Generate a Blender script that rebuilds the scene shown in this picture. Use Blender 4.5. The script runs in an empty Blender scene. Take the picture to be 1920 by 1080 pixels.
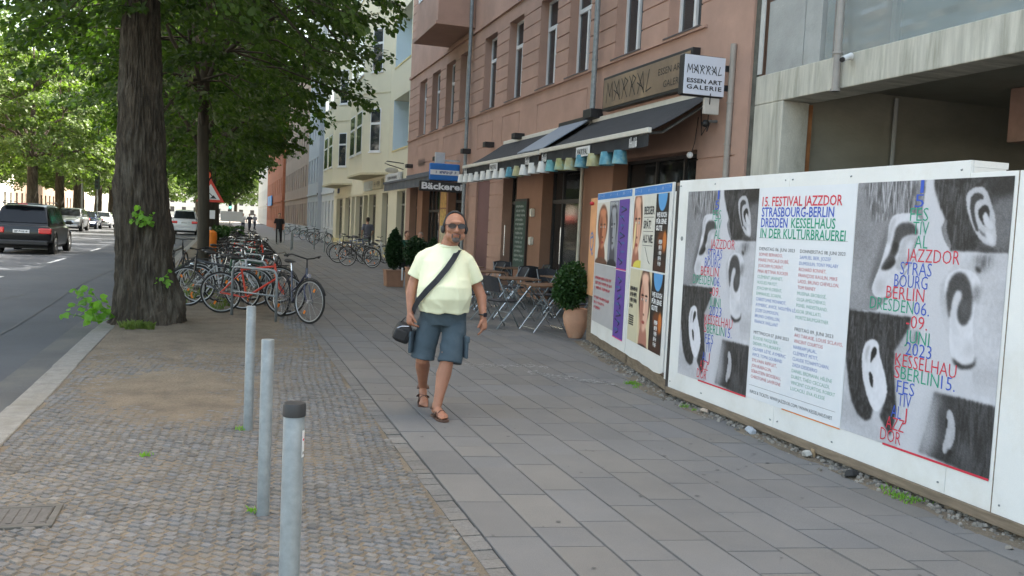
import bpy, bmesh, math, random
import numpy as np
from mathutils import Vector, Matrix, noise
random.seed(7); np.random.seed(7)
S = bpy.context.scene
R = math.radians
# ---------------------------------------------------------------- camera
CAMH = 1.65
F_PX, ROLL, YAW, PITCH = 1650.0, .048, R(18.32), R(3.935)
fw = Vector((math.sin(YAW)*math.cos(PITCH), math.cos(YAW)*math.cos(PITCH), -math.sin(PITCH)))
r0 = Vector((math.cos(YAW), -math.sin(YAW), 0)); u0 = r0.cross(fw)
cr = math.cos(ROLL)*r0 + math.sin(ROLL)*u0; cu = -math.sin(ROLL)*r0 + math.cos(ROLL)*u0
cam = bpy.data.cameras.new('camera'); cam.lens = 36*F_PX/1920; cam.sensor_width = 36
cam.clip_end = 3000; cam.clip_start = .05
camo = bpy.data.objects.new('camera', cam); S.collection.objects.link(camo)
camo.matrix_world = Matrix(((cr.x, cu.x, -fw.x, 0), (cr.y, cu.y, -fw.y, 0), (cr.z, cu.z, -fw.z, CAMH), (0, 0, 0, 1)))
S.camera = camo
S.render.resolution_x = 1920; S.render.resolution_y = 1080
# ---------------------------------------------------------------- light
SUN_EL, SUN_AZ = R(58), R(74)        # azimuth clockwise from +Y (down the street); +X is the house side
w = bpy.data.worlds.new('World'); S.world = w; w.use_nodes = True
nt = w.node_tree; bg = nt.nodes['Background']
sky = nt.nodes.new('ShaderNodeTexSky'); sky.sky_type = 'NISHITA'; sky.sun_disc = False
sky.sun_elevation = SUN_EL; sky.sun_rotation = SUN_AZ
sky.air_density = 1.0; sky.dust_density = 4.0; sky.ozone_density = .4
wbn = nt.nodes.new('ShaderNodeMix'); wbn.data_type = 'RGBA'; wbn.blend_type = 'MULTIPLY'; wbn.inputs[0].default_value = 1; wbn.inputs[7].default_value = (1.12, 1.03, .83, 1)
nt.links.new(sky.outputs[0], wbn.inputs[6]); nt.links.new(wbn.outputs[2], bg.inputs[0]); bg.inputs[1].default_value = .15
sl = bpy.data.lights.new('sun', 'SUN'); sl.energy = 3.6; sl.angle = R(.6); sl.color = (1, .95, .86)
so = bpy.data.objects.new('sun', sl); S.collection.objects.link(so)
sd = Vector((math.sin(SUN_AZ)*math.cos(SUN_EL), math.cos(SUN_AZ)*math.cos(SUN_EL), math.sin(SUN_EL)))
so.rotation_euler = sd.to_track_quat('Z', 'Y').to_euler(); so.location = (0, 0, 40)
S.view_settings.view_transform = 'Standard'; S.view_settings.look = 'None'
S.view_settings.exposure = 2.45; S.view_settings.gamma = 1
S.render.engine = 'CYCLES'; S.cycles.max_bounces = 6; S.cycles.transparent_max_bounces = 8

# ---------------------------------------------------------------- helpers
C = S.collection
kids = {}
def own(o, parent=None):
    C.objects.link(o)
    if parent is not None:
        o.parent = parent; kids.setdefault(parent, []).append(o)
    return o
def base_loc(p):
    v = Vector((0, 0, 0))
    while p is not None: v += p.location; p = p.parent
    return v
def tag(o, label=None, cat=None, group=None, kind=None):
    if label: o['label'] = label
    if cat: o['category'] = cat
    if group: o['group'] = group
    if kind: o['kind'] = kind
    return o
def thing(name, loc, label, cat, group=None, rz=0):
    o = bpy.data.objects.new(name, None); o.location = loc; o.rotation_euler = (0, 0, rz); own(o)
    o.empty_display_size = .2
    return tag(o, label, cat, group)
def dup(root, loc=None, rz=None, label=None, group=None, sc=None, remat=None, parent=None):
    c = root.copy(); own(c, parent)
    if remat and c.type == 'MESH' and c.data.materials and c.data.materials[0].name in remat:
        c.data = c.data.copy() if False else c.data
        c.material_slots[0].link = 'OBJECT'; c.material_slots[0].material = remat[root.data.materials[0].name]
    if parent is None:
        if loc is not None: c.location = loc
        if rz is not None: c.rotation_euler = (c.rotation_euler[0], c.rotation_euler[1], rz)
        if label: c['label'] = label
        if group: c['group'] = group
        if sc is not None: c.scale = (sc,)*3 if not hasattr(sc, '__len__') else sc
    for k in list(kids.get(root, [])): dup(k, parent=c, remat=remat)
    return c
class MB:
    def __init__(s): s.v = []; s.f = []; s.m = []; s.c = []; s.col = None
    def add(s, vs, fs, mi=0):
        n = len(s.v); s.v += [tuple(p) for p in vs]
        s.f += [tuple(i+n for i in f) for f in fs]; s.m += [mi]*len(fs); s.c += [s.col]*len(vs)
        return s
    def box(s, x0, x1, y0, y1, z0, z1, mi=0):
        return s.add([(x, y, z) for x in (x0, x1) for y in (y0, y1) for z in (z0, z1)],
            [(0, 1, 3, 2), (4, 6, 7, 5), (0, 4, 5, 1), (2, 3, 7, 6), (0, 2, 6, 4), (1, 5, 7, 3)], mi)
    def obox(s, c, size, rot=(0, 0, 0), mi=0, taper=1):
        from mathutils import Euler
        M = Euler(rot).to_matrix(); c = Vector(c); h = [a/2 for a in size]
        vs = [c + M @ Vector((x*h[0]*(taper if z > 0 else 1), y*h[1]*(taper if z > 0 else 1), z*h[2])) for x in (-1, 1) for y in (-1, 1) for z in (-1, 1)]
        return s.add(vs, [(0, 1, 3, 2), (4, 6, 7, 5), (0, 4, 5, 1), (2, 3, 7, 6), (0, 2, 6, 4), (1, 5, 7, 3)], mi)
    def tube(s, pts, r, n=8, mi=0, closed=False, flat=1.0, cap=True):
        pts = [Vector(p) for p in pts]; N = len(pts)
        rs = r if hasattr(r, '__len__') else [r]*N
        vs = []; up = None
        for i, p in enumerate(pts):
            if closed: t = pts[(i+1) % N]-pts[i-1]
            else: t = pts[min(i+1, N-1)]-pts[max(i-1, 0)]
            t = t.normalized() if t.length > 0 else Vector((0, 0, 1))
            if up is None: up = Vector((0, 0, 1)) if abs(t.z) < .9 else Vector((1, 0, 0))
            a = t.cross(up).normalized(); b = a.cross(t).normalized(); up = b
            for k in range(n):
                th = 2*math.pi*k/n
                vs.append(p + a*math.cos(th)*rs[i] + b*math.sin(th)*rs[i]*flat)
        fs = []
        for i in range(N if closed else N-1):
            j = (i+1) % N
            for k in range(n): fs.append((i*n+k, i*n+(k+1) % n, j*n+(k+1) % n, j*n+k))
        if not closed and cap: fs += [tuple(range(n-1, -1, -1)), tuple((N-1)*n+k for k in range(n))]
        return s.add(vs, fs, mi)
    def cyl(s, p, q, r0, r1=None, n=12, mi=0):
        return s.tube([p, q], [r0, r0 if r1 is None else r1], n, mi)
    def limb(s, pts, rs, n=14, flat=1.0):
        pts = [Vector(p) for p in pts]; P = []; Q = []
        d = (pts[0]-pts[1]).normalized()
        for a in (80, 50, 25): P.append(pts[0]+d*rs[0]*math.sin(R(a))); Q.append(rs[0]*math.cos(R(a)))
        P += pts; Q += list(rs)
        d = (pts[-1]-pts[-2]).normalized()
        for a in (25, 50, 80): P.append(pts[-1]+d*rs[-1]*math.sin(R(a))); Q.append(rs[-1]*math.cos(R(a)))
        return s.tube(P, Q, n, flat=flat)
    def ell(s, c, r, rot=(0, 0, 0), n=16, m=10, mi=0):
        from mathutils import Euler
        M = Euler(rot).to_matrix(); c = Vector(c); vs = []
        for i in range(1, m):
            a = math.pi*i/m
            for k in range(n):
                b = 2*math.pi*k/n
                vs.append(c+M@Vector((r[0]*math.sin(a)*math.cos(b), r[1]*math.sin(a)*math.sin(b), r[2]*math.cos(a))))
        t = len(vs); vs += [c+M@Vector((0, 0, r[2])), c-M@Vector((0, 0, r[2]))]
        fs = [(i*n+k, (i+1)*n+k, (i+1)*n+(k+1) % n, i*n+(k+1) % n) for i in range(m-2) for k in range(n)]
        fs += [(t, k, (k+1) % n) for k in range(n)] + [(t+1, (m-2)*n+(k+1) % n, (m-2)*n+k) for k in range(n)]
        return s.add(vs, fs, mi)
    def loft(s, secs, n=24, mi=0, power=2.0):       # (cx, cy, z, rx, ry)
        vs = []
        for cx, cy, z, rx, ry in secs:
            for k in range(n):
                t = 2*math.pi*k/n; c_, s_ = math.cos(t), math.sin(t)
                vs.append((cx+rx*math.copysign(abs(c_)**(2/power), c_), cy+ry*math.copysign(abs(s_)**(2/power), s_), z))
        N = len(secs)
        fs = [(i*n+k, i*n+(k+1) % n, (i+1)*n+(k+1) % n, (i+1)*n+k) for i in range(N-1) for k in range(n)]
        fs += [tuple(range(n-1, -1, -1)), tuple((N-1)*n+k for k in range(n))]
        return s.add(vs, fs, mi)
    def lathe(s, prof, c=(0, 0, 0), n=20, mi=0):
        vs = [(c[0]+r*math.cos(2*math.pi*k/n), c[1]+r*math.sin(2*math.pi*k/n), c[2]+z) for r, z in prof for k in range(n)]
        fs = [(i*n+k, i*n+(k+1) % n, (i+1)*n+(k+1) % n, (i+1)*n+k) for i in range(len(prof)-1) for k in range(n)]
        return s.add(vs, fs, mi)
    def torus(s, c, R_, r, axis='y', n=32, m=8, mi=0):
        pts = []
        for k in range(n):
            t = 2*math.pi*k/n; a, b = R_*math.cos(t), R_*math.sin(t)
            pts.append((c[0]+a, c[1], c[2]+b) if axis == 'y' else ((c[0], c[1]+a, c[2]+b) if axis == 'x' else (c[0]+a, c[1]+b, c[2])))
        return s.tube(pts, r, m, mi, closed=True)
    def prism(s, poly, f0, f1, mi=0):               # poly of 2-D points, f0/f1 map them to 3-D
        n = len(poly); vs = [f0(*p) for p in poly]+[f1(*p) for p in poly]
        return s.add(vs, [tuple(range(n)), tuple(range(2*n-1, n-1, -1))]+[(k, k+n, (k+1) % n+n, (k+1) % n) for k in range(n)], mi)
    def build(s, name, mats, parent=None, smooth=None, bevel=0, recalc=True, seg=2):
        me = bpy.data.meshes.new(name); bl = base_loc(parent) if parent is not None else Vector((0, 0, 0))
        V = np.array(s.v, dtype=float).reshape(-1, 3)-np.array(bl)
        me.from_pydata(V.tolist(), [], s.f)
        for mt in (mats if isinstance(mats, (list, tuple)) else [mats]): me.materials.append(mt)
        me.polygons.foreach_set('material_index', s.m)
        if any(c is not None for c in s.c):
            at = me.color_attributes.new('Col', 'FLOAT_COLOR', 'POINT')
            at.data.foreach_set('color', np.array([(c if c is not None else (1, 1, 1))[:3]+(1,) for c in s.c], dtype=np.float32).ravel())
        if recalc:
            bm = bmesh.new(); bm.from_mesh(me); bmesh.ops.recalc_face_normals(bm, faces=bm.faces); bm.to_mesh(me); bm.free()
        if smooth is not None:
            me.polygons.foreach_set('use_smooth', [True]*len(me.polygons))
            if smooth < 180: me.set_sharp_from_angle(angle=R(smooth))
        o = bpy.data.objects.new(name, me); own(o, parent)
        if bevel:
            b = o.modifiers.new('bevel', 'BEVEL'); b.width = bevel; b.segments = seg; b.limit_method = 'ANGLE'; b.angle_limit = R(40)
        return o
def bake(o, voxel=None, smooth=0, disp=None):       # voxel-remesh the overlapping pieces into one skin
    if voxel:
        m = o.modifiers.new('r', 'REMESH'); m.mode = 'VOXEL'; m.voxel_size = voxel; m.use_smooth_shade = True
    if smooth:
        m = o.modifiers.new('s', 'SMOOTH'); m.iterations = smooth; m.factor = .5
    dg = bpy.context.evaluated_depsgraph_get(); dg.update()
    me = bpy.data.meshes.new_from_object(o.evaluated_get(dg)); o.modifiers.clear()
    for mt in o.data.materials:
        if mt.name not in [x.name for x in me.materials if x]: me.materials.append(mt)
    if disp:
        sc, am = disp; n = len(me.vertices); co = np.empty(n*3); me.vertices.foreach_get('co', co); no = np.empty(n*3); me.vertices.foreach_get('normal', no)
        co = co.reshape(-1, 3); no = no.reshape(-1, 3)
        d = np.array([noise.noise(Vector((p[0]*sc[0], p[1]*sc[1], p[2]*sc[2]))) for p in co])
        co += no*(d*am)[:, None]; me.vertices.foreach_set('co', co.ravel())
    me.polygons.foreach_set('use_smooth', [True]*len(me.polygons)); me.update()
    o.data = me; return o
# ---------------------------------------------------------------- materials
def srgb(r, g, b):
    f = lambda c: (c/255/12.92) if c <= 10 else ((c/255+.055)/1.055)**2.4
    return (f(r), f(g), f(b))
MATS = {}
def mat(name, c, rough=.7, var=.12, sc=5, bump=0, bsc=30, metal=0, spec=.5, stretch=(1, 1, 1), dirt=None, dsc=.6, damt=.5, attr=False, coat=0, fine=0):
    m = bpy.data.materials.new(name); m.use_nodes = True; MATS[name] = m; nt = m.node_tree; N = nt.nodes; L = nt.links
    b = N['Principled BSDF']; b.inputs['Roughness'].default_value = rough; b.inputs['Metallic'].default_value = metal
    b.inputs['Specular IOR Level'].default_value = spec; b.inputs['Coat Weight'].default_value = coat
    tc = N.new('ShaderNodeTexCoord'); mp = N.new('ShaderNodeMapping'); mp.inputs['Scale'].default_value = stretch
    L.new(tc.outputs['Object'], mp.inputs[0])
    n1 = N.new('ShaderNodeTexNoise'); n1.inputs['Scale'].default_value = sc; n1.inputs['Detail'].default_value = 6; n1.inputs['Roughness'].default_value = .65
    L.new(mp.outputs[0], n1.inputs[0])
    mr = N.new('ShaderNodeMapRange'); mr.inputs[1].default_value = .3; mr.inputs[2].default_value = .7
    mr.inputs[3].default_value = 1-var; mr.inputs[4].default_value = 1+var; L.new(n1.outputs[0], mr.inputs[0])
    mx = N.new('ShaderNodeMix'); mx.data_type = 'RGBA'; mx.blend_type = 'MULTIPLY'; mx.inputs[0].default_value = 1
    if attr:
        a = N.new('ShaderNodeVertexColor'); a.layer_name = 'Col'; L.new(a.outputs[0], mx.inputs[6])
    else: mx.inputs[6].default_value = (*c, 1)
    L.new(mr.outputs[0], mx.inputs[7]); out = mx.outputs[2]
    if fine:
        n3 = N.new('ShaderNodeTexNoise'); n3.inputs['Scale'].default_value = 180; n3.inputs['Detail'].default_value = 3; L.new(tc.outputs['Object'], n3.inputs[0])
        r3 = N.new('ShaderNodeMapRange'); r3.inputs[1].default_value = .3; r3.inputs[2].default_value = .7; r3.inputs[3].default_value = 1-fine; r3.inputs[4].default_value = 1+fine
        L.new(n3.outputs[0], r3.inputs[0]); m4 = N.new('ShaderNodeMix'); m4.data_type = 'RGBA'; m4.blend_type = 'MULTIPLY'; m4.inputs[0].default_value = 1
        L.new(out, m4.inputs[6]); L.new(r3.outputs[0], m4.inputs[7]); out = m4.outputs[2]
    if dirt:
        n2 = N.new('ShaderNodeTexNoise'); n2.inputs['Scale'].default_value = dsc; n2.inputs['Detail'].default_value = 8; n2.inputs['Roughness'].default_value = .7
        L.new(mp.outputs[0], n2.inputs[0])
        m2 = N.new('ShaderNodeMapRange'); m2.inputs[1].default_value = .5; m2.inputs[2].default_value = .68; m2.inputs[3].default_value = 0; m2.inputs[4].default_value = damt
        L.new(n2.outputs[0], m2.inputs[0])
        m3 = N.new('ShaderNodeMix'); m3.data_type = 'RGBA'; L.new(m2.outputs[0], m3.inputs[0]); L.new(out, m3.inputs[6]); m3.inputs[7].default_value = (*dirt, 1); out = m3.outputs[2]
    L.new(out, b.inputs['Base Color'])
    if bump:
        nb = N.new('ShaderNodeTexNoise'); nb.inputs['Scale'].default_value = bsc; nb.inputs['Detail'].default_value = 5; L.new(mp.outputs[0], nb.inputs[0])
        bp = N.new('ShaderNodeBump'); bp.inputs['Strength'].default_value = 1; bp.inputs['Distance'].default_value = bump; L.new(nb.outputs[0], bp.inputs['Height']); L.new(bp.outputs[0], b.inputs['Normal'])
    return m
def emit(name, c, st):
    m = bpy.data.materials.new(name); m.use_nodes = True; b = m.node_tree.nodes['Principled BSDF']
    b.inputs['Base Color'].default_value = (*c, 1); b.inputs['Emission Color'].default_value = (*c, 1); b.inputs['Emission Strength'].default_value = st; return m
def glassy(name, c, alpha, rough=.06, tint=None):
    m = mat(name, c, rough, .05, 2, spec=.8); b = m.node_tree.nodes['Principled BSDF']; b.inputs['Alpha'].default_value = alpha
    return m
def leafmat(name, c1, c2, tr=.35, sc=1.4):
    m = bpy.data.materials.new(name); m.use_nodes = True; nt = m.node_tree; N = nt.nodes; L = nt.links; N.clear()
    tc = N.new('ShaderNodeTexCoord'); n = N.new('ShaderNodeTexNoise'); n.inputs['Scale'].default_value = sc; n.inputs['Detail'].default_value = 8; n.inputs['Roughness'].default_value = .8
    L.new(tc.outputs['Object'], n.inputs[0]); r = N.new('ShaderNodeValToRGB'); r.color_ramp.elements[0].position = .35; r.color_ramp.elements[1].position = .65
    r.color_ramp.elements[0].color = (*c1, 1); r.color_ramp.elements[1].color = (*c2, 1); L.new(n.outputs[0], r.inputs[0])
    d = N.new('ShaderNodeBsdfPrincipled'); d.inputs['Roughness'].default_value = .5; d.inputs['Specular IOR Level'].default_value = .35; L.new(r.outputs[0], d.inputs['Base Color'])
    t = N.new('ShaderNodeBsdfTranslucent'); g = N.new('ShaderNodeMix'); g.data_type = 'RGBA'; g.blend_type = 'MULTIPLY'; g.inputs[0].default_value = 1
    L.new(r.outputs[0], g.inputs[6]); g.inputs[7].default_value = (1.6, 1.9, .6, 1); L.new(g.outputs[2], t.inputs[0])
    mx = N.new('ShaderNodeMixShader'); mx.inputs[0].default_value = tr; L.new(d.outputs[0], mx.inputs[1]); L.new(t.outputs[0], mx.inputs[2])
    o = N.new('ShaderNodeOutputMaterial'); L.new(mx.outputs[0], o.inputs[0]); return m
PAINT = mat('printed_paper', (1, 1, 1), .55, .03, 3, attr=True)
ASPH = mat('asphalt', (.062, .068, .078), .85, .22, .5, .004, 120, dirt=(.09, .09, .092), dsc=.35, damt=.5, fine=.3)
ASPH2 = mat('asphalt_gutter', (.085, .087, .088), .9, .2, .8, .003, 100, dirt=(.13, .12, .1), dsc=.8, damt=.6, fine=.3)
STONE = mat('cobble_stone', (1, 1, 1), .85, .2, 40, .004, 60, attr=True, dirt=(.15, .125, .095), dsc=.9, damt=.6, fine=.2)
SLAB = mat('paving_slab', (1, 1, 1), .85, .10, 1.3, .0015, 160, attr=True, dirt=(.19, .175, .155), dsc=.55, damt=.45, fine=.14)
JOINT = mat('joint_sand', (.05, .046, .04), .95, .3, 20)
KERB = mat('kerb_granite', (.205, .2, .185), .8, .2, 9, .003, 60, dirt=(.17, .155, .125), dsc=1.2, damt=.6, fine=.3)
DIRT = mat('trodden_earth', (.15, .122, .088), .95, .3, 3, .02, 30, dirt=(.21, .178, .13), dsc=.7, damt=.8, fine=.35)
GROUND = mat('far_ground', (.16, .15, .14), .95, .2, .3)
PINK = mat('salmon_plaster', (.42, .265, .205), .85, .13, 1.1, .002, 80, dirt=(.32, .21, .17), dsc=.4, damt=.5, fine=.06)
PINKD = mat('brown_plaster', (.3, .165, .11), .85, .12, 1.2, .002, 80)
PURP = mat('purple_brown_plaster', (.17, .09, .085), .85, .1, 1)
YEL = mat('cream_plaster', (.66, .62, .47), .85, .07, .7, .002, 60, dirt=(.52, .49, .38), dsc=.35, damt=.45)
YEL2 = mat('yellow_plaster', (.64, .54, .28), .85, .08, .9, .002, 60)
LOGG = mat('pale_blue_loggia', (.62, .72, .78), .8, .05, 1)
GREYP = mat('grey_plaster', (.38, .4, .42), .85, .1, .6)
GREYL = mat('pale_grey_plaster', (.55, .56, .56), .85, .1, .6)
BROWNP = mat('brown_facade', (.3, .22, .17), .85, .12, .6)
BRICK = mat('red_brick', (.4, .13, .06), .85, .15, 3)
WHITEP = mat('pale_facade', (.6, .58, .52), .85, .1, .5)
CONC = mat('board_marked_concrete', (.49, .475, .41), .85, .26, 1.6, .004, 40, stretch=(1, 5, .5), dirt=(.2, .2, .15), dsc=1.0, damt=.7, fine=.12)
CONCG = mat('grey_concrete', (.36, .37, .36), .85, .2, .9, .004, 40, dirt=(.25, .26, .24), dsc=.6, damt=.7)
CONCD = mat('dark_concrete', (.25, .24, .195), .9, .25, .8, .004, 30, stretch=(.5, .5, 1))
BEAMP = mat('pink_steel_beam', (.32, .2, .16), .8, .25, 3)
WHITE = mat('white_window_frame', (.72, .73, .74), .45, .04, 2)
BLACK = mat('black_painted_metal', (.018, .018, .02), .45, .2, 4)
DARKF = mat('dark_shop_frame', (.035, .033, .034), .5, .2, 3)
GLASSD = glassy('dark_window_glass', (.035, .042, .05), .86)
GLASSS = glassy('shop_glass', (.03, .033, .035), .7)
ROOM = mat('dark_room', (.07, .062, .055), .9, .5, 1.5)
CURT = mat('grey_curtain', (.32, .33, .36), .9, .25, 2, stretch=(1, 12, .3))
HOARD = mat('hoarding_paint', (.78, .78, .76), .6, .05, 1.2, .0015, 30, dirt=(.58, .54, .45), dsc=.9, damt=.45, fine=.03)
WOOD = mat('weathered_wood', (.22, .17, .12), .85, .3, 4, .004, 30, stretch=(8, 1, 8))
WOOD2 = mat('raw_plywood', (.42, .3, .18), .8, .25, 4, .003, 30)
TEAK = mat('varnished_table_wood', (.16, .085, .045), .5, .2, 4, stretch=(8, 1, 1))
GALV = mat('galvanised_steel', (.24, .265, .275), .5, .2, 14, .0006, 60, metal=.3, dirt=(.17, .185, .19), dsc=3, damt=.6)
RUBBER = mat('black_rubber', (.02, .02, .021), .75, .2, 20)
CHROME = mat('bright_metal', (.6, .61, .62), .25, .08, 5, metal=.9)
AWN = mat('black_awning_cloth', (.028, .03, .034), .9, .15, 3, .002, 200)
AWNG = mat('grey_awning_cloth', (.1, .11, .125), .9, .12, 3)
BARK = mat('lime_tree_bark', (.052, .041, .029), .95, .6, 12, .05, 26, stretch=(1, 1, .28), dirt=(.12, .115, .095), dsc=3, damt=.5, fine=.3)
BARK2 = mat('young_bark', (.05, .042, .03), .95, .3, 8, .012, 20, stretch=(1, 1, .2))
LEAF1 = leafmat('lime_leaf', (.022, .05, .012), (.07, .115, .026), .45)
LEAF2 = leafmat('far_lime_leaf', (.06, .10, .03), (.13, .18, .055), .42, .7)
LEAFY = leafmat('young_leaf', (.12, .26, .03), (.2, .38, .06), .45, 5)
CONIF = leafmat('conifer_needles', (.008, .026, .008), (.018, .05, .014), .1, 6)
SHRUB = leafmat('box_shrub_leaf', (.016, .045, .012), (.04, .09, .022), .2, 6)
GRASS = leafmat('grass_blade', (.07, .12, .02), (.16, .2, .05), .3, 8)
# ---------------------------------------------------------------- text and stroke lettering
_tc = {}
def text_geo(s, size, bold=0.0, spacing=1.0):
    key = (s, size, bold, spacing)
    if key not in _tc:
        cu_ = bpy.data.curves.new('t', 'FONT'); cu_.body = s; cu_.size = size; cu_.offset = bold; cu_.space_character = spacing; cu_.resolution_u = 2
        ob = bpy.data.objects.new('t', cu_); C.objects.link(ob)
        dg = bpy.context.evaluated_depsgraph_get(); me = ob.evaluated_get(dg).to_mesh()
        _tc[key] = ([tuple(v.co) for v in me.vertices], [tuple(p.vertices) for p in me.polygons])
        ob.evaluated_get(dg).to_mesh_clear(); bpy.data.objects.remove(ob); bpy.data.curves.remove(cu_)
    return _tc[key]
def put_text(mb, s, f, x, y, size, width=None, sx=1.0, bold=0.0, spacing=1.0, align='l', mi=0):
    """f maps (x right, y up) on the sign to a 3-D point"""
    vs, fs = text_geo(s, size, bold, spacing)
    if not vs: return
    xs = [v[0] for v in vs]; wd = max(xs)-min(xs)
    if width: sx = width/wd
    x0 = x-min(xs)*sx if align == 'l' else (x-(min(xs)+max(xs))/2*sx)
    mb.add([f(x0+v[0]*sx, y+v[1]) for v in vs], fs, mi)
def stroke(mb, f, pts, w_, mi=0):
    for (a, b), (c, d) in zip(pts[:-1], pts[1:]):
        L_ = math.hypot(c-a, d-b) or 1; nx, ny = -(d-b)/L_*w_/2, (c-a)/L_*w_/2; ex, ey = (c-a)/L_*w_*.3, (d-b)/L_*w_*.3
        mb.add([f(a-ex+nx, b-ey+ny), f(a-ex-nx, b-ey-ny), f(c+ex-nx, d+ey-ny), f(c+ex+nx, d+ey+ny)], [(0, 1, 2, 3)], mi)
def rune_word(mb, f, x, y, w_, h, th):            # the angular hand-drawn shop lettering
    G = {'M': [[(0, 0), (.15, 1), (.5, .3), (.85, 1), (1, 0)]], 'A': [[(0, 1), (1, 0)], [(.1, 0), (.75, 1), (.95, 0)], [(.0, .55), (.9, .2)]],
         'R': [[(0, 1), (.9, 0)], [(.15, 0), (.5, 1), (.95, .8), (.35, .42)]], 'L': [[(.45, 1), (.1, 0), (.8, .12)]]}
    cw = w_/6.0
    for i, ch in enumerate('MARRAL'):
        for st in G[ch]: stroke(mb, f, [(x+cw*(i+.05+.85*a), y+h*b) for a, b in st], th)
# ---------------------------------------------------------------- pictures painted as vertex colours on flat sheets
def picture(name, img, f, parent, mats=PAINT):
    """img (h, w, 3) sRGB 0..1, f maps (u 0..1 right, v 0..1 down)"""
    h, w_ = img.shape[:2]; mb = MB()
    lin = np.where(img <= .04045, img/12.92, ((np.clip(img, 0, 1)+.055)/1.055)**2.4)
    vs = [f(i/(w_-1), j/(h-1)) for j in range(h) for i in range(w_)]
    fs = [(j*w_+i, (j+1)*w_+i, (j+1)*w_+i+1, j*w_+i+1) for j in range(h-1) for i in range(w_-1)]
    mb.add(vs, fs); mb.c = [tuple(float(q) for q in c) for c in lin.reshape(-1, 3)]
    return mb.build(name, mats, parent, recalc=False)
def grid_uv(h, w_):
    return np.meshgrid(np.linspace(0, 1, w_), np.linspace(0, 1, h))
def blob(img, U, V, c, r, ang, val, soft=.15, asp=1.45, mask=None):
    a = R(ang); dx = (U-c[0]); dy = (V-c[1])*asp
    x = dx*math.cos(a)+dy*math.sin(a); y = -dx*math.sin(a)+dy*math.cos(a)
    d = np.sqrt((x/r[0])**2+(y/r[1])**2); k = np.clip((1+soft-d)/(2*soft), 0, 1); k = k*k*(3-2*k)
    if mask is not None: k = k*mask
    val = np.array(val if hasattr(val, '__len__') else (val,)*3)
    img[:] = img*(1-k[..., None])+val*k[..., None]
def fuzz(h, w_, sy, sx, seed):
    rs = np.random.RandomState(seed); a = rs.rand(max(2, int(h/sy)+2), max(2, int(w_/sx)+2))
    yi = np.linspace(0, a.shape[0]-1.01, h); xi = np.linspace(0, a.shape[1]-1.01, w_)
    y0 = yi.astype(int); x0 = xi.astype(int); fy = (yi-y0)[:, None]; fx = (xi-x0)[None, :]
    A = a[y0][:, x0]; B = a[y0][:, x0+1]; D = a[y0+1][:, x0]; E_ = a[y0+1][:, x0+1]
    return (A*(1-fx)+B*fx)*(1-fy)+(D*(1-fx)+E_*fx)*fy
# ---------------------------------------------------------------- walls: a grid of cells, each pushed in or out
def wall(mb, P0, d, n, u1, z0, z1, rects, mi=0, rmi=None):
    """rects (u0,u1,z0,z1,depth[,mi]); depth None = opening .3 deep; later ones win. n = outward normal"""
    us = sorted({0, u1} | {min(max(r[k], 0), u1) for r in rects for k in (0, 1)})
    zs = sorted({z0, z1} | {min(max(r[k], z0), z1) for r in rects for k in (2, 3)})
    us = [a for i, a in enumerate(us) if i == 0 or a-us[i-1] > 1e-5]; zs = [a for i, a in enumerate(zs) if i == 0 or a-zs[i-1] > 1e-5]
    nu, nz = len(us)-1, len(zs)-1
    D = np.zeros((nu, nz)); O = np.zeros((nu, nz), bool); M_ = np.full((nu, nz), mi)
    cu_ = (np.array(us[1:])+us[:-1])/2; cz_ = (np.array(zs[1:])+zs[:-1])/2
    for r in rects:
        k = np.ix_((cu_ > r[0]) & (cu_ < r[1]), (cz_ > r[2]) & (cz_ < r[3]))
        dp = r[4]; op = dp is None or isinstance(dp, tuple)
        D[k] = (.3 if dp is None else dp[0]) if op else dp; O[k] = op
        M_[k] = r[5] if len(r) > 5 else mi
    P0 = Vector(P0); d = Vector(d); n = Vector(n)
    P = lambda u, z, q: tuple(P0+d*u-n*q+Vector((0, 0, z)))
    for i in range(nu):
        for j in range(nz):
            if not O[i, j]: mb.add([P(us[i], zs[j], D[i, j]), P(us[i+1], zs[j], D[i, j]), P(us[i+1], zs[j+1], D[i, j]), P(us[i], zs[j+1], D[i, j])], [(0, 1, 2, 3)], int(M_[i, j]))
            if i+1 < nu and (abs(D[i, j]-D[i+1, j]) > 1e-6):
                a, b = D[i, j], D[i+1, j]; m_ = M_[i, j] if a < b else M_[i+1, j]
                mb.add([P(us[i+1], zs[j], a), P(us[i+1], zs[j], b), P(us[i+1], zs[j+1], b), P(us[i+1], zs[j+1], a)], [(0, 1, 2, 3)], int(m_))
            if j+1 < nz and (abs(D[i, j]-D[i, j+1]) > 1e-6):
                a, b = D[i, j], D[i, j+1]; m_ = M_[i, j] if a < b else M_[i, j+1]
                mb.add([P(us[i], zs[j+1], a), P(us[i], zs[j+1], b), P(us[i+1], zs[j+1], b), P(us[i+1], zs[j+1], a)], [(0, 1, 2, 3)], int(m_))
def frame_of(P0, d, n):
    P0 = Vector(P0); d = Vector(d); n = Vector(n)
    return lambda u, z, q=0: tuple(P0+d*u-n*q+Vector((0, 0, z)))
def fbox(mb, F, u0, u1, z0, z1, q0, q1, mi=0):
    vs = [F(u, z, q) for u in (u0, u1) for z in (z0, z1) for q in (q0, q1)]
    mb.add(vs, [(0, 1, 3, 2), (4, 6, 7, 5), (0, 4, 5, 1), (2, 3, 7, 6), (0, 2, 6, 4), (1, 5, 7, 3)], mi)
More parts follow.
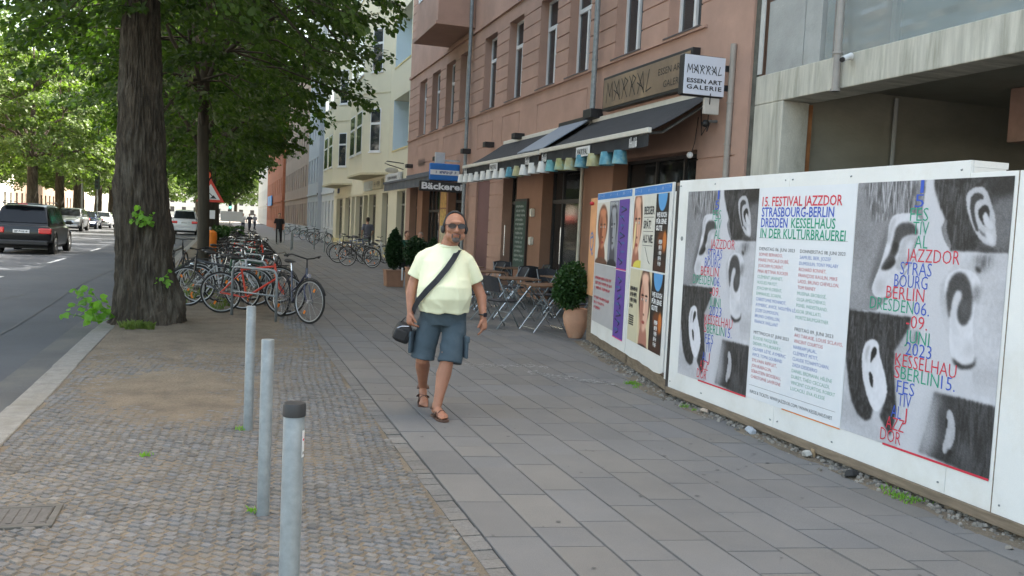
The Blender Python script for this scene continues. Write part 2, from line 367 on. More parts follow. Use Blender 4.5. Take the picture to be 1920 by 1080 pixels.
def window(parent, F, u0, u1, z0, z1, q=.24, fm=None, gm=None, transom=.68, mull=True, curtain=None, sill=True, bars=(), name='window', fw_=.06):
    fm = fm or WHITE; gm = gm or GLASSD; g = .002; m = MB(); u0 += g; u1 -= g; z0 += g; z1 -= g
    fbox(m, F, u0, u0+fw_, z0, z1, q, q+.06); fbox(m, F, u1-fw_, u1, z0, z1, q, q+.06)
    fbox(m, F, u0+fw_, u1-fw_, z0, z0+fw_, q, q+.06); fbox(m, F, u0+fw_, u1-fw_, z1-fw_, z1, q, q+.06)
    if transom: zt = z0+(z1-z0)*transom; fbox(m, F, u0+fw_, u1-fw_, zt-.045, zt+.045, q-.015, q+.055)
    if mull: um = (u0+u1)/2; fbox(m, F, um-.04, um+.04, z0+fw_, (zt-.045) if transom else z1-fw_, q-.01, q+.055)
    for b in bars: fbox(m, F, b-.025, b+.025, z0+fw_, z1-fw_, q-.004, q+.056)
    o = m.build(name, fm, parent)
    p = MB(); fbox(p, F, u0+fw_*.6, u1-fw_*.6, z0+fw_*.6, z1-fw_*.6, q+.032, q+.04); p.build('pane', gm, o)
    if curtain:
        c_ = MB(); n_ = 14
        for k in range(n_):
            a = u0+.04+(u1-u0-.08)*k/n_; b = u0+.04+(u1-u0-.08)*(k+1)/n_
            c_.add([F(a, z0+.03, q+.09+.03*(k % 2)), F(b, z0+.03, q+.09+.03*((k+1) % 2)), F(b, z1-.03, q+.09+.03*((k+1) % 2)), F(a, z1-.03, q+.09+.03*(k % 2))], [(0, 1, 2, 3)])
        c_.build('curtain', curtain, o)
    if sill:
        s_ = MB(); fbox(s_, F, u0-.06, u1+.06, z0-.052, z0-.003, -.07, q); s_.build('sill', fm if sill is True else sill, o)
    return o

def scribble(mb, f, x, y, w_, h, seed, th=.007, mi=0):     # lettering too small to read: uprights, bowls and gaps
    rs = random.Random(seed); a = x; cw = h*.55
    while a < x+w_:
        if rs.random() < .16: a += cw*.8; continue
        c = a+cw*.75; t = rs.random()
        stroke(mb, f, [(a, y), (a, y+h)], th, mi)
        if t < .35: stroke(mb, f, [(a, y+h), (c, y+h), (c, y+h*.5), (a, y+h*.5)], th, mi)
        elif t < .6: stroke(mb, f, [(a, y), (c, y), (c, y+h)], th, mi)
        elif t < .8: stroke(mb, f, [(a, y+h), (c, y)], th, mi); stroke(mb, f, [(c, y), (c, y+h)], th, mi)
        else: stroke(mb, f, [(a, y+h*.5), (c, y+h*.5)], th, mi)
        a += cw*1.25
# ================================================================= ground
def sheet(name, x0, x1, y0, y1, z, m, kind='structure', nx=1, ny=1):
    b = MB()
    for i in range(nx):
        for j in range(ny):
            xa, xb = x0+(x1-x0)*i/nx, x0+(x1-x0)*(i+1)/nx; ya, yb = y0+(y1-y0)*j/ny, y0+(y1-y0)*(j+1)/ny
            b.add([(xa, ya, z), (xb, ya, z), (xb, yb, z), (xa, yb, z)], [(0, 1, 2, 3)])
    return tag(b.build(name, m, recalc=False), kind=kind)
sheet('ground', -1200, 1200, -400, 2200, -.16, GROUND)
sheet('road', -12.2, -1.64, -20, 400, -.12, ASPH)
sheet('road_gutter', -2.05, -1.64, -20, 120, -.114, ASPH2)
sheet('pavement_bed', -1.42, 14, -6, 160, -.03, JOINT)
sheet('opposite_pavement', -30, -12.4, -20, 400, 0, SLAB if False else mat('pale_paving', (.3, .29, .27), .9, .15, 2))
b = MB(); b.box(-12.4, -12.2, -20, 400, -.15, .004); tag(b.build('kerb', KERB), kind='structure')
# kerb stones, each a metre long, slightly uneven
b = MB(); y = -2.0
while y < 70:
    L_ = 1.0 if y < 30 else 3; dx = random.uniform(-.008, .008); z = random.uniform(-.004, .004)
    b.box(-1.635+dx, -1.40+dx, y+.004, y+L_-.004, -.14, .006+z); y += L_
tag(b.build('kerb', KERB, bevel=.012), kind='structure')
# road paint
WP = mat('worn_road_paint', (.55, .55, .55), .8, .3, 8)
b = MB()
for k, y in enumerate(range(-6, 150, 9)):
    if y < 18: continue
    b.add([(-5.1, y, -.114), (-4.98, y, -.114), (-4.98, y+3, -.114), (-5.1, y+3, -.114)], [(0, 1, 2, 3)])
for cx, cy, a in ((-3.15, 12.6, .25), (-3.05, 12.0, .12), (-3.3, 11.2, .08)):
    for k in range(5):
        x, y = cx+random.uniform(-.1, .1), cy+random.uniform(-.2, .2); r = a*random.uniform(.3, .8)
        b.add([(x+r*.35*math.cos(t)*random.uniform(.6, 1), y+r*math.sin(t), -.113+k*.0004) for t in [i*.7 for i in range(9)]], [tuple(range(9))])
tag(b.build('road_paint', WP, recalc=False), kind='structure')
b = MB()                                          # tar seams of old trenches
for pts in ([(-2.9, 8), (-2.8, 14), (-3.05, 22), (-2.9, 34)], [(-4.3, 16), (-3.6, 19.5), (-2.6, 20.1)], [(-6, 24), (-4.6, 25.6), (-3.2, 25.2), (-2.2, 27)]):
    for (x0, y0), (x1, y1) in zip(pts[:-1], pts[1:]):
        for k in range(10):
            f, g_ = k/10, (k+1)/10; q = lambda t: (x0+(x1-x0)*t+.05*noise.noise(Vector((x0, y0, t*6))), y0+(y1-y0)*t)
            (a, c), (e, h) = q(f), q(g_); w_ = .018
            b.add([(a-w_, c, -.1125), (a+w_, c+.01, -.1125), (e+w_, h+.01, -.1125), (e-w_, h, -.1125)], [(0, 1, 2, 3)])
tag(b.build('road_seam', mat('tar', (.022, .022, .024), .6), recalc=False), kind='structure')
# the paved walk: every slab its own raised stone
rs = random.Random(3)
b = MB(); W = .30
for r in range(19):
    x0 = 1.36+r*W; y = .3-rs.random()*.5
    while y < 64:
        L_ = (.3 if rs.random() < .3 else .6)
        if y > 40: L_ = 1.2
        if y+L_ > 1.5 and not (x0 < 0):
            t = rs.gauss(0, 1); base = .142+.006*t+.006*noise.noise(Vector((x0*.6, y*.4, 0)))
            warm = rs.uniform(-1, 1)
            if y < 11: warm += .3
            b.col = (base*(1.03+.04*warm), base*(1.0+.012*warm), base*(.965-.03*warm))
            g_ = .0035; z = rs.uniform(-.0018, .0018); e = .004; zz = [z+rs.uniform(-.001, .001) for _ in range(4)]
            xa, xb, ya, yb = x0+g_, x0+W-g_, y+g_*.5, y+L_-g_*.5
            vs = [(xa+e, ya+e, zz[0]), (xb-e, ya+e, zz[1]), (xb-e, yb-e, zz[2]), (xa+e, yb-e, zz[3]), (xa, ya, -.012), (xb, ya, -.012), (xb, yb, -.012), (xa, yb, -.012)]; vs = [(p[0], p[1]-.17*(p[0]-1.36), p[2]) for p in vs]
            b.add(vs, [(0, 1, 2, 3), (4, 5, 1, 0), (5, 6, 2, 1), (6, 7, 3, 2), (7, 4, 0, 3)])
        y += L_
tag(b.build('pavement', SLAB, recalc=False), kind='structure')
sheet('far_pavement', 1.36, 7.4, 64, 160, 0, mat('far_paving', (.2, .195, .19), .9, .1, 1))
# cobble strip: rows of small irregular setts running askew
b = MB(); rs = random.Random(5); ang = R(-38); ca, sa = math.cos(ang), math.sin(ang)
sx_, sy_ = .078, .058
for i in range(-260, 330):
    for j in range(-60, 420):
        u = (i+.5*(j % 2))*sx_; v = j*sy_+.05*noise.noise(Vector((i*.06, j*.03, 3)))*1.5
        x = u*ca-v*sa-1.0; y = u*sa+v*ca
        if not (-1.38 < x < 1.23 and 2.4 < y < 17): continue
        if y > 13.2 and x < .9: continue
        hw, hh = sx_*.5*rs.uniform(.80, .95), sy_*.5*rs.uniform(.78, .95); rr = ang+rs.uniform(-.16, .16); c_, s_ = math.cos(rr), math.sin(rr)
        jx, jy = rs.uniform(-.005, .005), rs.uniform(-.005, .005)
        g_ = rs.gauss(.128, .013)*(1+.16*noise.noise(Vector((x*1.3, y*1.1, 9))))*(1.2 if rs.random() < .05 else 1); wm = rs.uniform(-.02, .08)
        b.col = (g_*(1+wm), g_*(1+wm*.2), g_*(1-wm*1.1))
        z = rs.uniform(-.005, .003); vs = []
        for k, (p, q) in enumerate(((-1, -1), (1, -1), (1, 1), (-1, 1))):
            a_, d_ = p*hw*rs.uniform(.72, 1), q*hh*rs.uniform(.72, 1)
            vs.append((x+jx+(a_*.86)*c_-(d_*.84)*s_, y+jy+(a_*.86)*s_+(d_*.84)*c_, z+rs.uniform(-.002, .002)))
        for k, (p, q) in enumerate(((-1, -1), (1, -1), (1, 1), (-1, 1))):
            vs.append((x+jx+p*hw*c_-q*hh*s_, y+jy+p*hw*s_+q*hh*c_, z-.012))
        b.add(vs, [(0, 1, 2, 3), (4, 5, 1, 0), (5, 6, 2, 1), (6, 7, 3, 2), (7, 4, 0, 3)])
tag(b.build('cobbles', STONE, recalc=False), kind='structure')
b = MB(); y = 2.0; rs = random.Random(9)          # the row of edging stones beside the slabs
while y < 42:
    L_ = rs.uniform(.09, .14); g_ = rs.gauss(.14, .014); b.col = (g_*1.03, g_, g_*.95)
    b.box(1.245, 1.352, y+.004, y+L_-.004, -.03, rs.uniform(-.004, .002)); y += L_
tag(b.build('edging_row', STONE, recalc=False), kind='structure')
# sand that fills the joints (rises over the stones near the trees) and the bare earth round the trees
def relief(name, x0, x1, y0, y1, n, m, hf):
    b = MB(); nx = int((x1-x0)/n); ny = int((y1-y0)/n)
    for j in range(ny+1):
        for i in range(nx+1):
            x, y = x0+(x1-x0)*i/nx, y0+(y1-y0)*j/ny; b.v.append((x, y, hf(x, y))); b.c.append(None)
    b.f = [(j*(nx+1)+i, j*(nx+1)+i+1, (j+1)*(nx+1)+i+1, (j+1)*(nx+1)+i) for j in range(ny) for i in range(nx)]; b.m = [0]*len(b.f)
    return tag(b.build(name, m, smooth=180, recalc=False), kind='structure')
def sandh(x, y):
    n1 = noise.fractal(Vector((x*1.1, y*1.1, 1)), 1, 2, 5); n2 = noise.noise(Vector((x*9, y*9, 5)))
    lift = max(0, min(1, (y-8.4)/3.4))*.0135*(1-max(0, x-.3)*.7) + max(0, 1-((x+.35)**2/1.1+(y-8.4)**2/2.2))*.013
    return -.0085+.004*n1+lift+.0012*n2
relief('sandy_joints', -1.40, 1.245, 2, 13.3, .035, DIRT, sandh)
def earthh(x, y):
    e = max(0, min(1, (x-.5)/.7)) if y < 30 else 0
    return .004+.014*noise.fractal(Vector((x*.9, y*.9, 2)), 1, 2, 4)*(1-e)-.012*e+.03*math.exp(-((x+1.08)**2+(y-13.9)**2)/.7)-(.015 if y < 13.4 else 0)*max(0, (13.5-y)/.4)
relief('bare_earth', -1.40, 1.25, 13.1, 60, .09, DIRT, earthh)
# chalky smears on the slabs
b = MB(); rs = random.Random(12)
for k in range(480):
    t = rs.random()
    if t < .55: s_ = rs.random(); x, y = 2.75+s_*1.0, 9.95-s_*.15+rs.gauss(0, .09)
    else: s_ = rs.random(); x, y = 3.35+s_*.75, 9.45-s_*.85+rs.gauss(0, .10)
    a, c = rs.uniform(.006, .05)*rs.random(), rs.uniform(.004, .02)*rs.random()+.003; z = .0032+.00001*k; th = rs.uniform(-.5, .1)
    b.add([(x+a*math.cos(q)*math.cos(th)*rs.uniform(.5, 1.1)-c*math.sin(q)*math.sin(th), y+a*math.cos(q)*math.sin(th)+c*math.sin(q)*rs.uniform(.5, 1.2), z) for q in [i*.785 for i in range(8)]], [tuple(range(8))])
tag(b.build('chalk_smear', mat('chalk', (.33, .33, .315), .95, .25, 12), recalc=False), kind='structure')
b = MB(); rs = random.Random(21)          # trodden gum and small dark spots
for k in range(170):
    x, y = rs.uniform(1.4, 4.2), rs.uniform(3.2, 16); r = rs.uniform(.006, .017)
    b.add([(x+r*math.cos(t)*rs.uniform(.8, 1.1), y+r*math.sin(t)*rs.uniform(.8, 1.1), .0034+.00001*k) for t in [i*.785 for i in range(8)]], [tuple(range(8))])
tag(b.build('gum_spots', mat('old_gum', (.10, .097, .092), .9, .2, 5), recalc=False), kind='structure')
# manhole with a ring of setts
m_ = thing('manhole_cover', (-1.0, 5.12, .001), 'small square cast iron cover set in the cobbles near the kerb', 'manhole cover')
b = MB(); b.box(-1.16, -.84, 4.98, 5.26, -.01, .004); [b.box(-1.13+k*.052, -1.105+k*.052, 5.0, 5.24, .004, .008) for k in range(6)]; b.build('lid', mat('cast_iron', (.09, .085, .08), .7, .3, 20), m_, bevel=.002)
b = MB(); b.box(-1.2, -.8, 4.94, 4.975, -.01, .006); b.box(-1.2, -.8, 5.265, 5.3, -.01, .006); b.box(-1.2, -1.165, 4.975, 5.265, -.01, .006); b.box(-.835, -.8, 4.975, 5.265, -.01, .006); b.build('frame', mat('dark_stone_frame', (.1, .095, .085), .9, .3, 9), m_, bevel=.004)
# grass and weeds
def tufts(name, spots, m, h=.07, n=14, wd=.006):
    b = MB(); rs = random.Random(len(spots))
    for x, y, z in spots:
        for k in range(n):
            a = rs.random()*6.28; r = rs.random()*.05; px, py = x+r*math.cos(a), y+r*math.sin(a); hh = h*rs.uniform(.4, 1.1); a2 = rs.random()*6.28; l = hh*rs.uniform(.2, .9)
            dx, dy = math.cos(a2), math.sin(a2)
            b.add([(px-dy*wd, py+dx*wd, z), (px+dy*wd, py-dx*wd, z), (px+dx*l*.5, py+dy*l*.5, z+hh*.75), (px+dx*l, py+dy*l, z+hh)], [(0, 1, 2), (0, 2, 3)])
    return tag(b.build(name, m, recalc=False), kind='stuff')
rs = random.Random(2)
sp = []
for k in range(420):
    x, y = rs.uniform(-1.3, .2), rs.uniform(13.9, 30)
    if abs(x+.55+.25*math.sin(y)) < .55 and noise.noise(Vector((x*1.5, y*.8, 4))) > -.15: sp.append((x, y, .0))
for k in range(26): sp.append((rs.uniform(-1.35, -.9), 13.15+rs.uniform(-.15, .15), 0))
tag(tufts('grass', sp, GRASS, .11, 18, .007), 'tufts of grass in the bare earth between the street trees', 'grass')
wd = []
for k in range(30): wd.append((4.28+rs.gauss(0, .03), rs.choice([7.35, 4.6, 8.7, 8.5])+rs.gauss(0, .1), 0))
for q in ((.185, 6.99), (.2, 4.99), (-.45, 6.3)): wd += [(q[0]+rs.gauss(0, .012), q[1]+rs.gauss(0, .012), 0) for _ in range(2)]
tag(tufts('weeds', wd, LEAFY, .035, 12, .006), 'small green weeds at the foot of the hoarding and posts', 'weeds')
def hanging_leaf(): pass
# rubble strip under the hoardings
def rubble(name, n, pos, s0, s1, m, seed):
    b = MB(); rs = random.Random(seed)
    for k in range(n):
        x, y = pos(rs); s_ = rs.uniform(s0, s1)**1; g_ = rs.uniform(.12, .3); b.col = (g_*1.05, g_*.97, g_*.85)
        b.obox((x, y, s_*.3), (s_*rs.uniform(.6, 1.5), s_*rs.uniform(.6, 1.3), s_*rs.uniform(.4, .9)), (rs.uniform(-.4, .4), rs.uniform(-.4, .4), rs.random()*3), taper=.7)
    return tag(b.build(name, m, recalc=False), kind='stuff')
hx = lambda y: 4.36 if y < 8 else 4.36+(y-8)*.205
def rpos(rs):
    y = rs.uniform(1.5, 12.1); return hx(y)+.03-abs(rs.gauss(0, .1))+.06, y
tag(rubble('rubble', 1500, rpos, .008, .035, STONE, 4), 'gravel and crumbled stone along the foot of the hoardings', 'rubble')
relief('earth_strip', 4.12, 4.6, 1.5, 8.0, .03, DIRT, lambda x, y: .004+.01*noise.fractal(Vector((x*4, y*2, 0)), 1, 2, 4)-.02*max(0, (4.26-x)/.14))
b = MB()
for k in range(41):
    y = 8+4.1*k/40
    for i in range(8):
        x = hx(y)-.22+.06*i; b.v.append((x, y, .004+.012*noise.fractal(Vector((x*4, y*2, 1)), 1, 2, 4)-(.018 if i == 0 else 0))); b.c.append(None)
b.f = [(j*8+i, j*8+i+1, (j+1)*8+i+1, (j+1)*8+i) for j in range(40) for i in range(7)]; b.m = [0]*len(b.f)
tag(b.build('earth_strip', DIRT, smooth=180, recalc=False), kind='structure')
for i, (x, y, c, s_, lb) in enumerate(((4.3, 6.35, (.35, .38, .42), .07, 'pale grey broken stone in the gap under the long white hoarding'), (4.32, 7.15, (.45, .36, .28), .05, 'sandy coloured stone lying below the festival poster end of the hoarding'),
        (4.27, 5.05, (.03, .03, .03), .07, 'flat black scrap lying in the dirt under the long hoarding'), (4.3, 5.6, (.4, .39, .36), .06, 'light chip of concrete beside the short wooden stake under the hoarding'))):
    b = MB(); b.obox((x, y, .03), (s_, s_*1.6, s_*.7), (.2, .3, i), taper=.7); o = b.build('stone' if i != 2 else 'scrap', mat('stone_%d' % i, c, .9, .2, 20), smooth=30, bevel=.01); tag(o, lb, 'stone' if i != 2 else 'litter')
# ================================================================= white hoarding with festival posters
HX = 4.37
hd = thing('hoarding', (HX, 5, 0), 'long white painted board fence carrying large festival posters of ears', 'hoarding')
b = MB()
for y0, y1, t in ((4.32, 6.15, 2.2), (6.153, 7.97, 2.2), (1.6, 4.317, 2.12)):
    b.box(HX, HX+.022, y0, y1, .1, t)
b.build('board', HOARD, hd, bevel=.002)
b = MB(); rs = random.Random(6)
for y in (1.7, 2.6, 3.5, 3.9, 4.38, 5.4, 6.1, 6.2, 7.3, 7.93):
    for z in (.16, 2.145 if y > 4.3 else 2.05): b.cyl((HX-.0025, y+rs.uniform(-.02, .02), z+rs.uniform(-.01, .01)), (HX+.001, y, z), .006, n=8)
b.build('screws', GALV, hd)
b = MB(); b.box(HX-.004, HX-.0006, 3.958, 3.962, .1, 2.12); b.build('joint', WOOD, hd)
b = MB(); b.box(HX+.024, HX+.3, 4.32, 7.97, 2.16, 2.2); b.box(HX+.024, HX+.28, 4.317, 4.335, 1.95, 2.158); b.build('capping', HOARD, hd)
b = MB(); b.box(HX+.024, HX+.3, 1.6, 4.31, 2.08, 2.11); b.build('shelf_board', WOOD2, hd)
b = MB(); b.box(HX-.012, HX+.03, 1.6, 8.0, .035, .098); b.build('bottom_rail', WOOD, hd, bevel=.004)
for y in (1.9, 3.1, 4.3, 5.6, 6.8, 7.9):
    b = MB(); b.box(HX+.03, HX+.1, y-.035, y+.035, 0, 2.08); b.build('post', WOOD, hd)
b = MB(); b.box(HX-.02, HX-.002, 5.58, 5.615, -.01, .06); b.build('stake', WOOD2, hd)
b = MB(); b.cyl((HX-.004, 7.86, 1.62), (HX+.001, 7.86, 1.62), .022, n=16); b.build('bolt_cap', GALV, hd)
for y in (7.98,):
    b = MB(); b.box(HX-.005, HX+.05, 7.972, 8.02, .02, 2.15); b.build('edge_strip', DARKF, hd)
# --- the ear picture
def ear_poster():
    h, w_ = 330, 224; U, V = grid_uv(h, w_); img = np.full((h, w_, 3), .80)
    def region(u0, u1, v0, v1, soft=.004):
        return (np.clip((U-u0)/soft, 0, 1)*np.clip((u1-U)/soft, 0, 1)*np.clip((V-v0)/soft, 0, 1)*np.clip((v1-V)/soft, 0, 1))
    def fill(mask, val): img[:] = img*(1-mask[..., None])+np.asarray(val)[..., None]*mask[..., None] if hasattr(val, 'shape') else img*(1-mask[..., None])+val*mask[..., None]
    hair = fuzz(h, w_, 14, 2.2, 1); hair2 = fuzz(h, w_, 4, 3, 2); lo = fuzz(h, w_, 30, 30, 3)
    def sm(a, b_, v): t = np.clip((v-a)/(b_-a), 0, 1); return t*t*(3-2*t)
    def bump(v, c, w_): return np.exp(-((v-c)/w_)**2)
    B = lambda c, r, a, v, s=.12, mk=None: blob(img, U, V, c, r, a, v, s, mask=mk)
    def ear(c, size, ang, flip, light, dark, mask, wd=.56, shadow=.5, opn=.95):
        """drawn with the front of the ear towards -x unless flipped"""
        a = R(ang); dx = U-c[0]; dy = (V-c[1])*1.45; x = (dx*math.cos(a)+dy*math.sin(a))/(size*wd); y = (-dx*math.sin(a)+dy*math.cos(a))/size
        x = x*(-1 if flip else 1); wob = .02*(lo-.5)
        xs = (x-.10*y+.16*y*y*(y > 0)+.02)/(1-.30*np.clip(y, -.2, 1)-.10*np.clip(-y-.4, 0, 1)); Rr = np.sqrt(xs**2+y**2)+wob; th = np.degrees(np.arctan2(-y, xs))
        back = sm(-75, -40, th)*(1-sm(140, 172, th)); front = np.clip(1-back, 0, 1)
        sh = bump(Rr, 1.10, .12)*(xs > -.5)*(Rr > .95)*mask*shadow; img[:] = img*(1-sh[..., None])+dark*sh[..., None]
        sil = (1-sm(.97, 1.03, Rr))*mask*(1-opn*sm(.38, .66, -xs-.25*y)*sm(-.72, -.40, y))
        v = np.full(U.shape, light)-.10*sm(.2, 1, xs)*sm(-.2, .6, y)+.06*bump(Rr, .9, .06)*back
        v -= (light-dark)*.75*bump(Rr, .76-.06*sm(0, -1, y), .07)*back*(1-.95*sm(-.2, .42, y))
        Rc = np.sqrt(((xs+.13+.2*y)/.34)**2+((y+.0)/.42)**2); con = 1-sm(.62, 1.05, Rc); v = v*(1-con)+(dark+.10*(1-bump(Rc, .3, .5)))*con
        fo = (1-sm(.5, 1.1, np.sqrt(((xs-.0)/.30)**2+((y+.56+.2*xs)/.12)**2)))*.5; v = v*(1-fo)+(dark+.12)*fo
        cr = bump(y+.16+.25*xs, 0, .05)*(xs < .05)*(xs > -.55)*.7; v = v*(1-cr)+light*.85*cr
        tg = 1-sm(.6, 1.1, np.sqrt(((xs+.50)/.17)**2+((y-.10)/.17)**2)); v = v*(1-tg)+light*.95*tg
        at = 1-sm(.6, 1.1, np.sqrt(((xs-.10)/.22)**2+((y-.44)/.12)**2)); v = v*(1-at)+light*.97*at
        nt_ = (1-sm(.4, 1.1, np.sqrt(((xs+.24)/.07)**2+((y-.36)/.12)**2))); v = v*(1-nt_)+dark*nt_
        v += .05*(hair-.5)*(1-con); img[:] = img*(1-sil[..., None])+np.clip(v, 0, 1)[..., None]*sil[..., None]
    def strands(m, a0, a1, n, seed, cv, wdt=.004):                  # fine curved strokes of hair
        rs_ = np.random.RandomState(seed)
        for k in range(n):
            x0 = rs_.uniform(a0[0], a1[0]); y0 = rs_.uniform(a0[1], a1[1]); c_ = rs_.uniform(-.25, .25); L_ = rs_.uniform(.05, .16); val = cv[0]+(cv[1]-cv[0])*rs_.rand()
            f = np.exp(-((U-x0-c_*(V-y0)-2.2*c_*(V-y0)**2)/wdt)**2)*sm(y0, y0+.01, V)*(1-sm(y0+L_*.6, y0+L_, V))*m*.75; img[:] = img*(1-f[..., None])+val*f[..., None]
    def pmap(p):                                                     # traced points -> poster coordinates
        x, y = p; xl, xr = 75-.04*y, 1080-.05*y; t = (x-xl)/(xr-xl); return (t/(.82+.18*t), (y-(80-45*t))/(1692+342*t))
    def blur(a, k):
        for ax, kk in ((0, k), (1, k)):
            w1 = np.exp(-(np.arange(-3*kk, 3*kk+1)/max(kk, .5))**2) if kk else np.ones(1); w1 /= w1.sum(); a = np.apply_along_axis(lambda r: np.convolve(np.pad(r, len(w1)//2, mode='edge'), w1, 'valid'), ax, a)
        return a
    def smooth(P, n=2):
        for _ in range(n): P = [q for a, c in zip(P, P[1:]+P[:1]) for q in ((.75*a[0]+.25*c[0], .75*a[1]+.25*c[1]), (.25*a[0]+.75*c[0], .25*a[1]+.75*c[1]))]
        return P
    def shape(P, val, k=1, mask=None, amt=1.0, rnd=2, tex=None):
        Q = [pmap(p) for p in smooth(list(P), rnd)]; ins = np.zeros(U.shape, bool)
        for (x0, y0), (x1, y1) in zip(Q, Q[1:]+Q[:1]):
            c = ((y0 > V) != (y1 > V)) & (U < (x1-x0)*(V-y0)/((y1-y0) if abs(y1-y0) > 1e-9 else 1e-9)+x0); ins ^= c
        m = blur(ins.astype(float), k)*amt
        if mask is not None: m = m*mask
        v = val if tex is None else val+tex; v = v if hasattr(v, 'shape') else np.full(U.shape, v); img[:] = img*(1-m[..., None])+v[..., None]*m[..., None]; return m
    skin = .05*(lo-.5)+.05*(hair2-.5)
    M1 = shape([(60, 60), (515, 60), (495, 250), (505, 400), (470, 560), (380, 720), (290, 860), (215, 945), (30, 945), (40, 500)], .56, 1, rnd=0, tex=.10*(lo-.5)+skin)
    h1 = shape([(90, 60), (515, 60), (500, 200), (470, 290), (330, 290), (200, 360), (170, 340), (140, 200)], .47, 3, M1, tex=.34*(hair-.5)); strands(h1, (0, -.05), (.45, .14), 170, 3, (.12, .85), .0035)
    shape([(260, 380), (290, 380), (200, 800), (150, 820), (190, 640)], .34, 5, M1, .8)
    shape([(300, 300), (340, 285), (430, 278), (480, 310), (503, 370), (500, 460), (470, 550), (420, 640), (370, 720), (320, 800), (280, 850), (230, 862), (190, 840), (178, 790), (200, 720), (230, 640), (250, 560), (280, 440), (275, 370)], .83, 1, tex=skin)
    shape([(300, 380), (330, 310), (300, 330), (282, 400), (270, 500), (290, 480)], .6, 3, amt=.7); shape([(200, 740), (260, 720), (280, 790), (240, 840), (200, 820)], .74, 5)
    shape([(325, 375), (370, 345), (430, 345), (468, 385), (468, 435), (430, 425), (380, 440), (352, 480), (345, 540), (322, 580), (330, 620), (290, 655), (240, 672), (238, 640), (290, 560), (310, 460)], .25, 2, tex=skin)
    shape([(380, 450), (440, 425), (468, 440), (450, 520), (420, 590), (390, 650), (350, 672), (325, 630), (350, 560), (362, 490)], .70, 2, tex=skin); shape([(400, 480), (440, 450), (430, 540), (400, 600)], .82, 3); shape([(460, 440), (475, 430), (440, 560), (385, 668), (375, 655), (430, 560)], .45, 1, amt=.7)
    shape([(245, 655), (300, 600), (332, 592), (322, 640), (270, 672)], .10, 2); shape([(310, 470), (345, 480), (340, 540), (310, 560)], .10, 3)
    M2 = shape([(560, 30), (1110, 10), (1110, 547), (680, 530), (690, 500), (650, 460), (625, 380), (650, 330), (600, 210), (575, 140)], .19, 2, rnd=0, tex=.2*(hair2-.5)); strands(M2, (.5, -.03), (.78, .2), 150, 5, (.04, .38), .004)
    shape([(640, 330), (660, 320), (650, 400), (690, 500), (675, 520), (640, 460), (625, 380)], .5, 1); shape([(940, 160), (1110, 120), (1110, 545), (860, 540), (880, 480)], .42, 6, M2, tex=skin); shape([(900, 60), (1110, 30), (1110, 150), (950, 180)], .12, 5, M2)
    shape([(770, 170), (790, 130), (840, 102), (890, 112), (918, 160), (935, 220), (962, 300), (965, 380), (978, 450), (965, 505), (930, 500), (880, 470), (830, 400), (800, 320), (778, 250)], .74, 1, tex=skin)
    shape([(800, 175), (830, 145), (870, 148), (892, 190), (850, 190), (825, 230), (832, 310), (865, 405), (840, 400), (812, 320), (797, 240)], .22, 1); shape([(855, 250), (895, 220), (925, 250), (922, 330), (940, 372), (900, 372), (868, 330), (852, 290)], .12, 1)
    shape([(880, 290), (905, 268), (930, 330), (955, 372), (932, 392), (890, 362)], .80, 1); shape([(850, 375), (900, 420), (930, 430), (925, 450), (880, 430)], .3, 1, amt=.7); shape([(900, 400), (945, 410), (965, 480), (940, 490), (905, 450)], .82, 2); shape([(860, 500), (930, 505), (980, 520), (960, 545), (870, 540)], .2, 3)
    M3 = shape([(660, 545), (1110, 552), (1100, 1610), (900, 1560), (845, 1540), (850, 1330), (720, 1270), (670, 1080), (630, 900), (620, 760), (700, 640)], .77, 2, rnd=0, tex=.08*(lo-.5)+skin)
    shape([(830, 560), (960, 550), (940, 640), (880, 680), (850, 640)], .5, 5, M3, tex=.3*(hair-.5)); shape([(845, 630), (885, 650), (880, 680), (850, 665)], .15, 2)
    shape([(655, 720), (690, 672), (740, 650), (800, 652), (860, 690), (888, 760), (882, 830), (850, 900), (842, 1000), (842, 1060), (858, 1240), (862, 1290), (800, 1312), (740, 1287), (700, 1220), (690, 1100), (700, 1000), (670, 900), (652, 800)], .85, 1, tex=skin)
    shape([(835, 770), (885, 750), (884, 840), (850, 890), (838, 850)], .42, 4, amt=.8); shape([(668, 800), (690, 705), (740, 668), (792, 690), (822, 760), (838, 850), (832, 960), (800, 1032), (760, 1030), (735, 960), (740, 880), (752, 822), (735, 788), (710, 850), (700, 940), (690, 1000), (675, 920), (664, 850)], .26, 2, tex=skin)
    shape([(735, 795), (762, 800), (770, 850), (742, 900), (724, 980), (742, 1040), (765, 1100), (720, 1110), (698, 1020), (700, 920), (714, 850)], .80, 2); shape([(770, 850), (810, 880), (815, 950), (790, 1000), (770, 960), (760, 900)], .38, 4, amt=.7); shape([(790, 1140), (850, 1140), (850, 1230), (800, 1260)], .74, 6)
    shape([(712, 1240), (760, 1288), (810, 1302), (858, 1280), (866, 1230), (868, 1310), (790, 1330), (735, 1305)], .16, 2)
    M4 = shape([(20, 948), (440, 1000), (440, 1060), (500, 1080), (495, 1170), (450, 1270), (420, 1500), (420, 1700), (370, 1910), (-40, 1790)], .74, 1, rnd=0, tex=.08*(lo-.5)+skin)
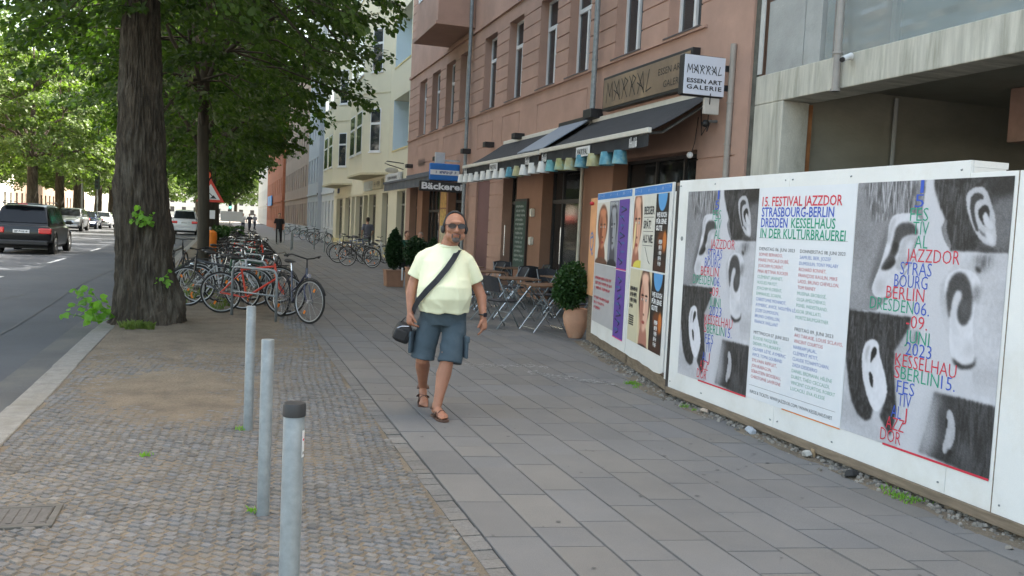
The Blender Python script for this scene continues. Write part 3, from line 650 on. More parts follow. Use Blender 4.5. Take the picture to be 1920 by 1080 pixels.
    dk = shape([(20, 940), (445, 985), (430, 1065), (382, 1148), (342, 1215), (342, 1335), (352, 1455), (366, 1605), (352, 1748), (330, 1800), (300, 1750), (258, 1668), (290, 1568), (300, 1458), (280, 1358), (250, 1258), (240, 1168), (200, 1138), (150, 1158), (130, 1258), (140, 1408), (170, 1528), (216, 1610), (200, 1690), (165, 1710), (110, 1660), (70, 1570), (50, 1460), (30, 1300)], .19, 2, rnd=0, tex=.2*(hair2-.5)); strands(dk, (0, .47), (.40, .75), 190, 9, (.04, .40), .004)
    shape([(135, 1208), (160, 1158), (200, 1140), (236, 1165), (242, 1238), (272, 1338), (302, 1458), (302, 1528), (270, 1608), (240, 1650), (200, 1610), (165, 1508), (140, 1408), (130, 1308)], .86, 1, tex=skin)
    shape([(185, 1318), (188, 1238), (205, 1190), (228, 1205), (224, 1250), (202, 1280)], .08, 1); shape([(178, 1365), (200, 1375), (212, 1438), (206, 1482), (188, 1448)], .12, 1); shape([(150, 1230), (165, 1190), (185, 1180), (168, 1240), (160, 1330)], .7, 2); shape([(480, 1060), (500, 1100), (490, 1170), (470, 1160)], .35, 4)
    M5 = shape([(610, 1485), (1090, 1590), (1060, 2120), (520, 1900), (560, 1750)], .23, 2, rnd=0, tex=.12*(lo-.5)+skin); shape([(590, 1480), (650, 1500), (640, 1700), (600, 1950), (500, 1930), (540, 1700)], .70, 9, amt=.9); strands(M5*sm(.72, .8, U), (.74, .68), (1, .95), 130, 12, (.08, .34), .005)
    shape([(640, 1560), (690, 1600), (680, 1760), (650, 1800)], .22, 7, M5); shape([(690, 1608), (722, 1600), (746, 1668), (756, 1768), (741, 1838), (712, 1898), (680, 1910), (670, 1858), (690, 1788), (696, 1708)], .70, 1, tex=skin); shape([(690, 1650), (706, 1690), (697, 1745), (685, 1705)], .1, 1); shape([(700, 1880), (730, 1870), (745, 1900), (710, 1940)], .08, 2); shape([(790, 1800), (850, 1800), (860, 1990), (780, 1960)], .36, 9)
    # white paper between the pictures
    img += (np.random.RandomState(4).rand(h, w_, 1)-.5)*.09*np.clip((.8-img)/.3+.3, 0, 1)
    return np.clip(img*np.array([.97, .97, 1.0]), 0, 1)
ear_img = ear_poster()
RED = mat('print_red', (.62, .03, .06), .6, .05); BLUE = mat('print_blue', (.04, .1, .5), .6, .05); GREEN = mat('print_green', (.02, .32, .19), .6, .05); INK = mat('print_black', (.03, .03, .035), .6, .05)
PR = [RED, BLUE, GREEN, INK]
PALEP = [mat('faded_red', (.6, .2, .22), .6, .03), mat('faded_blue', (.25, .32, .58), .6, .03), mat('faded_green', (.3, .5, .42), .6, .03), mat('faded_black', (.14, .14, .15), .6, .03)]
def festival_poster(yl, yr, z0, z1, label):
    wd, ht = yl-yr, z1-z0
    Fp = lambda e: (lambda u, v: (HX-.003-e, yl-u*wd, z1-v*ht))
    o = picture('poster', ear_img, Fp(0), hd); o['label'] = label
    T = lambda x, y: (HX-.0055, yl-x*wd, z1-(1-y)*ht)
    mb = MB()
    rows = [('1', .455, .023, .022, 1), ('5', .425, .075, .06, 1), ('FES', .40, .125, .12, 2), ('TIV', .425, .175, .105, 2), ('AL', .445, .225, .085, 2), ('JAZZDOR', .395, .275, .34, 0), ('STRAS', .36, .325, .21, 1),
            ('BOURG', .325, .373, .225, 1), ('BERLIN', .275, .42, .26, 0), ('DRESDEN', .16, .468, .31, 2), ('06.', .475, .468, .10, 1), ('-09.', .43, .52, .14, 0), ('JUNI', .43, .575, .16, 2), ('2023', .44, .62, .17, 1),
            ('KESSELHAU', .375, .668, .395, 0), ('S', .375, .715, .038, 0), ('BERLIN', .42, .715, .25, 2), ('15.', .685, .715, .085, 1), ('FES', .40, .768, .12, 1), ('TIV', .415, .815, .09, 1), ('AL', .375, .865, .07, 1), ('J', .46, .865, .024, 0), ('AZZ', .345, .912, .125, 0), ('DOR', .31, .962, .145, 0)]
    for s_, x, v, wd_, ci in rows:
        put_text(mb, s_, T, x, 1-v-.024, .070, width=wd_, mi=ci, bold=-.0006)
    lo_ = mb.build('lettering', PR, o, recalc=False)
    e = MB(); e.add([T(.33, -.004), T(1.0, -.004), T(1.0, .004), T(.33, .004)], [(0, 1, 2, 3)]); e.build('red_edge', RED, o, recalc=False)
festival_poster(7.78, 6.565, .275, 2.085, 'leftmost ear poster, narrow in view, beside the fence end')
festival_poster(5.32, 3.99, .285, 2.09, 'large ear poster nearest the camera')
def programme_poster():
    yl, yr, z0, z1 = 6.56, 5.325, .28, 2.088; wd, ht = yl-yr, z1-z0
    b = MB(); b.add([(HX-.003, yl, z0), (HX-.003, yr, z0), (HX-.003, yr, z1), (HX-.003, yl, z1)], [(0, 1, 2, 3)])
    o = b.build('poster', mat('white_poster_paper', (.74, .76, .79), .55, .02), hd, recalc=False); o['label'] = 'white programme poster listing concerts in red blue and green'
    T = lambda x, y: (HX-.005, yl-x*wd, z1-(1-y)*ht); mb = MB()
    for (s_, x, v, w_, ci) in (('15. FESTIVAL JAZZDOR', .045, .066, .83, 0), ('STRASBOURG-BERLIN', .045, .115, .76, 1), ('DRESDEN', .045, .164, .30, 1), ('KESSELHAUS', .385, .164, .44, 2), ('IN DER KULTURBRAUEREI', .045, .213, .88, 2)):
        put_text(mb, s_, T, x, 1-v-.02, .062, width=w_, mi=ci, bold=.0008)
    mb.build('headline', PR, o, recalc=False)
    mb = MB(); cols = [(.045, .275, [('DIENSTAG 06. JUNI 2023', 3), ('SOPHIE BERNADO,', 0), ('MARIE PASCALE DUBÉ,', 0), ('JOACHIM FLORENT,', 0), ('PINA BETTINA RÜCKER', 0), ('CLÉMENT JANINET,', 2), ('HUGUES MAYOT,', 2), ('JOACHIM FLORENT,', 2), ('EMMANUEL SCARPA,', 2), ('CHRISTOPHE MONNIOT,', 1), ('AYMERIC AVICE, NGUYÊN LÊ,', 1), ('JOZEF DUMOULIN,', 1), ('BRUNO CHEVILLON,', 1), ('FRANCK VAILLANT', 1), None,
            ('MITTWOCH 07. JUNI 2023', 3), ('ÉLODIE PASQUIER,', 2), ('DIDIER ITHURSARRY,', 2), ('OLIVIER LÉTÉ, AYMERIC', 1), ('AVICE, TOMA GOUBAND', 1), ('SYLVAIN RIFFLET,', 0), ('JON IRABAGON,', 0), ('SÉBASTIEN BOISSEAU,', 0), ('CHRISTOPHE LAVERGNE', 0)]),
        (.5, .275, [('DONNERSTAG 08. JUNI 2023', 3), ('SAMUEL BER, JOZEF', 1), ('DUMOULIN, TONY MALABY', 1), ('RICHARD BONNET,', 0), ('FRANÇOIS RAULIN, MIKE', 0), ('LADD, BRUNO CHEVILLON,', 0), ('TOM RAINEY', 0), ('MUSINA EBOBISSÉ,', 2), ('OLGA AMELCHENKO,', 2), ('POVEL WIDESTRAND,', 2), ('IGOR SPALLATI,', 2), ('MORITZ BAUMGÄRTNER', 2), None,
            ('FREITAG 09. JUNI 2023', 3), ('AKI TAKASE, LOUIS SCLAVIS,', 0), ('VINCENT COURTOIS', 0), ('NARRAM JALAL,', 1), ('CLÉMENT PETIT,', 1), ('CLAUDE TCHAMITCHIAN,', 1), ('ZAZA DESIDERIO', 1), ('DANIEL ERDMANN, HÉLÈNE', 2), ('DURET, THÉO CECCALDI,', 2), ('VINCENT COURTOIS, ROBERT', 2), ('LUCACIU, EVA KLESSE', 2)])]
    for x, v, lines in cols:
        for k, ln in enumerate(lines):
            if ln: put_text(mb, ln[0], T, x, 1-v-.018-.0265*k, .0215, width=.0185*len(ln[0])*.98, mi=ln[1])
    put_text(mb, 'INFOS & TICKETS: WWW.JAZZDOR.COM / WWW.KESSELHAUS.NET', T, .045, .025, .022, width=.88, mi=3)
    mb.build('small_print', PALEP, o, recalc=False)
    e = MB()
    for a, z_, w_ in ((.03, .765, .0012), (.03, .062, .0012)): e.add([T(a, z_), T(.95, z_), T(.95, z_+w_), T(a, z_+w_)], [(0, 1, 2, 3)])
    e.build('rule', PALEP[3], o, recalc=False)
    e = MB(); e.add([T(.42, -.003), T(1, -.003), T(1, .002), T(.42, .002)], [(0, 1, 2, 3)]); e.build('orange_edge', mat('orange_ink', (.7, .2, .02), .6), o, recalc=False)
programme_poster()
# ================================================================= second wall, pasted with small advertisements
A0 = Vector((4.40, 8.06, 0)); AD = Vector((.77, 3.8, 0)).normalized(); AN = Vector((-AD.y, AD.x, 0))
FW = lambda u, z, q=0: tuple(A0+AD*u-AN*q+Vector((0, 0, z)))
pw = thing('poster_wall', (4.8, 9.9, 0), 'shorter wooden hoarding pasted with faces, purple and yellow adverts', 'poster wall')
for k, (u0, u1) in enumerate(((.15, 1.775), (1.80, 3.84))):
    b = MB(); n_ = 14
    for i in range(n_):                            # torn, curling lower edge
        a, c = u0+(u1-u0)*i/n_, u0+(u1-u0)*(i+1)/n_; z = lambda q: .165+.02*noise.noise(Vector((q*3, k, 0)))+(.03 if q-u0 < .1 and k == 0 else 0)
        b.add([FW(a, z(a), 0), FW(c, z(c), 0), FW(c, 2.2, 0), FW(a, 2.2, 0), FW(a, z(a), .02), FW(c, z(c), .02), FW(c, 2.2, .02), FW(a, 2.2, .02)], [(0, 1, 2, 3), (7, 6, 5, 4), (0, 4, 5, 1), (3, 2, 6, 7), (0, 3, 7, 4), (1, 5, 6, 2)])
    b.build('panel', HOARD, pw, recalc=False)
b = MB(); fbox(b, FW, .0, 3.85, .03, .15, .022, .06); b.build('bottom_rail', WOOD, pw)
for u in (.06, 1.79, 3.9):
    b = MB(); fbox(b, FW, u-.045, u+.045, 0, 2.19, .022, .1); b.build('post', WOOD, pw)
b = MB(); fbox(b, FW, 3.97, 4.3, 0, 1.9, .03, .05); b.build('plank', WOOD, pw)
b = MB(); fbox(b, FW, -.02, .1, .15, 2.1, .0, .02); b.build('edge_board', HOARD, pw)
b = MB(); fbox(b, FW, 3.86, 4.3, .7, 2.14, .0, .02)
ob_ = b.build('orange_board', mat('faded_orange_board', (.72, .36, .17), .7, .15, 3), pw); b = MB()
T = lambda x, y: FW(4.3-x, y, -.003)
for k in range(9):
    a = k*.75; stroke(b, T, [(.2+.11*math.cos(a), 1.5+.13*math.sin(a)), (.2+.11*math.cos(a+.7), 1.5+.13*math.sin(a+.7))], .03)
stroke(b, T, [(.14, 1.55), (.26, 1.57)], .03); stroke(b, T, [(.2, 1.37), (.27, 1.3), (.3, 1.33)], .03); b.build('scrawl', mat('blue_scrawl', (.12, .22, .45), .6), ob_, recalc=False)
b = MB(); b.ell(FW(4.1, 2.06, -.03), (.035, .035, .03)); b.build('red_knob', mat('red_plastic', (.45, .02, .03), .4), pw, smooth=180)
BLUEH = mat('blue_header_paper', (.05, .24, .6), .5, .04)
def ad(u0, u1, z0, z1, img=None, col=None, label=None, q=0):
    """u0 > u1 because the left edge lies further along the wall"""
    f = lambda a, c: FW(u0+(u1-u0)*a, z1+(z0-z1)*c, -.003-q)
    if img is not None: o = picture('poster', img, f, pw)
    else:
        b = MB(); b.add([f(0, 1), f(1, 1), f(1, 0), f(0, 0)], [(0, 1, 2, 3)]); o = b.build('poster', mat('poster_ground', col, .55, .06, 3), pw, recalc=False)
    if label: o['label'] = label
    return o, (lambda x, y: FW(u0+(u1-u0)*x, z0+(z1-z0)*y, -.0055-q))
for u0, u1 in ((3.82, 1.85), (1.72, .2)):
    o, T = ad(u0, u1, 2.105, 2.19, col=(.05, .22, .58), label='blue header strip'); m_ = MB()
    for k in range(5): scribble(m_, T, .04+.19*k, .35, .13, .4, k, .006)
    m_.build('lettering', WHITE, o, recalc=False)
def face_img(bg, skin, hair, shade, turn=0, tint=1.0, cx=.5, fs=1.0):
    h, w_ = 100, 60; U, V = grid_uv(h, w_); im = np.zeros((h, w_, 3))+np.array(bg)
    B = lambda c, r, a, v, s=.12: blob(im, U, V, (cx+(c[0]-.5)*fs, .5+(c[1]-.5)*fs), (r[0]*fs, r[1]*fs), a, v, s, asp=1.6)
    sk = np.array(skin); sh = np.array(shade); hr = np.array(hair)
    B((.5, .36), (.40, .52), 0, hr, .1); B((.5, .9), (.3, .4), 0, sh, .1); B((.5, 1.05), (.6, .25), 0, hr*.8+.05, .1)
    B((.5, .44), (.31, .50), 0, sk, .1); B((.34+turn, .5), (.13, .4), 0, sh, .6); B((.5, .16), (.26, .1), 0, sk*1.05, .5)
    for s_ in (-1, 1):
        B((.5+.13*s_+turn, .40), (.07, .022), 0, (.93, .92, .9), .2); B((.5+.13*s_+turn, .40), (.03, .03), 0, (.08, .05, .04), .2); B((.5+.13*s_+turn, .355), (.09, .018), 0, hr*.7, .4)
    B((.53+turn, .5), (.035, .13), 0, sk*1.1, .6); B((.5+turn, .565), (.06, .02), 0, sh*.8, .4); B((.5+turn, .65), (.10, .03), 0, np.array((.62, .25, .22))*tint+(1-tint)*.3, .25)
    return np.clip(im, 0, 1)
P1 = face_img((.86, .84, .80), (.78, .50, .36), (.45, .27, .18), (.52, .28, .18), .03)
P2 = face_img((.55, .56, .60), (.62, .63, .66), (.14, .14, .17), (.3, .3, .34), -.03, 0)
o, T = ad(3.80, 3.03, 1.20, 2.06, P1, label='poster of a bald brown face'); o, T = ad(3.02, 2.49, 1.20, 2.07, P2, label='grey portrait of a dark haired face')
m_ = MB(); scribble(m_, T, .1, .93, .8, .045, 3); m_.build('lettering', WHITE, o, recalc=False)
o, T = ad(3.80, 2.49, .36, 1.19, col=(.47, .46, .47), label='grey poster with lines of red text'); m_ = MB()
rs = random.Random(8)
for k, s_ in enumerate((.75, .8, .7, 0, .72, .5, .3)):
    if s_: scribble(m_, T, .08, .74-.085*k, s_, .045, k)
m_.build('lettering', RED, o, recalc=False)
for z0, z1 in ((1.185, 2.075), (.30, 1.165)):
    o, T = ad(2.475, 1.94, z0, z1, col=(.13, .06, .34), label='purple poster, upper of two' if z0 > 1 else 'purple poster, lower of two'); m_ = MB()
    for k in range(7):
        y0 = .90-k*.125; stroke(m_, T, [(.12+.5*rs.random(), y0), (.3+.5*rs.random(), y0-.05), (.2+.4*rs.random(), y0-.09)], .022, 1)
        scribble(m_, T, .1+.3*rs.random(), y0-.04, .35, .03, k)
    m_.build('lettering', [mat('teal_ink', (.05, .2, .4), .6), mat('dark_ink', (.03, .02, .08), .6)], o, recalc=False)
    e = MB(); e.add([T(0, -.012), T(1, -.012), T(1, .004), T(0, .004)], [(0, 1, 2, 3)]); e.build('pink_edge', mat('pink_ink', (.7, .05, .25), .6), o, recalc=False)
P3 = face_img((.90, .86, .80), (.86, .66, .56), (.35, .2, .13), (.66, .42, .34), .02, cx=.42, fs=1.25); U3, V3 = grid_uv(100, 60); blob(P3, U3, V3, (.22, .55), (.1, .33), 12, (.92, .84, .62), .1, asp=1.6); blob(P3, U3, V3, (.8, 1.0), (.6, .17), 0, (.9, .84, .35), .05, asp=1.6)
P4 = face_img((.88, .82, .68), (.90, .72, .63), (.2, .1, .07), (.7, .47, .4), -.02, fs=1.2)
def black_ad(seed):
    h, w_ = 100, 60; U, V = grid_uv(h, w_); im = np.zeros((h, w_, 3))+np.array((.13, .10, .09))
    blob(im, U, V, (.5, .0), (.36, .36), 0, (.35, .62, .84), .06, asp=1.6); blob(im, U, V, (.65, .62), (.4, .22), 10, (.42, .22, .1), .3, asp=1.6); blob(im, U, V, (.5, .95), (.6, .2), 0, (.25, .14, .09), .3, asp=1.6)
    blob(im, U, V, (.82, .6), (.14, .2), 0, (.78, .45, .2), .3, asp=1.6); return im
for (za, zb, first) in ((1.245, 2.095, True), (.36, 1.225, False)):
    pos = [(1.71, 1.27), (1.262, .76), (.752, .27)]
    if first:
        ad(pos[0][0], pos[0][1], za, zb, P3, label='advert of a woman holding a pale tube')
        o, T = ad(pos[1][0], pos[1][1], za, zb, col=(.70, .68, .60), label='cream advert with three words in black'); m_ = MB()
        for k, (s_, w_) in enumerate((('BESSER', .84), ('SPÄT!', .62), ('ALS NIE.', .84))):
            put_text(m_, s_, T, .08, .74-.19*k, .15, width=w_, bold=.003); stroke(m_, T, [(.08, .70-.19*k), (.9, .70-.19*k)], .006)
        stroke(m_, T, [(.3, .3), (.6, .12), (.75, .08)], .015); m_.build('lettering', INK, o, recalc=False)
    else:
        o, T = ad(pos[0][0], pos[0][1], za, zb, col=(.66, .60, .42), label='beige advert with small black text'); m_ = MB()
        for k, s_ in enumerate((.75, .7, .72, .35)): scribble(m_, T, .1, .7-.08*k, s_, .05, k, .012)
        for k in range(5): scribble(m_, T, .1, .34-.03*k, .5, .016, k)
        m_.build('lettering', INK, o, recalc=False)
        ad(pos[1][0], pos[1][1], za, zb, P4, label='advert with a smiling woman close up')
    o, T = ad(pos[2][0], pos[2][1], za, zb, black_ad(1), label='dark advert with white words, %s of two' % ('upper' if first else 'lower')); m_ = MB()
    for k, (s_, w_) in enumerate((('WE KOCH', .8), ('FÜR EINE', .8), ('GUTE', .5))): put_text(m_, s_, T, .1, .70-.085*k, .085, width=w_, bold=.004)
    for k in range(5): scribble(m_, T, .4, .36-.07*k, .25, .045, k, .012)
    m_.build('lettering', WHITE, o, recalc=False)
# ================================================================= the salmon building with the cafe
X0 = 7.0; WY0 = 10.93; WY1 = 35.3; TOP = 19.2
red = thing('apartment_building', (X0, 20, 0), 'salmon pink rendered apartment building with grooved plaster above the cafe and bakery', 'building')
FR = frame_of((X0, 0, 0), (0, 1, 0), (-1, 0, 0))
winY = [(12.42, 13.5), (14.5, 15.62), (16.88, 18.05), (18.82, 19.95), (21.2, 22.35), (23.45, 24.62), (26.25, 27.35), (28.05, 29.2), (30.1, 31.3), (32.2, 33.4)]
fl = [(4.93, 6.98), (8.55, 10.6), (12.1, 14.1), (15.6, 17.5)]
rc = [(11.6-WY0, WY1-WY0, z, z+.028, .022) for k in range(3) for z in [5.24+.325*i+3.62*k for i in range(6)]]
rc += [(12.2-WY0, WY1-WY0, 4.86-.0, 4.9, -.05), (11.6-WY0, WY1-WY0, 7.32, 7.42, -.06), (11.6-WY0, WY1-WY0, 10.95, 11.03, -.05)]
for a, b_ in ((16.85, 19.9), (21.2, 22.65), (23.5, 25.05), (26.1, 29.3), (30, 33.4)):
    a -= WY0; b_ -= WY0
    for q in ((a, b_, 4.55, 4.575), (a, b_, 3.86, 3.885), (a, a+.025, 3.86, 4.575), (b_-.025, b_, 3.86, 4.575)): rc.append((*q, .02))
for z0, z1 in fl:
    for a, b_ in winY:
        rc.append((a-WY0, b_-WY0, z0, z1, (.34,)))
shops = [(12.28, 15.38, .02, 3.0), (16.8, 19.25, .02, 3.0), (21.12, 22.28, .02, 3.0), (26.35, 28.25, .02, 3.0), (29.4, 32.2, .02, 3.0), (33.1, 34.5, .5, 3.0)]
for k in range(8):                                 # grooved pilasters
    for a, b_ in ((11.2, 12.28), (22.28, 23.5), (24.9, 26.35)): rc.append((a-WY0, b_-WY0, .45+.34*k, .475+.34*k, .02))
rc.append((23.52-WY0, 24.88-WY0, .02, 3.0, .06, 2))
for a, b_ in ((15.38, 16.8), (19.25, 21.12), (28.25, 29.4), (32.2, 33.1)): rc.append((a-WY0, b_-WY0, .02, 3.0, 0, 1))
for a, b_, z0, z1 in shops: rc.append((a-WY0, b_-WY0, z0, z1, (.36,)))
b = MB(); wall(b, (X0, WY0, 0), (0, 1, 0), (-1, 0, 0), WY1-WY0, 0, TOP, rc)
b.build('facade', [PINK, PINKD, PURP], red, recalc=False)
b = MB(); b.box(X0+.37, X0+12, WY0, WY1, -.1, 3.05); b.box(X0+.52, X0+12, WY0+.01, WY1, 3.06, TOP-.02); b.build('room', ROOM, red)
b = MB(); b.box(X0-.02, X0+12, WY0-.02, WY0-.002, 0, TOP); b.build('party_wall', PINK, red)
b = MB(); b.add([(X0-.3, WY0, TOP), (X0-.3, WY1, TOP), (X0+5, WY1, TOP+3.5), (X0+5, WY0, TOP+3.5), (X0+12, WY0, TOP), (X0+12, WY1, TOP)], [(0, 1, 2, 3), (3, 2, 5, 4), (0, 3, 4), (1, 5, 2)]); b.build('roof', mat('roof_tile', (.2, .09, .06), .8), red)
for fi, (z0, z1) in enumerate(fl):
    for (a, c_) in winY:
        if fi == 1 and 25.9 < a < 29: continue
        window(red, FR, a, c_, z0, z1, q=.2, curtain=CURT if (a < 14.5 or (int(a*10) % 3)) else None, sill=False)
# ledge strip under the windows, dark zinc
ZN = mat('dark_zinc', (.09, .075, .075), .6)
for a, c_ in winY: b = MB(); b.box(X0-.065, X0+.19, a-.05, c_+.05, 4.9, 4.925); b.build('window_ledge', ZN, red)
# shop fronts
window(red, FR, 12.28, 15.38, .02, 3.0, q=.3, fm=DARKF, gm=GLASSS, transom=.0, mull=False, bars=(13.2, 14.2), sill=False, name='shop_window')
window(red, FR, 16.8, 19.25, .02, 3.0, q=.26, fm=DARKF, gm=GLASSS, transom=.76, mull=False, bars=(17.5, 18.6), sill=False, name='shop_door')
window(red, FR, 21.12, 22.28, .02, 3.0, q=.26, fm=DARKF, gm=GLASSS, transom=.76, mull=True, sill=False, name='shop_window')
window(red, FR, 26.35, 28.25, .02, 3.0, q=.26, fm=DARKF, gm=GLASSS, transom=.8, mull=False, bars=(27.0,), sill=False, name='shop_window')
window(red, FR, 29.4, 32.2, .02, 3.0, q=.26, fm=DARKF, gm=GLASSS, transom=.7, mull=False, bars=(30.2, 31.0, 31.6), sill=False, name='shop_window')
window(red, FR, 33.1, 34.5, .5, 3.0, q=.26, fm=DARKF, gm=GLASSS, transom=.7, mull=True, sill=False, name='shop_window')
for yy in (16.95, 21.3):
    b = MB(); b.cyl((X0-.04, yy+.9 if yy < 17 else yy+.55, .9), (X0-.04, yy+.9 if yy < 17 else yy+.55, 1.7), .014); b.build('door_handle', CHROME, red)
# projecting bay
b = MB(); b.box(5.86, 7.0-.002, 25.85, 29.05, 7.62, TOP-.5); b.box(5.8, 7-.002, 25.8, 29.1, 7.52, 7.618); b.build('bay', PINK, red, bevel=.01)
FB = frame_of((5.86, 0, 0), (0, 1, 0), (-1, 0, 0))
for z0 in (8.7, 12.2, 15.7):
    for a in (26.3, 27.7): 
        b = MB(); fbox(b, FB, a, a+.95, z0, z0+1.9, -.02, -.002); w_ = b.build('window', WHITE, red); b = MB(); fbox(b, FB, a+.07, a+.88, z0+.07, z0+1.83, -.026, -.022); b.build('pane', GLASSD, w_)
b = MB(); FSd = frame_of((5.86, 25.85, 0), (1, 0, 0), (0, -1, 0)); fbox(b, FSd, .3, .85, 9.0, 10.9, -.02, -.002); w_ = b.build('window', WHITE, red); b = MB(); fbox(b, FSd, .36, .79, 9.06, 10.84, -.026, -.022); b.build('pane', GLASSD, w_)
# down pipes and small fittings
for yy, zb in ((16.25, 4.05), (25.8, .1)):
    b = MB(); b.cyl((X0-.13, yy, zb), (X0-.13, yy, 18.8), .055, n=14); [b.cyl((X0-.13, yy, z), (X0-.13, yy, z+.03), .066) for z in (5, 7, 9, 11)]; b.build('downpipe', GALV, red, smooth=40)
b = MB(); b.box(X0-.26, X0-.003, 16.02, 16.42, 3.86, 4.04); b.build('pipe_box', BLACK, red, bevel=.01)
for yy, z in ((20.85, 3.9), (23.4, 3.88), (29.55, 3.85), (34.3, 3.85), (25.8, 3.86)):
    b = MB(); b.box(X0-.26, X0-.003, yy-.13, yy+.13, z-.07, z+.07); b.box(X0-.22, X0-.04, yy-.09, yy+.09, z-.075, z-.0701, ); tag(b.build('wall_lamp', BLACK, bevel=.012), {20.85: 'right one of two black box lamps above the left cafe awning', 23.4: 'left one of two black box lamps above the left cafe awning', 29.55: 'black box lamp on the salmon wall above the bakery awning, near the blue sign', 34.3: 'black box lamp at the cream building corner above the end of the bakery awning', 25.8: 'black box lamp beside the long down pipe'}[yy], 'wall lamp')
# door cards, menus, tile strips and lights beside the cafe door
b = MB(); b.cyl((X0-.12, 16.62, .1), (X0-.12, 16.62, 3.0), .035, n=12); tag(b.build('downpipe', mat('cream_pipe', (.5, .46, .38), .5), red, smooth=40))
for yy, z in ((19.75, 2.02), (19.75, 1.35)):
    b = MB(); b.box(X0-.1, X0-.003, yy-.06, yy+.06, z-.09, z+.09); b.box(X0-.075, X0-.02, yy-.045, yy+.045, z-.1, z+.1); tag(b.build('wall_lamp', mat('white_glass_lamp_%d' % (z*10), (.7, .69, .62), .3), bevel=.01), 'small white wall lamp by the cafe door, %s of the pair' % ('upper' if z > 1.7 else 'lower'), 'wall lamp')
mn = thing('menu_board', (X0-.05, 20.55, 0), 'tall green chalkboard menu leaning beside the cafe door', 'chalkboard'); b = MB(); b.box(X0-.06, X0-.012, 20.12, 21.05, .62, 2.36); b.build('frame', mat('dark_wood_frame', (.04, .03, .025), .6), mn, bevel=.006)
b = MB(); b.box(X0-.066, X0-.061, 20.17, 21.0, .68, 2.3); bo = b.build('board', mat('chalkboard', (.05, .085, .07), .8, .3, 5), mn); b = MB()
T = lambda x, y: (X0-.0665, 20.96-x, .7+y)
for k in range(13): scribble(b, T, .05, 1.45-.11*k, random.uniform(.4, .72), .05, k, .009)
b.build('chalk_writing', mat('chalk_writing', (.4, .44, .42), .9), bo, recalc=False)
FC = thing('menu_case', (X0-.04, 15.9, 0), 'small framed menu showcase on the pillar right of the cafe door', 'showcase'); b = MB(); fbox(b, FR, 15.65, 16.2, 1.05, 2.1, -.06, -.003); b.build('case', mat('brown_case', (.3, .18, .1), .6), FC, bevel=.005); b = MB(); fbox(b, FR, 15.7, 16.15, 1.1, 2.05, -.066, -.061); b.build('sheet', mat('pale_menu', (.5, .46, .4), .4, .4, 9), FC)
ap = thing('window_poster', (X0-.02, 28.8, 0), 'colourful bakery advertisement panels fixed to the pillar under the bakery awning', 'advertisement')
for k, (z0, z1, c_) in enumerate(((2.2, 2.85, (.5, .3, .08)), (1.6, 2.15, (.55, .35, .1)), (.8, 1.55, (.55, .5, .36)), (1.56, 1.59, (.6, .6, .6)))):
    b = MB(); fbox(b, FR, 28.45, 29.2, z0, z1, -.02, -.003); b.build('panel', mat('ad_panel_%d' % k, c_, .5, .5, 7), ap)
# cctv and round light near the right end
cm = thing('security_camera', (6.85, 11.7, 3.35), 'small black round camera under the awning end near the sign post', 'security camera'); b = MB(); b.ell((6.78, 11.7, 3.33), (.06, .06, .055)); b.build('dome', BLACK, cm, smooth=180); b = MB(); b.cyl((6.998, 11.75, 3.38), (6.82, 11.72, 3.36), .02); b.build('bracket', GALV, cm)
lt = thing('wall_spotlight', (6.9, 12.26, 2.9), 'small white round spotlight on the pillar below the awning end', 'spotlight'); b = MB(); b.ell((6.84, 12.22, 2.9), (.05, .05, .05)); b.build('head', WHITE, lt, smooth=180); b = MB(); b.tube([(6.995, 12.3, 3.5), (6.93, 12.25, 3.1), (6.86, 12.22, 2.92)], .006); b.build('cable', BLACK, lt)
b = MB(); b.tube([(6.6, 11.3, 3.7), (6.75, 11.6, 3.2), (6.9, 11.75, 3.4), (6.95, 12.1, 3.2), (6.98, 12.2, 3.6)], .007); tag(b.build('cable', BLACK), 'thin loose cable hanging beside the right end of the cafe awning', 'cable')
# long sign board
sg = thing('shop_sign', (6.9, 14, 4.2), 'long brown signboard with dark angular lettering above the cafe awning', 'sign'); b = MB(); b.box(6.86, 6.998, 12.36, 15.74, 3.95, 4.58); b.build('frame', BLACK, sg, bevel=.006)
SBM = mat('bronze_sign_face', (.22, .16, .11), .35, .25, 1.6, dirt=(.42, .3, .16), dsc=2.2, damt=.35)
b = MB(); b.box(6.85, 6.859, 12.42, 15.69, 4.0, 4.53); fc = b.build('sign_face', SBM, sg); b = MB(); T = lambda x, y: (6.847, 15.66-x, 4.0+y)
rune_word(b, T, .1, .09, 1.95, .36, .022); put_text(b, 'ESSEN ART', T, 2.2, .29, .16, width=.85); put_text(b, 'GALERIE', T, 2.4, .07, .16, width=.65); b.build('lettering', BLACK, fc, recalc=False)
# box sign on the post
bs = thing('shop_sign', (6.5, 11.42, 4), 'white light box sign with angular lettering sticking out from the wall on brackets', 'sign')
b = MB(); b.box(6.17, 6.86, 11.36, 11.5, 3.66, 4.245); b.build('box', BLACK, bs, bevel=.03, seg=4); b = MB(); b.box(6.185, 6.845, 11.348, 11.362, 3.675, 4.23); fc = b.build('sign_face', mat('white_acrylic', (.60, .62, .70), .35, .03), bs, bevel=.02)
b = MB(); T = lambda x, y: (6.185+x, 11.345, 3.675+y); rune_word(b, T, .04, .30, .59, .12, .011); put_text(b, 'ESSEN ART', T, .045, .165, .085, width=.57, bold=.002); put_text(b, 'GALERIE', T, .045, .075, .085, width=.57, bold=.002, spacing=1.2); b.build('lettering', BLACK, fc, recalc=False)
for za, zb in ((3.78, 3.86), (4.06, 4.14)): b = MB(); b.box(6.86, 6.99, 11.4, 11.45, za, zb); b.build('bracket', BLACK, bs)
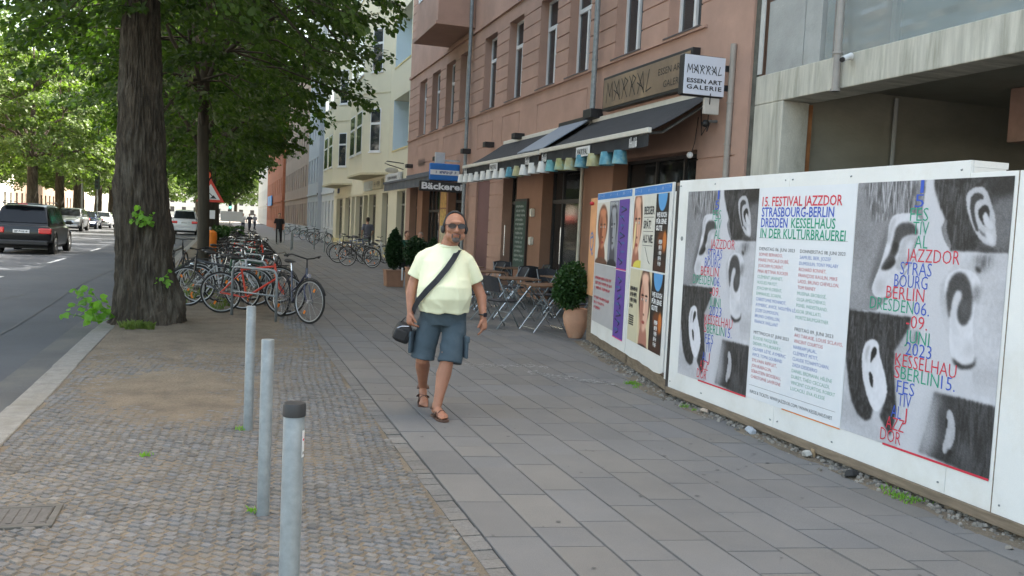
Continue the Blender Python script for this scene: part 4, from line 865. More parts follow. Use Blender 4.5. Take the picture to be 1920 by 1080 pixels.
b = MB(); b.box(6.56, 6.8, 11.38, 11.44, 3.42, 3.655); tag(b.build('meter_box', mat('pale_box', (.45, .42, .38), .6), bevel=.008), 'small pale box fixed under the white light box sign', 'box')
b = MB(); b.cyl((6.96, 11.35, .1), (6.96, 11.35, 4.45), .045, n=14); [b.cyl((6.96, 11.35, z), (6.96, 11.35, z+.02), .055) for z in (1, 2, 3, 3.6)]; tag(b.build('pipe', mat('grey_pipe', (.3, .27, .24), .6), smooth=40), 'grey vertical pipe on the salmon wall right of the light box sign', 'pipe')
# ================================================================= awnings
def awning(y0, y1, xt, zt, xf, zf, label, cloth, bar, drop=.2, gaps=0, letters=True):
    t = thing('awning', (xt, (y0+y1)/2, zt), label, 'awning'); m = MB(); n = 10
    for s_ in (0, .012):
        for i in range(n):
            for j in range(6):
                P = lambda a, c: (xt+(xf-xt)*c, y0+(y1-y0)*a, zt+(zf-zt)*c-s_-.05*math.sin(math.pi*c)*.6)
                m.add([P(i/n, j/6), P((i+1)/n, j/6), P((i+1)/n, (j+1)/6), P(i/n, (j+1)/6)], [(0, 1, 2, 3)])
    m.build('cloth', cloth, t, recalc=False)
    m = MB(); m.box(xf-.045, xf+.02, y0-.02, y1+.02, zf-.035, zf+.045); fb = m.build('front_bar', bar, t, bevel=.012)
    m = MB(); k = int((y1-y0)/.2)
    for i in range(k):
        a, c = y0+(y1-y0)*i/k, y0+(y1-y0)*(i+1)/k; wv = lambda q: .012*math.sin(q*9)
        m.add([(xf+wv(a), a, zf-.03), (xf+wv(c), c, zf-.03), (xf-.01+wv(c), c, zf-drop-.03), (xf-.01+wv(a), a, zf-drop-.03)], [(0, 1, 2, 3)])
    m.build('valance', cloth, t, recalc=False)
    m = MB(); m.box(xt, X0-.003, y0, y1, zt-.03, zt+.09); m.build('cassette', bar, t, bevel=.02)
    for yy in (y0+.25, y1-.25):
        m = MB(); m.tube([(xt, yy, zt-.15), ((xt+xf)/2, yy+(.35 if yy < (y0+y1)/2 else -.35), (zt+zf)/2-.25), (xf, yy, zf-.02)], .022); m.build('arm', GALV, t)
    return t
BARM = mat('cream_awning_bar', (.62, .6, .54), .5, .1, 4)
aw1 = awning(11.75, 16.38, 6.93, 3.80, 5.9, 3.16, 'black cloth awning nearest the fence, over the cafe window and door', AWN, BARM)
aw2 = awning(16.5, 22.25, 6.93, 3.80, 5.9, 3.14, 'longer black cloth awning left of the grey panel, over the cafe terrace', AWN, BARM)
aw3 = awning(26.9, 35.1, 6.93, 3.42, 6.05, 3.14, 'dark grey awning over the bakery shop front', AWNG, AWNG, drop=.28)
for aw, ys in ((aw1, (12.2, 16.1)), (aw2, (17.1, 21.95))):
    m = MB()
    for yy in ys:
        T = lambda x, y: (5.87, yy+.16-x, 2.93+y)
        for k, (x, h) in enumerate(((0, .13), (.045, .15), (.085, .09), (.12, .08), (.155, .13), (.19, .08), (.22, .14))): stroke(m, T, [(x, .02), (x, .02+h)], .022)
        stroke(m, T, [(0, .085), (.09, .085)], .018); stroke(m, T, [(.12, .02), (.155, .02)], .018); stroke(m, T, [(.19, .095), (.25, .1)], .018); stroke(m, T, [(.24, .03), (.24, .1)], .02)
    m.build('lettering', WHITE, aw, recalc=False)
    yy = 14.2 if aw is aw1 else 19.5
    m = MB(); m.box(5.865, 5.875, yy-.3, yy+.3, 2.93, 3.1); lb = m.build('label_patch', WHITE, aw); m = MB(); rune_word(m, lambda x, y: (5.862, yy+.25-x, 2.95+y), 0, .01, .5, .1, .013); m.build('lettering', BLACK, lb, recalc=False)
t = thing('grey_canopy', (6, 15.3, 3.4), 'light grey sloping panel filling the gap between the two black awnings', 'panel')
m = MB(); m.add([(6.95, 16.35, 3.92), (6.95, 18.0, 3.92), (5.93, 18.0, 3.24), (5.93, 16.42, 3.24), (6.95, 16.35, 3.9), (6.95, 18.0, 3.9), (5.93, 18.0, 3.22), (5.93, 16.42, 3.22)], [(0, 1, 2, 3), (7, 6, 5, 4), (0, 4, 5, 1), (1, 5, 6, 2), (2, 6, 7, 3), (3, 7, 4, 0)])
m.build('sheet', mat('grey_blue_panel', (.2, .24, .29), .5, .08, 2), t, recalc=False); m = MB(); m.box(6.88, 6.998, 16.0, 18.1, 3.86, 3.95); m.build('rail', BLACK, t)
# buckets hanging under the valance
cupY = [19.8, 19.34, 18.91, 18.44, 17.97, 17.53, 17.05, 16.61, 16.17, 15.73, 15.33, 14.87, 14.37, 13.96, 13.52, 13.1, 12.65, 12.19, 11.72, 11.27]
cc = 'wwwwwwwwbywwwtgybybb'
cm_ = {'w': mat('white_enamel', (.62, .62, .6), .4, .08, 9), 'b': mat('blue_painted_bucket', (.08, .25, .33), .45, .5, 9, dirt=(.4, .38, .16), dsc=5, damt=.6), 'y': mat('yellow_painted_bucket', (.36, .34, .18), .45, .35, 9, dirt=(.1, .35, .45), dsc=5, damt=.6),
       't': mat('teal_bucket', (.12, .32, .34), .45, .3, 9), 'g': mat('olive_bucket', (.32, .33, .14), .45, .4, 9, dirt=(.1, .35, .42), dsc=5, damt=.8)}
cw_ = {'w': 'white', 'b': 'blue and yellow', 'y': 'yellow and blue', 't': 'teal', 'g': 'olive'}
pb = MB(); pb.lathe([(.0, .0), (.085, 0), (.088, .005), (.112, .185), (.116, .19), (.108, .188), (.084, .01)], (0, 0, -.1)); pb.v = [(x, y, -z) for x, y, z in pb.v]
buck = {}
def ordn(k): return ['first', 'second', 'third', 'fourth', 'fifth', 'sixth', 'seventh', 'eighth', 'ninth', 'tenth', 'eleventh', 'twelfth', 'thirteenth', 'fourteenth', 'fifteenth', 'sixteenth', 'seventeenth', 'eighteenth', 'nineteenth', 'twentieth', 'twenty-first', 'twenty-second', 'twenty-third', 'twenty-fourth'][k]
for k, (yy, ch) in enumerate(zip([1.134*q for q in cupY], cc)):
    if ch not in buck:
        o = thing('hanging_bucket', (0, 0, 0), 'x', 'bucket', 'upturned buckets hanging under the cafe awnings'); b_ = MB(); b_.v = list(pb.v); b_.f = list(pb.f); b_.m = list(pb.m); b_.c = list(pb.c); b_.build('shade', cm_[ch], o, smooth=50)
        b_ = MB(); b_.cyl((0, 0, .095), (0, 0, .17), .004, n=5); b_.build('cord', BLACK, o); buck[ch] = o
    else: o = dup(buck[ch])
    o.scale = (1.12,)*3; o.location = (5.92, yy, 2.84+.004*random.uniform(-3, 3)); o.rotation_euler = (random.uniform(-.05, .05), random.uniform(-.05, .05), random.random()*6)
    o['label'] = '%s bucket hung upside down under the awning edge, %s from left' % (cw_[ch], ordn(k)) if ch != 'w' else 'plain white bucket hanging under the awning edge, %s from left' % ordn(k)
# bakery signs
s_ = thing('bakery_sign', (6.3, 26.2, 2.9), 'black hanging sign with white lettering reading Bäckerei', 'sign'); b = MB(); b.box(5.55, 6.95, 26.05, 26.13, 2.62, 2.92); b.build('board', BLACK, s_, bevel=.01)
b = MB(); put_text(b, 'Bäckerei', lambda x, y: (5.6+x, 26.045, 2.67+y), .02, .02, .27, width=1.26, bold=.009); b.build('lettering', WHITE, s_, recalc=False)
s_ = thing('newspaper_sign', (6.4, 26.6, 3.2), 'blue and white rounded sign sticking out above the bakery sign', 'sign'); b = MB(); b.box(5.95, 6.9, 26.5, 26.62, 2.98, 3.5); b.build('box', mat('sign_blue', (.02, .16, .5), .4), s_, bevel=.04, seg=3)
b = MB(); b.box(5.97, 6.88, 26.49, 26.497, 3.15, 3.3); bb = b.build('white_band', WHITE, s_); b = MB(); scribble(b, lambda x, y: (6.0+x, 26.487, 3.17+y), .15, .02, .6, .075, 2, .014); b.build('lettering', mat('sign_navy', (.02, .05, .2), .5), bb, recalc=False)
s_ = thing('sign_box', (6.5, 26.9, 3.7), 'plain white upright box standing above the blue sign on the salmon wall', 'sign box'); b = MB(); b.box(6.2, 6.5, 26.85, 27.0, 3.5, 3.86); b.box(6.5, 6.998, 26.9, 26.95, 3.6, 3.65); b.build('box', mat('pale_grey_box', (.5, .52, .54), .5), s_, bevel=.01)
s_ = thing('wall_lettering', (6.99, 32.4, 3.95), 'dark script lettering fixed high on the salmon wall over the bakery', 'sign'); b = MB()
for k in range(7): T = lambda x, y: (6.975, 33.1-x, 3.75+y); stroke(b, T, [(.17*k, .05), (.17*k+.06, .3), (.17*k+.1, .02), (.17*k+.15, .15)], .03)
b.build('lettering', BLACK, s_, recalc=False)
# ================================================================= unfinished concrete building on the right
ru = thing('concrete_building', (7, 6, 0), 'unfinished raw concrete building with an open dark ground floor behind the fence', 'building')
for ya, yb in ((10.12, 10.78), (2.5, 3.1)): b = MB(); b.box(7.0, 7.42, ya, yb, 0, 3.5); b.build('column', CONC, ru, bevel=.012)
b = MB(); b.box(7.0, 7.5, -6, 10.78, 3.503, 3.9); b.build('beam', CONC, ru, bevel=.012)
b = MB(); b.box(7.02, 7.06, 10.80, 10.92, 0, 19); b.build('joint_strip', mat('joint_grime', (.1, .1, .085), .95, .4, 5), ru)
b = MB(); b.box(6.985, 7.01, 10.66, 10.74, 3.92, 19); b.build('corner_trim', mat('pale_trim', (.5, .5, .48), .5), ru)
for k in range(3):
    for ya, yb in ((9.85, 10.655), (9.5, 9.835)): b = MB(); b.box(7.06, 7.25, ya, yb, 3.91+1.02*k, 4.9+1.02*k); b.build('concrete_panel', CONCG, ru, bevel=.006)
b = MB(); b.box(7.06, 7.25, 9.5, 10.655, 6.98, 19); b.box(7.1, 7.4, -6, 9.49, 7.4, 7.9); b.build('upper_wall', CONCG, ru)
b = MB(); b.box(7.43, 7.5, 10.15, 10.22, 0, 3.48); b.build('wood_batten', mat('orange_brown_wood', (.3, .13, .05), .8, .3, 5), ru)
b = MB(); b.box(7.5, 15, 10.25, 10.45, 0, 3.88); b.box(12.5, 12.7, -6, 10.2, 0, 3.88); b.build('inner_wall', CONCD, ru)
b = MB(); b.cyl((8.9, 10.19, 0), (8.9, 10.19, 3.7), .03); b.build('inner_pipe', CONCG, ru)
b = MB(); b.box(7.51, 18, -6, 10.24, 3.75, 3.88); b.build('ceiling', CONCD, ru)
b = MB(); b.box(9.6, 12.45, 8.6, 8.95, 3.05, 3.74); b.build('inner_beam', BEAMP, ru, bevel=.01)
b = MB(); b.box(7.3, 18, -6, 10.9, 7.92, 8.1); b.box(8.9, 9.1, -6, 10.2, 3.9, 7.9); b.box(9.1, 18, -6, 10.9, 8.1, 19); b.box(7.35, 9.1, -6, 9.5, 11.4, 11.6); b.box(7.35, 9.1, -6, 9.5, 15, 15.2); b.build('slab', CONCG, ru)
b = MB(); b.box(8.55, 8.8, -2, 9.4, 4.86, 5.06); b.box(8.5, 8.7, 7.6, 7.8, 3.95, 6.8); b.build('upper_beam', BEAMP, ru, bevel=.01)
TEAL = glassy('clouded_sheeting', (.33, .38, .38), .5, .25)
b = MB(); n_ = 40
for j in range(12):
    for i in range(n_):
        P = lambda a, c: (7.10+.012*math.sin(a*47)*math.sin(c*29)+.02*noise.noise(Vector((a*9, c*5, 0))), 1.0+8.45*a, 3.93+.95*c*(1-.45*max(0, a-.6)))
        b.add([P(i/n_, j/12), P((i+1)/n_, j/12), P((i+1)/n_, (j+1)/12), P(i/n_, (j+1)/12)], [(0, 1, 2, 3)])
b.build('sheeting', TEAL, ru, smooth=180, recalc=False)
b = MB(); b.box(7.3, 7.32, -2, 9.48, 3.92, 7.35); b.build('glazing', glassy('pale_glazing', (.38, .44, .45), .45, .1), ru)
for yy in (8.4, 6.6, 4.4):
    b = MB(); b.box(7.24, 7.34, yy, yy+.07, 3.92, 7.38); b.build('mullion', CONCG, ru)
b = MB(); b.cyl((6.93, 8.98, 3.46), (6.93, 8.98, 7.5), .045, n=14); [b.cyl((6.93, 8.98, z), (6.93, 8.98, z+.03), .06) for z in (3.46, 3.9, 5.2)]; b.build('pipe', mat('old_pipe', (.3, .28, .26), .6), ru, smooth=40)
cm = thing('security_camera', (6.85, 8.8, 3.8), 'white bullet security camera on the concrete beam beside the pipe', 'security camera'); b = MB(); b.cyl((6.98, 8.8, 3.86), (6.82, 8.74, 3.79), .035, n=12); b.cyl((6.995, 8.8, 3.84), (6.93, 8.8, 3.84), .03); b.build('housing', WHITE, cm, smooth=40); b = MB(); b.cyl((6.819, 8.739, 3.789), (6.80, 8.73, 3.78), .03); b.build('lens', BLACK, cm)
b = MB(); b.box(6.93, 6.998, 8.6, 8.7, 4.95, 5.02); b.build('junction_box', WHITE, ru)
# ================================================================= cream building with bays
ye = thing('apartment_building', (X0, 47, 0), 'cream yellow apartment building with projecting bays and shops at street level', 'building')
YA, YB = 35.3, 59.9
rc = [(0, YB-YA, 3.02, 3.12, -.04), (0, YB-YA, 0, .42, -.05, 1)]
gf = [(35.5, 37.3), (39.4, 40.95), (42.7, 44.85), (45.2, 46.65), (47.0, 49.5), (49.9, 51.2), (51.8, 54), (55.3, 58.3)]
for a, c_ in gf: rc.append((a-YA, c_-YA, .42 if c_ > 47 or a > 46 else .12, 2.95, (.3,), 0))
rc.append((0, YB-YA, .0, .0, 0))
for k in range(4): rc.append((35.42-YA, 38.8-YA, 4.75+3.6*k, 6.95+3.6*k, (1.3,)))
b = MB(); wall(b, (X0, YA, 0), (0, 1, 0), (-1, 0, 0), YB-YA, 0, 20, rc); b.build('facade', [YEL, YEL2], ye, recalc=False)
b = MB(); b.box(X0+1.31, X0+12, YA+.01, YB-.01, 3.2, 19.9); b.box(X0+.32, X0+1.3, YA+.02, YB-.02, 0, 3.1); b.box(X0+.32, X0+1.3, 38.81, YB-.02, 3.2, 19.8); b.build('room', LOGG, ye)
for k in range(4):
    for ya, yb in ((38.785, 38.799), (35.43, 35.435)): b = MB(); b.box(X0+.001, X0+1.3, ya, yb, 4.76+3.6*k, 6.94+3.6*k); b.build('loggia_wall', LOGG, ye)
    b = MB(); b.box(X0-.03, X0+.12, 35.38, 38.85, 4.68+3.6*k, 4.745+3.6*k); b.build('loggia_sill', YEL2, ye)
    b = MB(); b.box(X0+1.28, X0+1.305, 36.0, 37.5, 4.8+3.6*k, 6.8+3.6*k); b.build('loggia_door', GLASSD, ye)
for a, c_ in gf:
    window(ye, FR, a, c_, .44 if c_ > 47 or a > 46 else .14, 2.95, q=.22, fm=mat('taupe_frame', (.25, .23, .2), .6) if 'taupe_frame' not in MATS else MATS['taupe_frame'], gm=GLASSS, transom=.8, mull=c_-a > 1.6, sill=False, name='shop_window')
def bay(y0, y1, x, sl, z0, z1, par, m, wins=True):
    P = [(X0-.002, y0), (x, y0+sl), (x, y1-sl), (X0-.002, y1)]
    b = MB(); b.prism(P, lambda a, c: (a, c, z0), lambda a, c: (a, c, z1)); b.build('bay', m, par)
    b = MB(); b.prism([(X0-.003, y0-.08), (x-.07, y0+sl-.05), (x-.07, y1-sl+.05), (X0-.003, y1+.08)], lambda a, c: (a, c, z0-.1), lambda a, c: (a, c, z0-.002)); b.build('bay_sill', mat('bay_trim', (.5, .45, .3), .8) if 'bay_trim' not in MATS else MATS['bay_trim'], par)
    z = z0+.95; d1 = Vector((x-X0, sl, 0)); L1 = d1.length; d1.normalize(); n1 = Vector((-d1.y, d1.x, 0))
    if n1.y > 0: n1 = -n1
    F1 = frame_of((X0, y0, 0), d1, n1); F2 = frame_of((x, y0+sl, 0), (0, 1, 0), (-1, 0, 0)); W2 = y1-y0-2*sl
    while z+2 < z1:
        spans = [(F1, L1*.33, L1*.72)] + [(F2, W2*a, W2*c) for a, c in ((.08, .42), (.58, .92))]
        for F_, a, c in spans:
            g = MB(); fbox(g, F_, a, c, z, z+1.95, -.02, -.002); fbox(g, F_, a-.06, c+.06, z-.06, z-.003, -.06, -.002); w_ = g.build('window', WHITE, par)
            g = MB(); fbox(g, F_, a+.05, c-.05, z+.06, z+1.22, -.026, -.021); fbox(g, F_, a+.05, c-.05, z+1.32, z+1.89, -.026, -.021); g.build('pane', GLASSD, w_)
        g = MB(); g.prism([(X0-.003, y0-.02), (x-.02, y0+sl-.02), (x-.02, y1-sl+.02), (X0-.003, y1+.02)], lambda a, c: (a, c, z+2.6), lambda a, c: (a, c, z+2.66)); g.build('string_course', MATS['bay_trim'], par)
        z += 3.6
bay(39.7, 47.3, 6.05, 1.5, 3.85, 17.5, ye, YEL); bay(51.3, 59.3, 6.05, 1.5, 3.75, 17.5, ye, YEL)
for k, (y0, y1, z0, z1, t_) in enumerate(((43.6, 45.9, 3.14, 3.6, 0), (40.7, 43.0, 3.16, 3.62, 1), (36.1, 39.5, 3.18, 3.72, 2))):
    s_ = thing('shop_sign', (X0-.05, y0, z0), ['small pale fascia sign with a single symbol, farthest of the three on the cream building', 'fascia sign with one dark word, middle of the three on the cream building', 'wide white fascia sign with two lines of text next to the salmon building'][k], 'sign')
    b = MB(); b.box(X0-.14, X0-.045, y0, y1, z0, z1); b.build('board', mat('fascia_%d' % k, [(.5, .55, .55), (.5, .46, .33), (.55, .57, .58)][k], .5), s_, bevel=.006); b = MB(); T = lambda x, y: (X0-.143, y1-x, z0+y)
    if k == 0: scribble(b, T, 1.7, .12, .25, .25, 1, .03)
    if k == 1: scribble(b, T, .35, .12, 1.6, .22, 5, .04)
    if k == 2: scribble(b, T, .5, .28, 2.3, .13, 6, .02); scribble(b, T, .8, .1, 1.8, .1, 7, .015)
    b.build('lettering', BLACK, s_, recalc=False)
s_ = thing('bracket_sign', (6.6, 36.0, 3.9), 'small dark scrollwork hanging sign at the corner of the cream building', 'sign'); b = MB()
b.tube([(6.99, 36, 4.05), (6.3, 36, 4.1), (6.2, 36, 4.02), (6.35, 36, 3.96), (6.6, 36, 3.9), (6.99, 36, 3.8)], .02); b.build('bracket', BLACK, s_); b = MB(); b.ell((6.5, 36, 3.74), (.28, .03, .12)); b.build('plate', mat('pale_plate', (.5, .48, .4), .5), s_, smooth=180)
b = MB(); b.box(X0-.06, X0-.003, 57.0, 57.7, 3.3, 3.6); tag(b.build('street_sign', mat('enamel_blue', (.03, .04, .13), .4), bevel=.004), 'small dark blue plate on the far end of the cream building', 'sign')
# ================================================================= houses further down
def house(y0, y1, x, h, m, label, nwin, floors, z0=1.0, fh=3.4, wh=1.9, ww=1.0, gm=None, trim=None, base=None):
    t = thing('town_house', (x, (y0+y1)/2, 0), label, 'building'); rc = []; L_ = y1-y0
    for f in range(floors):
        for i in range(nwin):
            a = L_*(i+.5)/nwin-ww/2; rc.append((a, a+ww, z0+f*fh, z0+f*fh+wh, (.25,)))
    if base: rc.insert(0, (0, L_, 0, .9, -.05, 1))
    rc.append((0, L_, z0+fh-1.0, z0+fh-.85, -.08)); rc.append((0, L_, h-.5, h, -.2))
    b = MB(); wall(b, (x, y0, 0), (0, 1, 0), (-1, 0, 0), L_, 0, h, rc); b.build('facade', [m, base or m], t, recalc=False)
    b = MB(); b.box(x+.26, x+12, y0+.005, y1-.005, 0, h-.02); b.build('room', ROOM, t)
    b = MB(); b.box(x+.001, x+12, y0-.003, y0+.003, 0, h-.01); b.build('side_wall', m, t)
    F_ = frame_of((x, y0, 0), (0, 1, 0), (-1, 0, 0)); first = None
    for f in range(floors):
        for i in range(nwin):
            a = L_*(i+.5)/nwin-ww/2
            if first is None:
                first = window(t, F_, a, a+ww, z0, z0+wh, q=.12, sill=False, fw_=.08, gm=gm or GLASSD); fa = a
            else:
                c = dup(first, parent=t); c.location = Vector((0, a-fa, f*fh))
    return t
house(60.0, 68.0, 7.05, 17, GREYL, 'pale grey rendered house just beyond the cream building', 4, 4, base=GREYP)
house(68.0, 76.5, 6.75, 18, GREYP, 'darker grey house standing slightly forward beyond the pale one', 4, 4)
house(76.6, 108, 6.9, 16, BROWNP, 'long brownish house with many narrow windows down the street', 12, 4, base=GREYP)
house(108.2, 146, 6.6, 15, BRICK, 'red brick building with a bright blue sign far along the pavement', 9, 4)
house(146.2, 200, 7.2, 17, WHITEP, 'pale building at the far end of the row beyond the red brick one', 12, 4)
b = MB(); b.box(6.35, 6.45, 128, 139, 3.1, 4.5); tag(b.build('shop_sign', mat('bright_blue_sign', (.05, .3, .75), .4)), 'bright blue sign on the distant red brick building', 'sign')
OP = [(20, 52, GREYL, 'pale stuccoed house across the road, nearest at the left edge'), (52.1, 88, YEL, 'yellowish house across the road behind the first big trees'), (88.1, 130, WHITEP, 'pale house across the road, third from the left edge'), (130.1, 190, BROWNP, 'long brown house across the road near the vanishing point'), (190.1, 270, WHITEP, 'farthest pale house across the road')]
for y0, y1, m, lb in OP:
    t = thing('town_house', (-26, (y0+y1)/2, 0), lb, 'building'); L_ = y1-y0; n = int(L_/3.2); rc = []
    for f in range(5):
        for i in range(n): a = L_*(i+.5)/n-.6; rc.append((a, a+1.2, 1+3.5*f if f else .4, 3.1+3.5*f, (.2,), 1))
    b = MB(); wall(b, (-26, y0, 0), (0, 1, 0), (1, 0, 0), L_, 0, 18.5, rc); b.build('facade', [m, m], t, recalc=False)
    b = MB(); b.box(-38, -26.25, y0, y1, 0, 18.4); b.build('pane', GLASSD, t)
for k, (y, c, lb) in enumerate(((60, (.55, .08, .06), 'red shop awning across the road behind the black car'), (69, (.6, .3, .12), 'orange shop awning across the road'), (80, (.6, .6, .6), 'white shop awning across the road'), (97, (.5, .12, .1), 'dark red shop awning farther along across the road'))):
    b = MB(); b.prism([(-25.9, 3.4), (-23.6, 2.7), (-23.6, 2.4), (-25.9, 2.4)], lambda a, z: (a, y, z), lambda a, z: (a, y+6, z)); tag(b.build('awning', mat('far_awning_%d' % k, c, .7)), lb, 'awning')
# end of the street
b = MB()
for k in range(9):
    y = 330+random.uniform(0, 20); x = -60+16*k; b.box(x, x+15.8, y, y+14, -.1, random.uniform(13, 19))
tag(b.build('distant_buildings', WHITEP), kind='structure') if False else None
t = thing('town_house', (-5, 345, 0), 'far pale house closing the view at the end of the street', 'building'); rc = [(2+4*i, 3.4+4*i, 1.5+3.4*f, 3.4+3.4*f, (.3,)) for i in range(24) for f in range(4)]
b = MB(); wall(b, (45, 345, 0), (-1, 0, 0), (0, -1, 0), 100, 0, 17, rc); b.build('facade', WHITEP, t, recalc=False); b = MB(); b.box(-55, 45, 345.31, 357, 0, 16.9); b.build('room', ROOM, t)
# ================================================================= trees
def leaf_mesh(name, P, D, Nn, size, m, parent, wide=.48):
    """P leaf bases, D directions (to tip), Nn normals, size lengths"""
    n = len(P); D = D/np.linalg.norm(D, axis=1)[:, None]; S_ = np.cross(D, Nn); S_ /= (np.linalg.norm(S_, axis=1)[:, None]+1e-9); N2 = np.cross(S_, D)
    s_ = size[:, None]; V = np.empty((n, 6, 3))
    V[:, 0] = P; V[:, 1] = P+D*s_*.12+S_*s_*wide*.75+N2*s_*.08; V[:, 2] = P+D*s_*.55+S_*s_*wide*.85+N2*s_*.1; V[:, 3] = P+D*s_; V[:, 4] = P+D*s_*.55-S_*s_*wide*.85+N2*s_*.1; V[:, 5] = P+D*s_*.12-S_*s_*wide*.75+N2*s_*.08
    bl = np.array(base_loc(parent)) if parent is not None else 0
    me = bpy.data.meshes.new(name); me.vertices.add(n*6); me.vertices.foreach_set('co', (V-bl).ravel())
    idx = np.arange(n)[:, None]*6; L_ = np.concatenate([idx+np.array([0, 1, 2, 3]), idx+np.array([0, 3, 4, 5])], 1).ravel()
    me.loops.add(n*8); me.loops.foreach_set('vertex_index', L_); me.polygons.add(n*2); me.polygons.foreach_set('loop_start', np.arange(n*2)*4); me.polygons.foreach_set('loop_total', np.full(n*2, 4))
    me.materials.append(m); me.update(calc_edges=True); me.validate()
    o = bpy.data.objects.new(name, me); own(o, parent); return o
def crown_points(rs, nspray, nleaf, rx, cz, rz, zmin, sr, size, droop=.5, low=1.0):
    Ps, Ds, Ns, Sz, cen = [], [], [], [], []
    k = 0
    while k < nspray:
        v = rs.normal(size=3); v /= np.linalg.norm(v); r = rs.uniform(.35, 1)**.45
        lob = 1+.22*noise.noise(Vector(v*2.2)+Vector((rx, 0, 0)))
        p = np.array([v[0]*rx*r*lob, v[1]*rx*r*lob, cz+v[2]*rz*r])
        hr = math.hypot(p[0], p[1]); zl = zmin+.35*max(0, 1.6-hr)
        if p[2] < zl+.25*noise.noise(Vector((p[0], p[1], 7))): 
            if rs.rand() < .5*low: p[2] = zl+rs.uniform(0, 1.1)
            else: continue
        out = np.array([p[0], p[1], 0]); out /= (np.linalg.norm(out)+.01)
        d = out+rs.normal(size=3)*.35; d[2] = -droop*rs.uniform(.2, 1); d /= np.linalg.norm(d); sd_ = np.cross(d, [0, 0, 1]); sd_ /= np.linalg.norm(sd_); up = np.cross(sd_, d)
        n = int(nleaf*rs.uniform(.6, 1.3)); R_ = sr*rs.uniform(.7, 1.25)
        t = rs.rand(n)**.8; w_ = rs.uniform(-1, 1, n)*(.2+.55*np.sin(t*3)); h = rs.normal(size=n)*.07-.22*t*t
        P = p+np.outer(t*R_*1.6-.5*R_, d)+np.outer(w_*R_, sd_)+np.outer(h*R_, up)
        D = d*.7+np.outer(np.sign(w_)*.7, sd_)+rs.normal(size=(n, 3))*.45; D[:, 2] -= .55
        Nn = up*1.0+rs.normal(size=(n, 3))*.55
        Ps.append(P); Ds.append(D); Ns.append(Nn); Sz.append(size*rs.uniform(.6, 1.25, n)); cen.append((p, d, R_)); k += 1
    return np.concatenate(Ps), np.concatenate(Ds), np.concatenate(Ns), np.concatenate(Sz), cen
def limbs(mb, rs, cen, z_fork, r0, spread, every=1, lean=0):
    mains = []
    for k in range(7):
        a = 2*math.pi*k/7+rs.uniform(-.3, .3); z1 = z_fork+rs.uniform(0, 1.6); L_ = spread*rs.uniform(.6, .95); pts = []
        for i in range(7):
            t = i/6; pts.append((L_*t*math.cos(a)+.25*t*rs.uniform(-1, 1), L_*t*math.sin(a)+.25*t*rs.uniform(-1, 1), z1+(2.2+k % 3)*t**.8+.1*rs.uniform(-1, 1)))
        mb.tube(pts, [r0*.42*(1-.8*i/6) for i in range(7)], 7); mains.append(pts)
    allp = [Vector(p) for m_ in mains for p in m_[1:]]+[Vector((0, 0, z)) for z in (z_fork+2, z_fork+4, z_fork+6)]
    for p, d, R_ in cen[::every]:
        p = Vector(p); c = min(allp, key=lambda q: (q-p).length+.6*max(0, q.z-p.z)); mid = (c+p)/2+Vector((0, 0, .18)); tip = p+Vector(d)*R_*.9
        mb.tube([c, mid, p, tip], [.028, .02, .011, .003], 4, cap=False)
def trunk1(mb, H_):
    prof = [(0, .53), (.08, .47), (.25, .42), (.6, .385), (1.1, .355), (1.35, .37), (1.55, .35), (2.3, .32), (3.2, .285), (4.1, .25), (5.5, .21), (8, .15), (11, .05)]
    n = 220; zs = list(np.linspace(0, 4.3, 190))+[5, 6, 7, 8, 9, 10, 11]; vs = []
    for z in zs:
        r = np.interp(z, [p[0] for p in prof], [p[1] for p in prof])
        for k in range(n):
            a = 2*math.pi*k/n; c, s_ = math.cos(a), math.sin(a)
            tw = .5*noise.noise(Vector((z*.8, a, 0))); c1, s1 = math.cos(a+tw*.35), math.sin(a+tw*.35); rid = noise.noise(Vector((c1*7.5, s1*7.5, z*1.7))); rid2 = noise.noise(Vector((c1*17, s1*17, z*6))); big = noise.noise(Vector((c*1.2, s_*1.2, z*.7)))
            R_ = r*(1+.05*big)+.045*(abs(rid)*-2+.5)+.02*rid2+.012*noise.noise(Vector((c*30, s_*30, z*5)))
            if z < .5: R_ += .08*(1-z/.5)*max(0, noise.noise(Vector((c*2, s_*2, 3))))*2
            for zc, ac, am, wd in ((2.0, 2.95, .05, .24), (1.3, .2, .07, .22), (.42, .1, .12, .3), (.25, -.5, .1, .25), (1.62, 3.0, .03, .15), (2.65, -1.9, .05, .12), (2.6, -1.2, -.03, .09), (3.3, -1.8, .035, .16)):
                da = (a-ac+math.pi) % (2*math.pi)-math.pi; R_ += am*math.exp(-(da/ .55)**2-((z-zc)/wd)**2)
            vs.append((R_*c+.02*math.sin(z)+.05-.12*min(1, z/2.2), R_*s_, z-.03))
    mb.add(vs, [(i*n+k, i*n+(k+1) % n, (i+1)*n+(k+1) % n, (i+1)*n+k) for i in range(len(zs)-1) for k in range(n)])
GT = 'lime trees along the near kerb'
t1 = thing('street_tree', (-1.09, 13.85, 0), 'thick old lime tree with knotted bark nearest the camera, leafy shoots at its foot', 'tree', GT)
rs = np.random.RandomState(11); P, D, Nn, Sz, cen = crown_points(rs, 500, 105, 4.3, 8.6, 5.2, 3.75, .62, .092)
b = MB(); trunk1(b, 4); b.v = [(x-1.09, y+13.85, z) for x, y, z in b.v]; tr = b.build('trunk', BARK, t1, smooth=180)
b = MB(); limbs(b, rs, cen, 5.3, .22, 3.0); b.v = [(x-1.09, y+13.85, z) for x, y, z in b.v]; b.build('branches', BARK2, t1, smooth=180)
off = np.array([-1.09, 13.85, 0]); leaf_mesh('crown', P+off, D, Nn, Sz, LEAF1, t1)
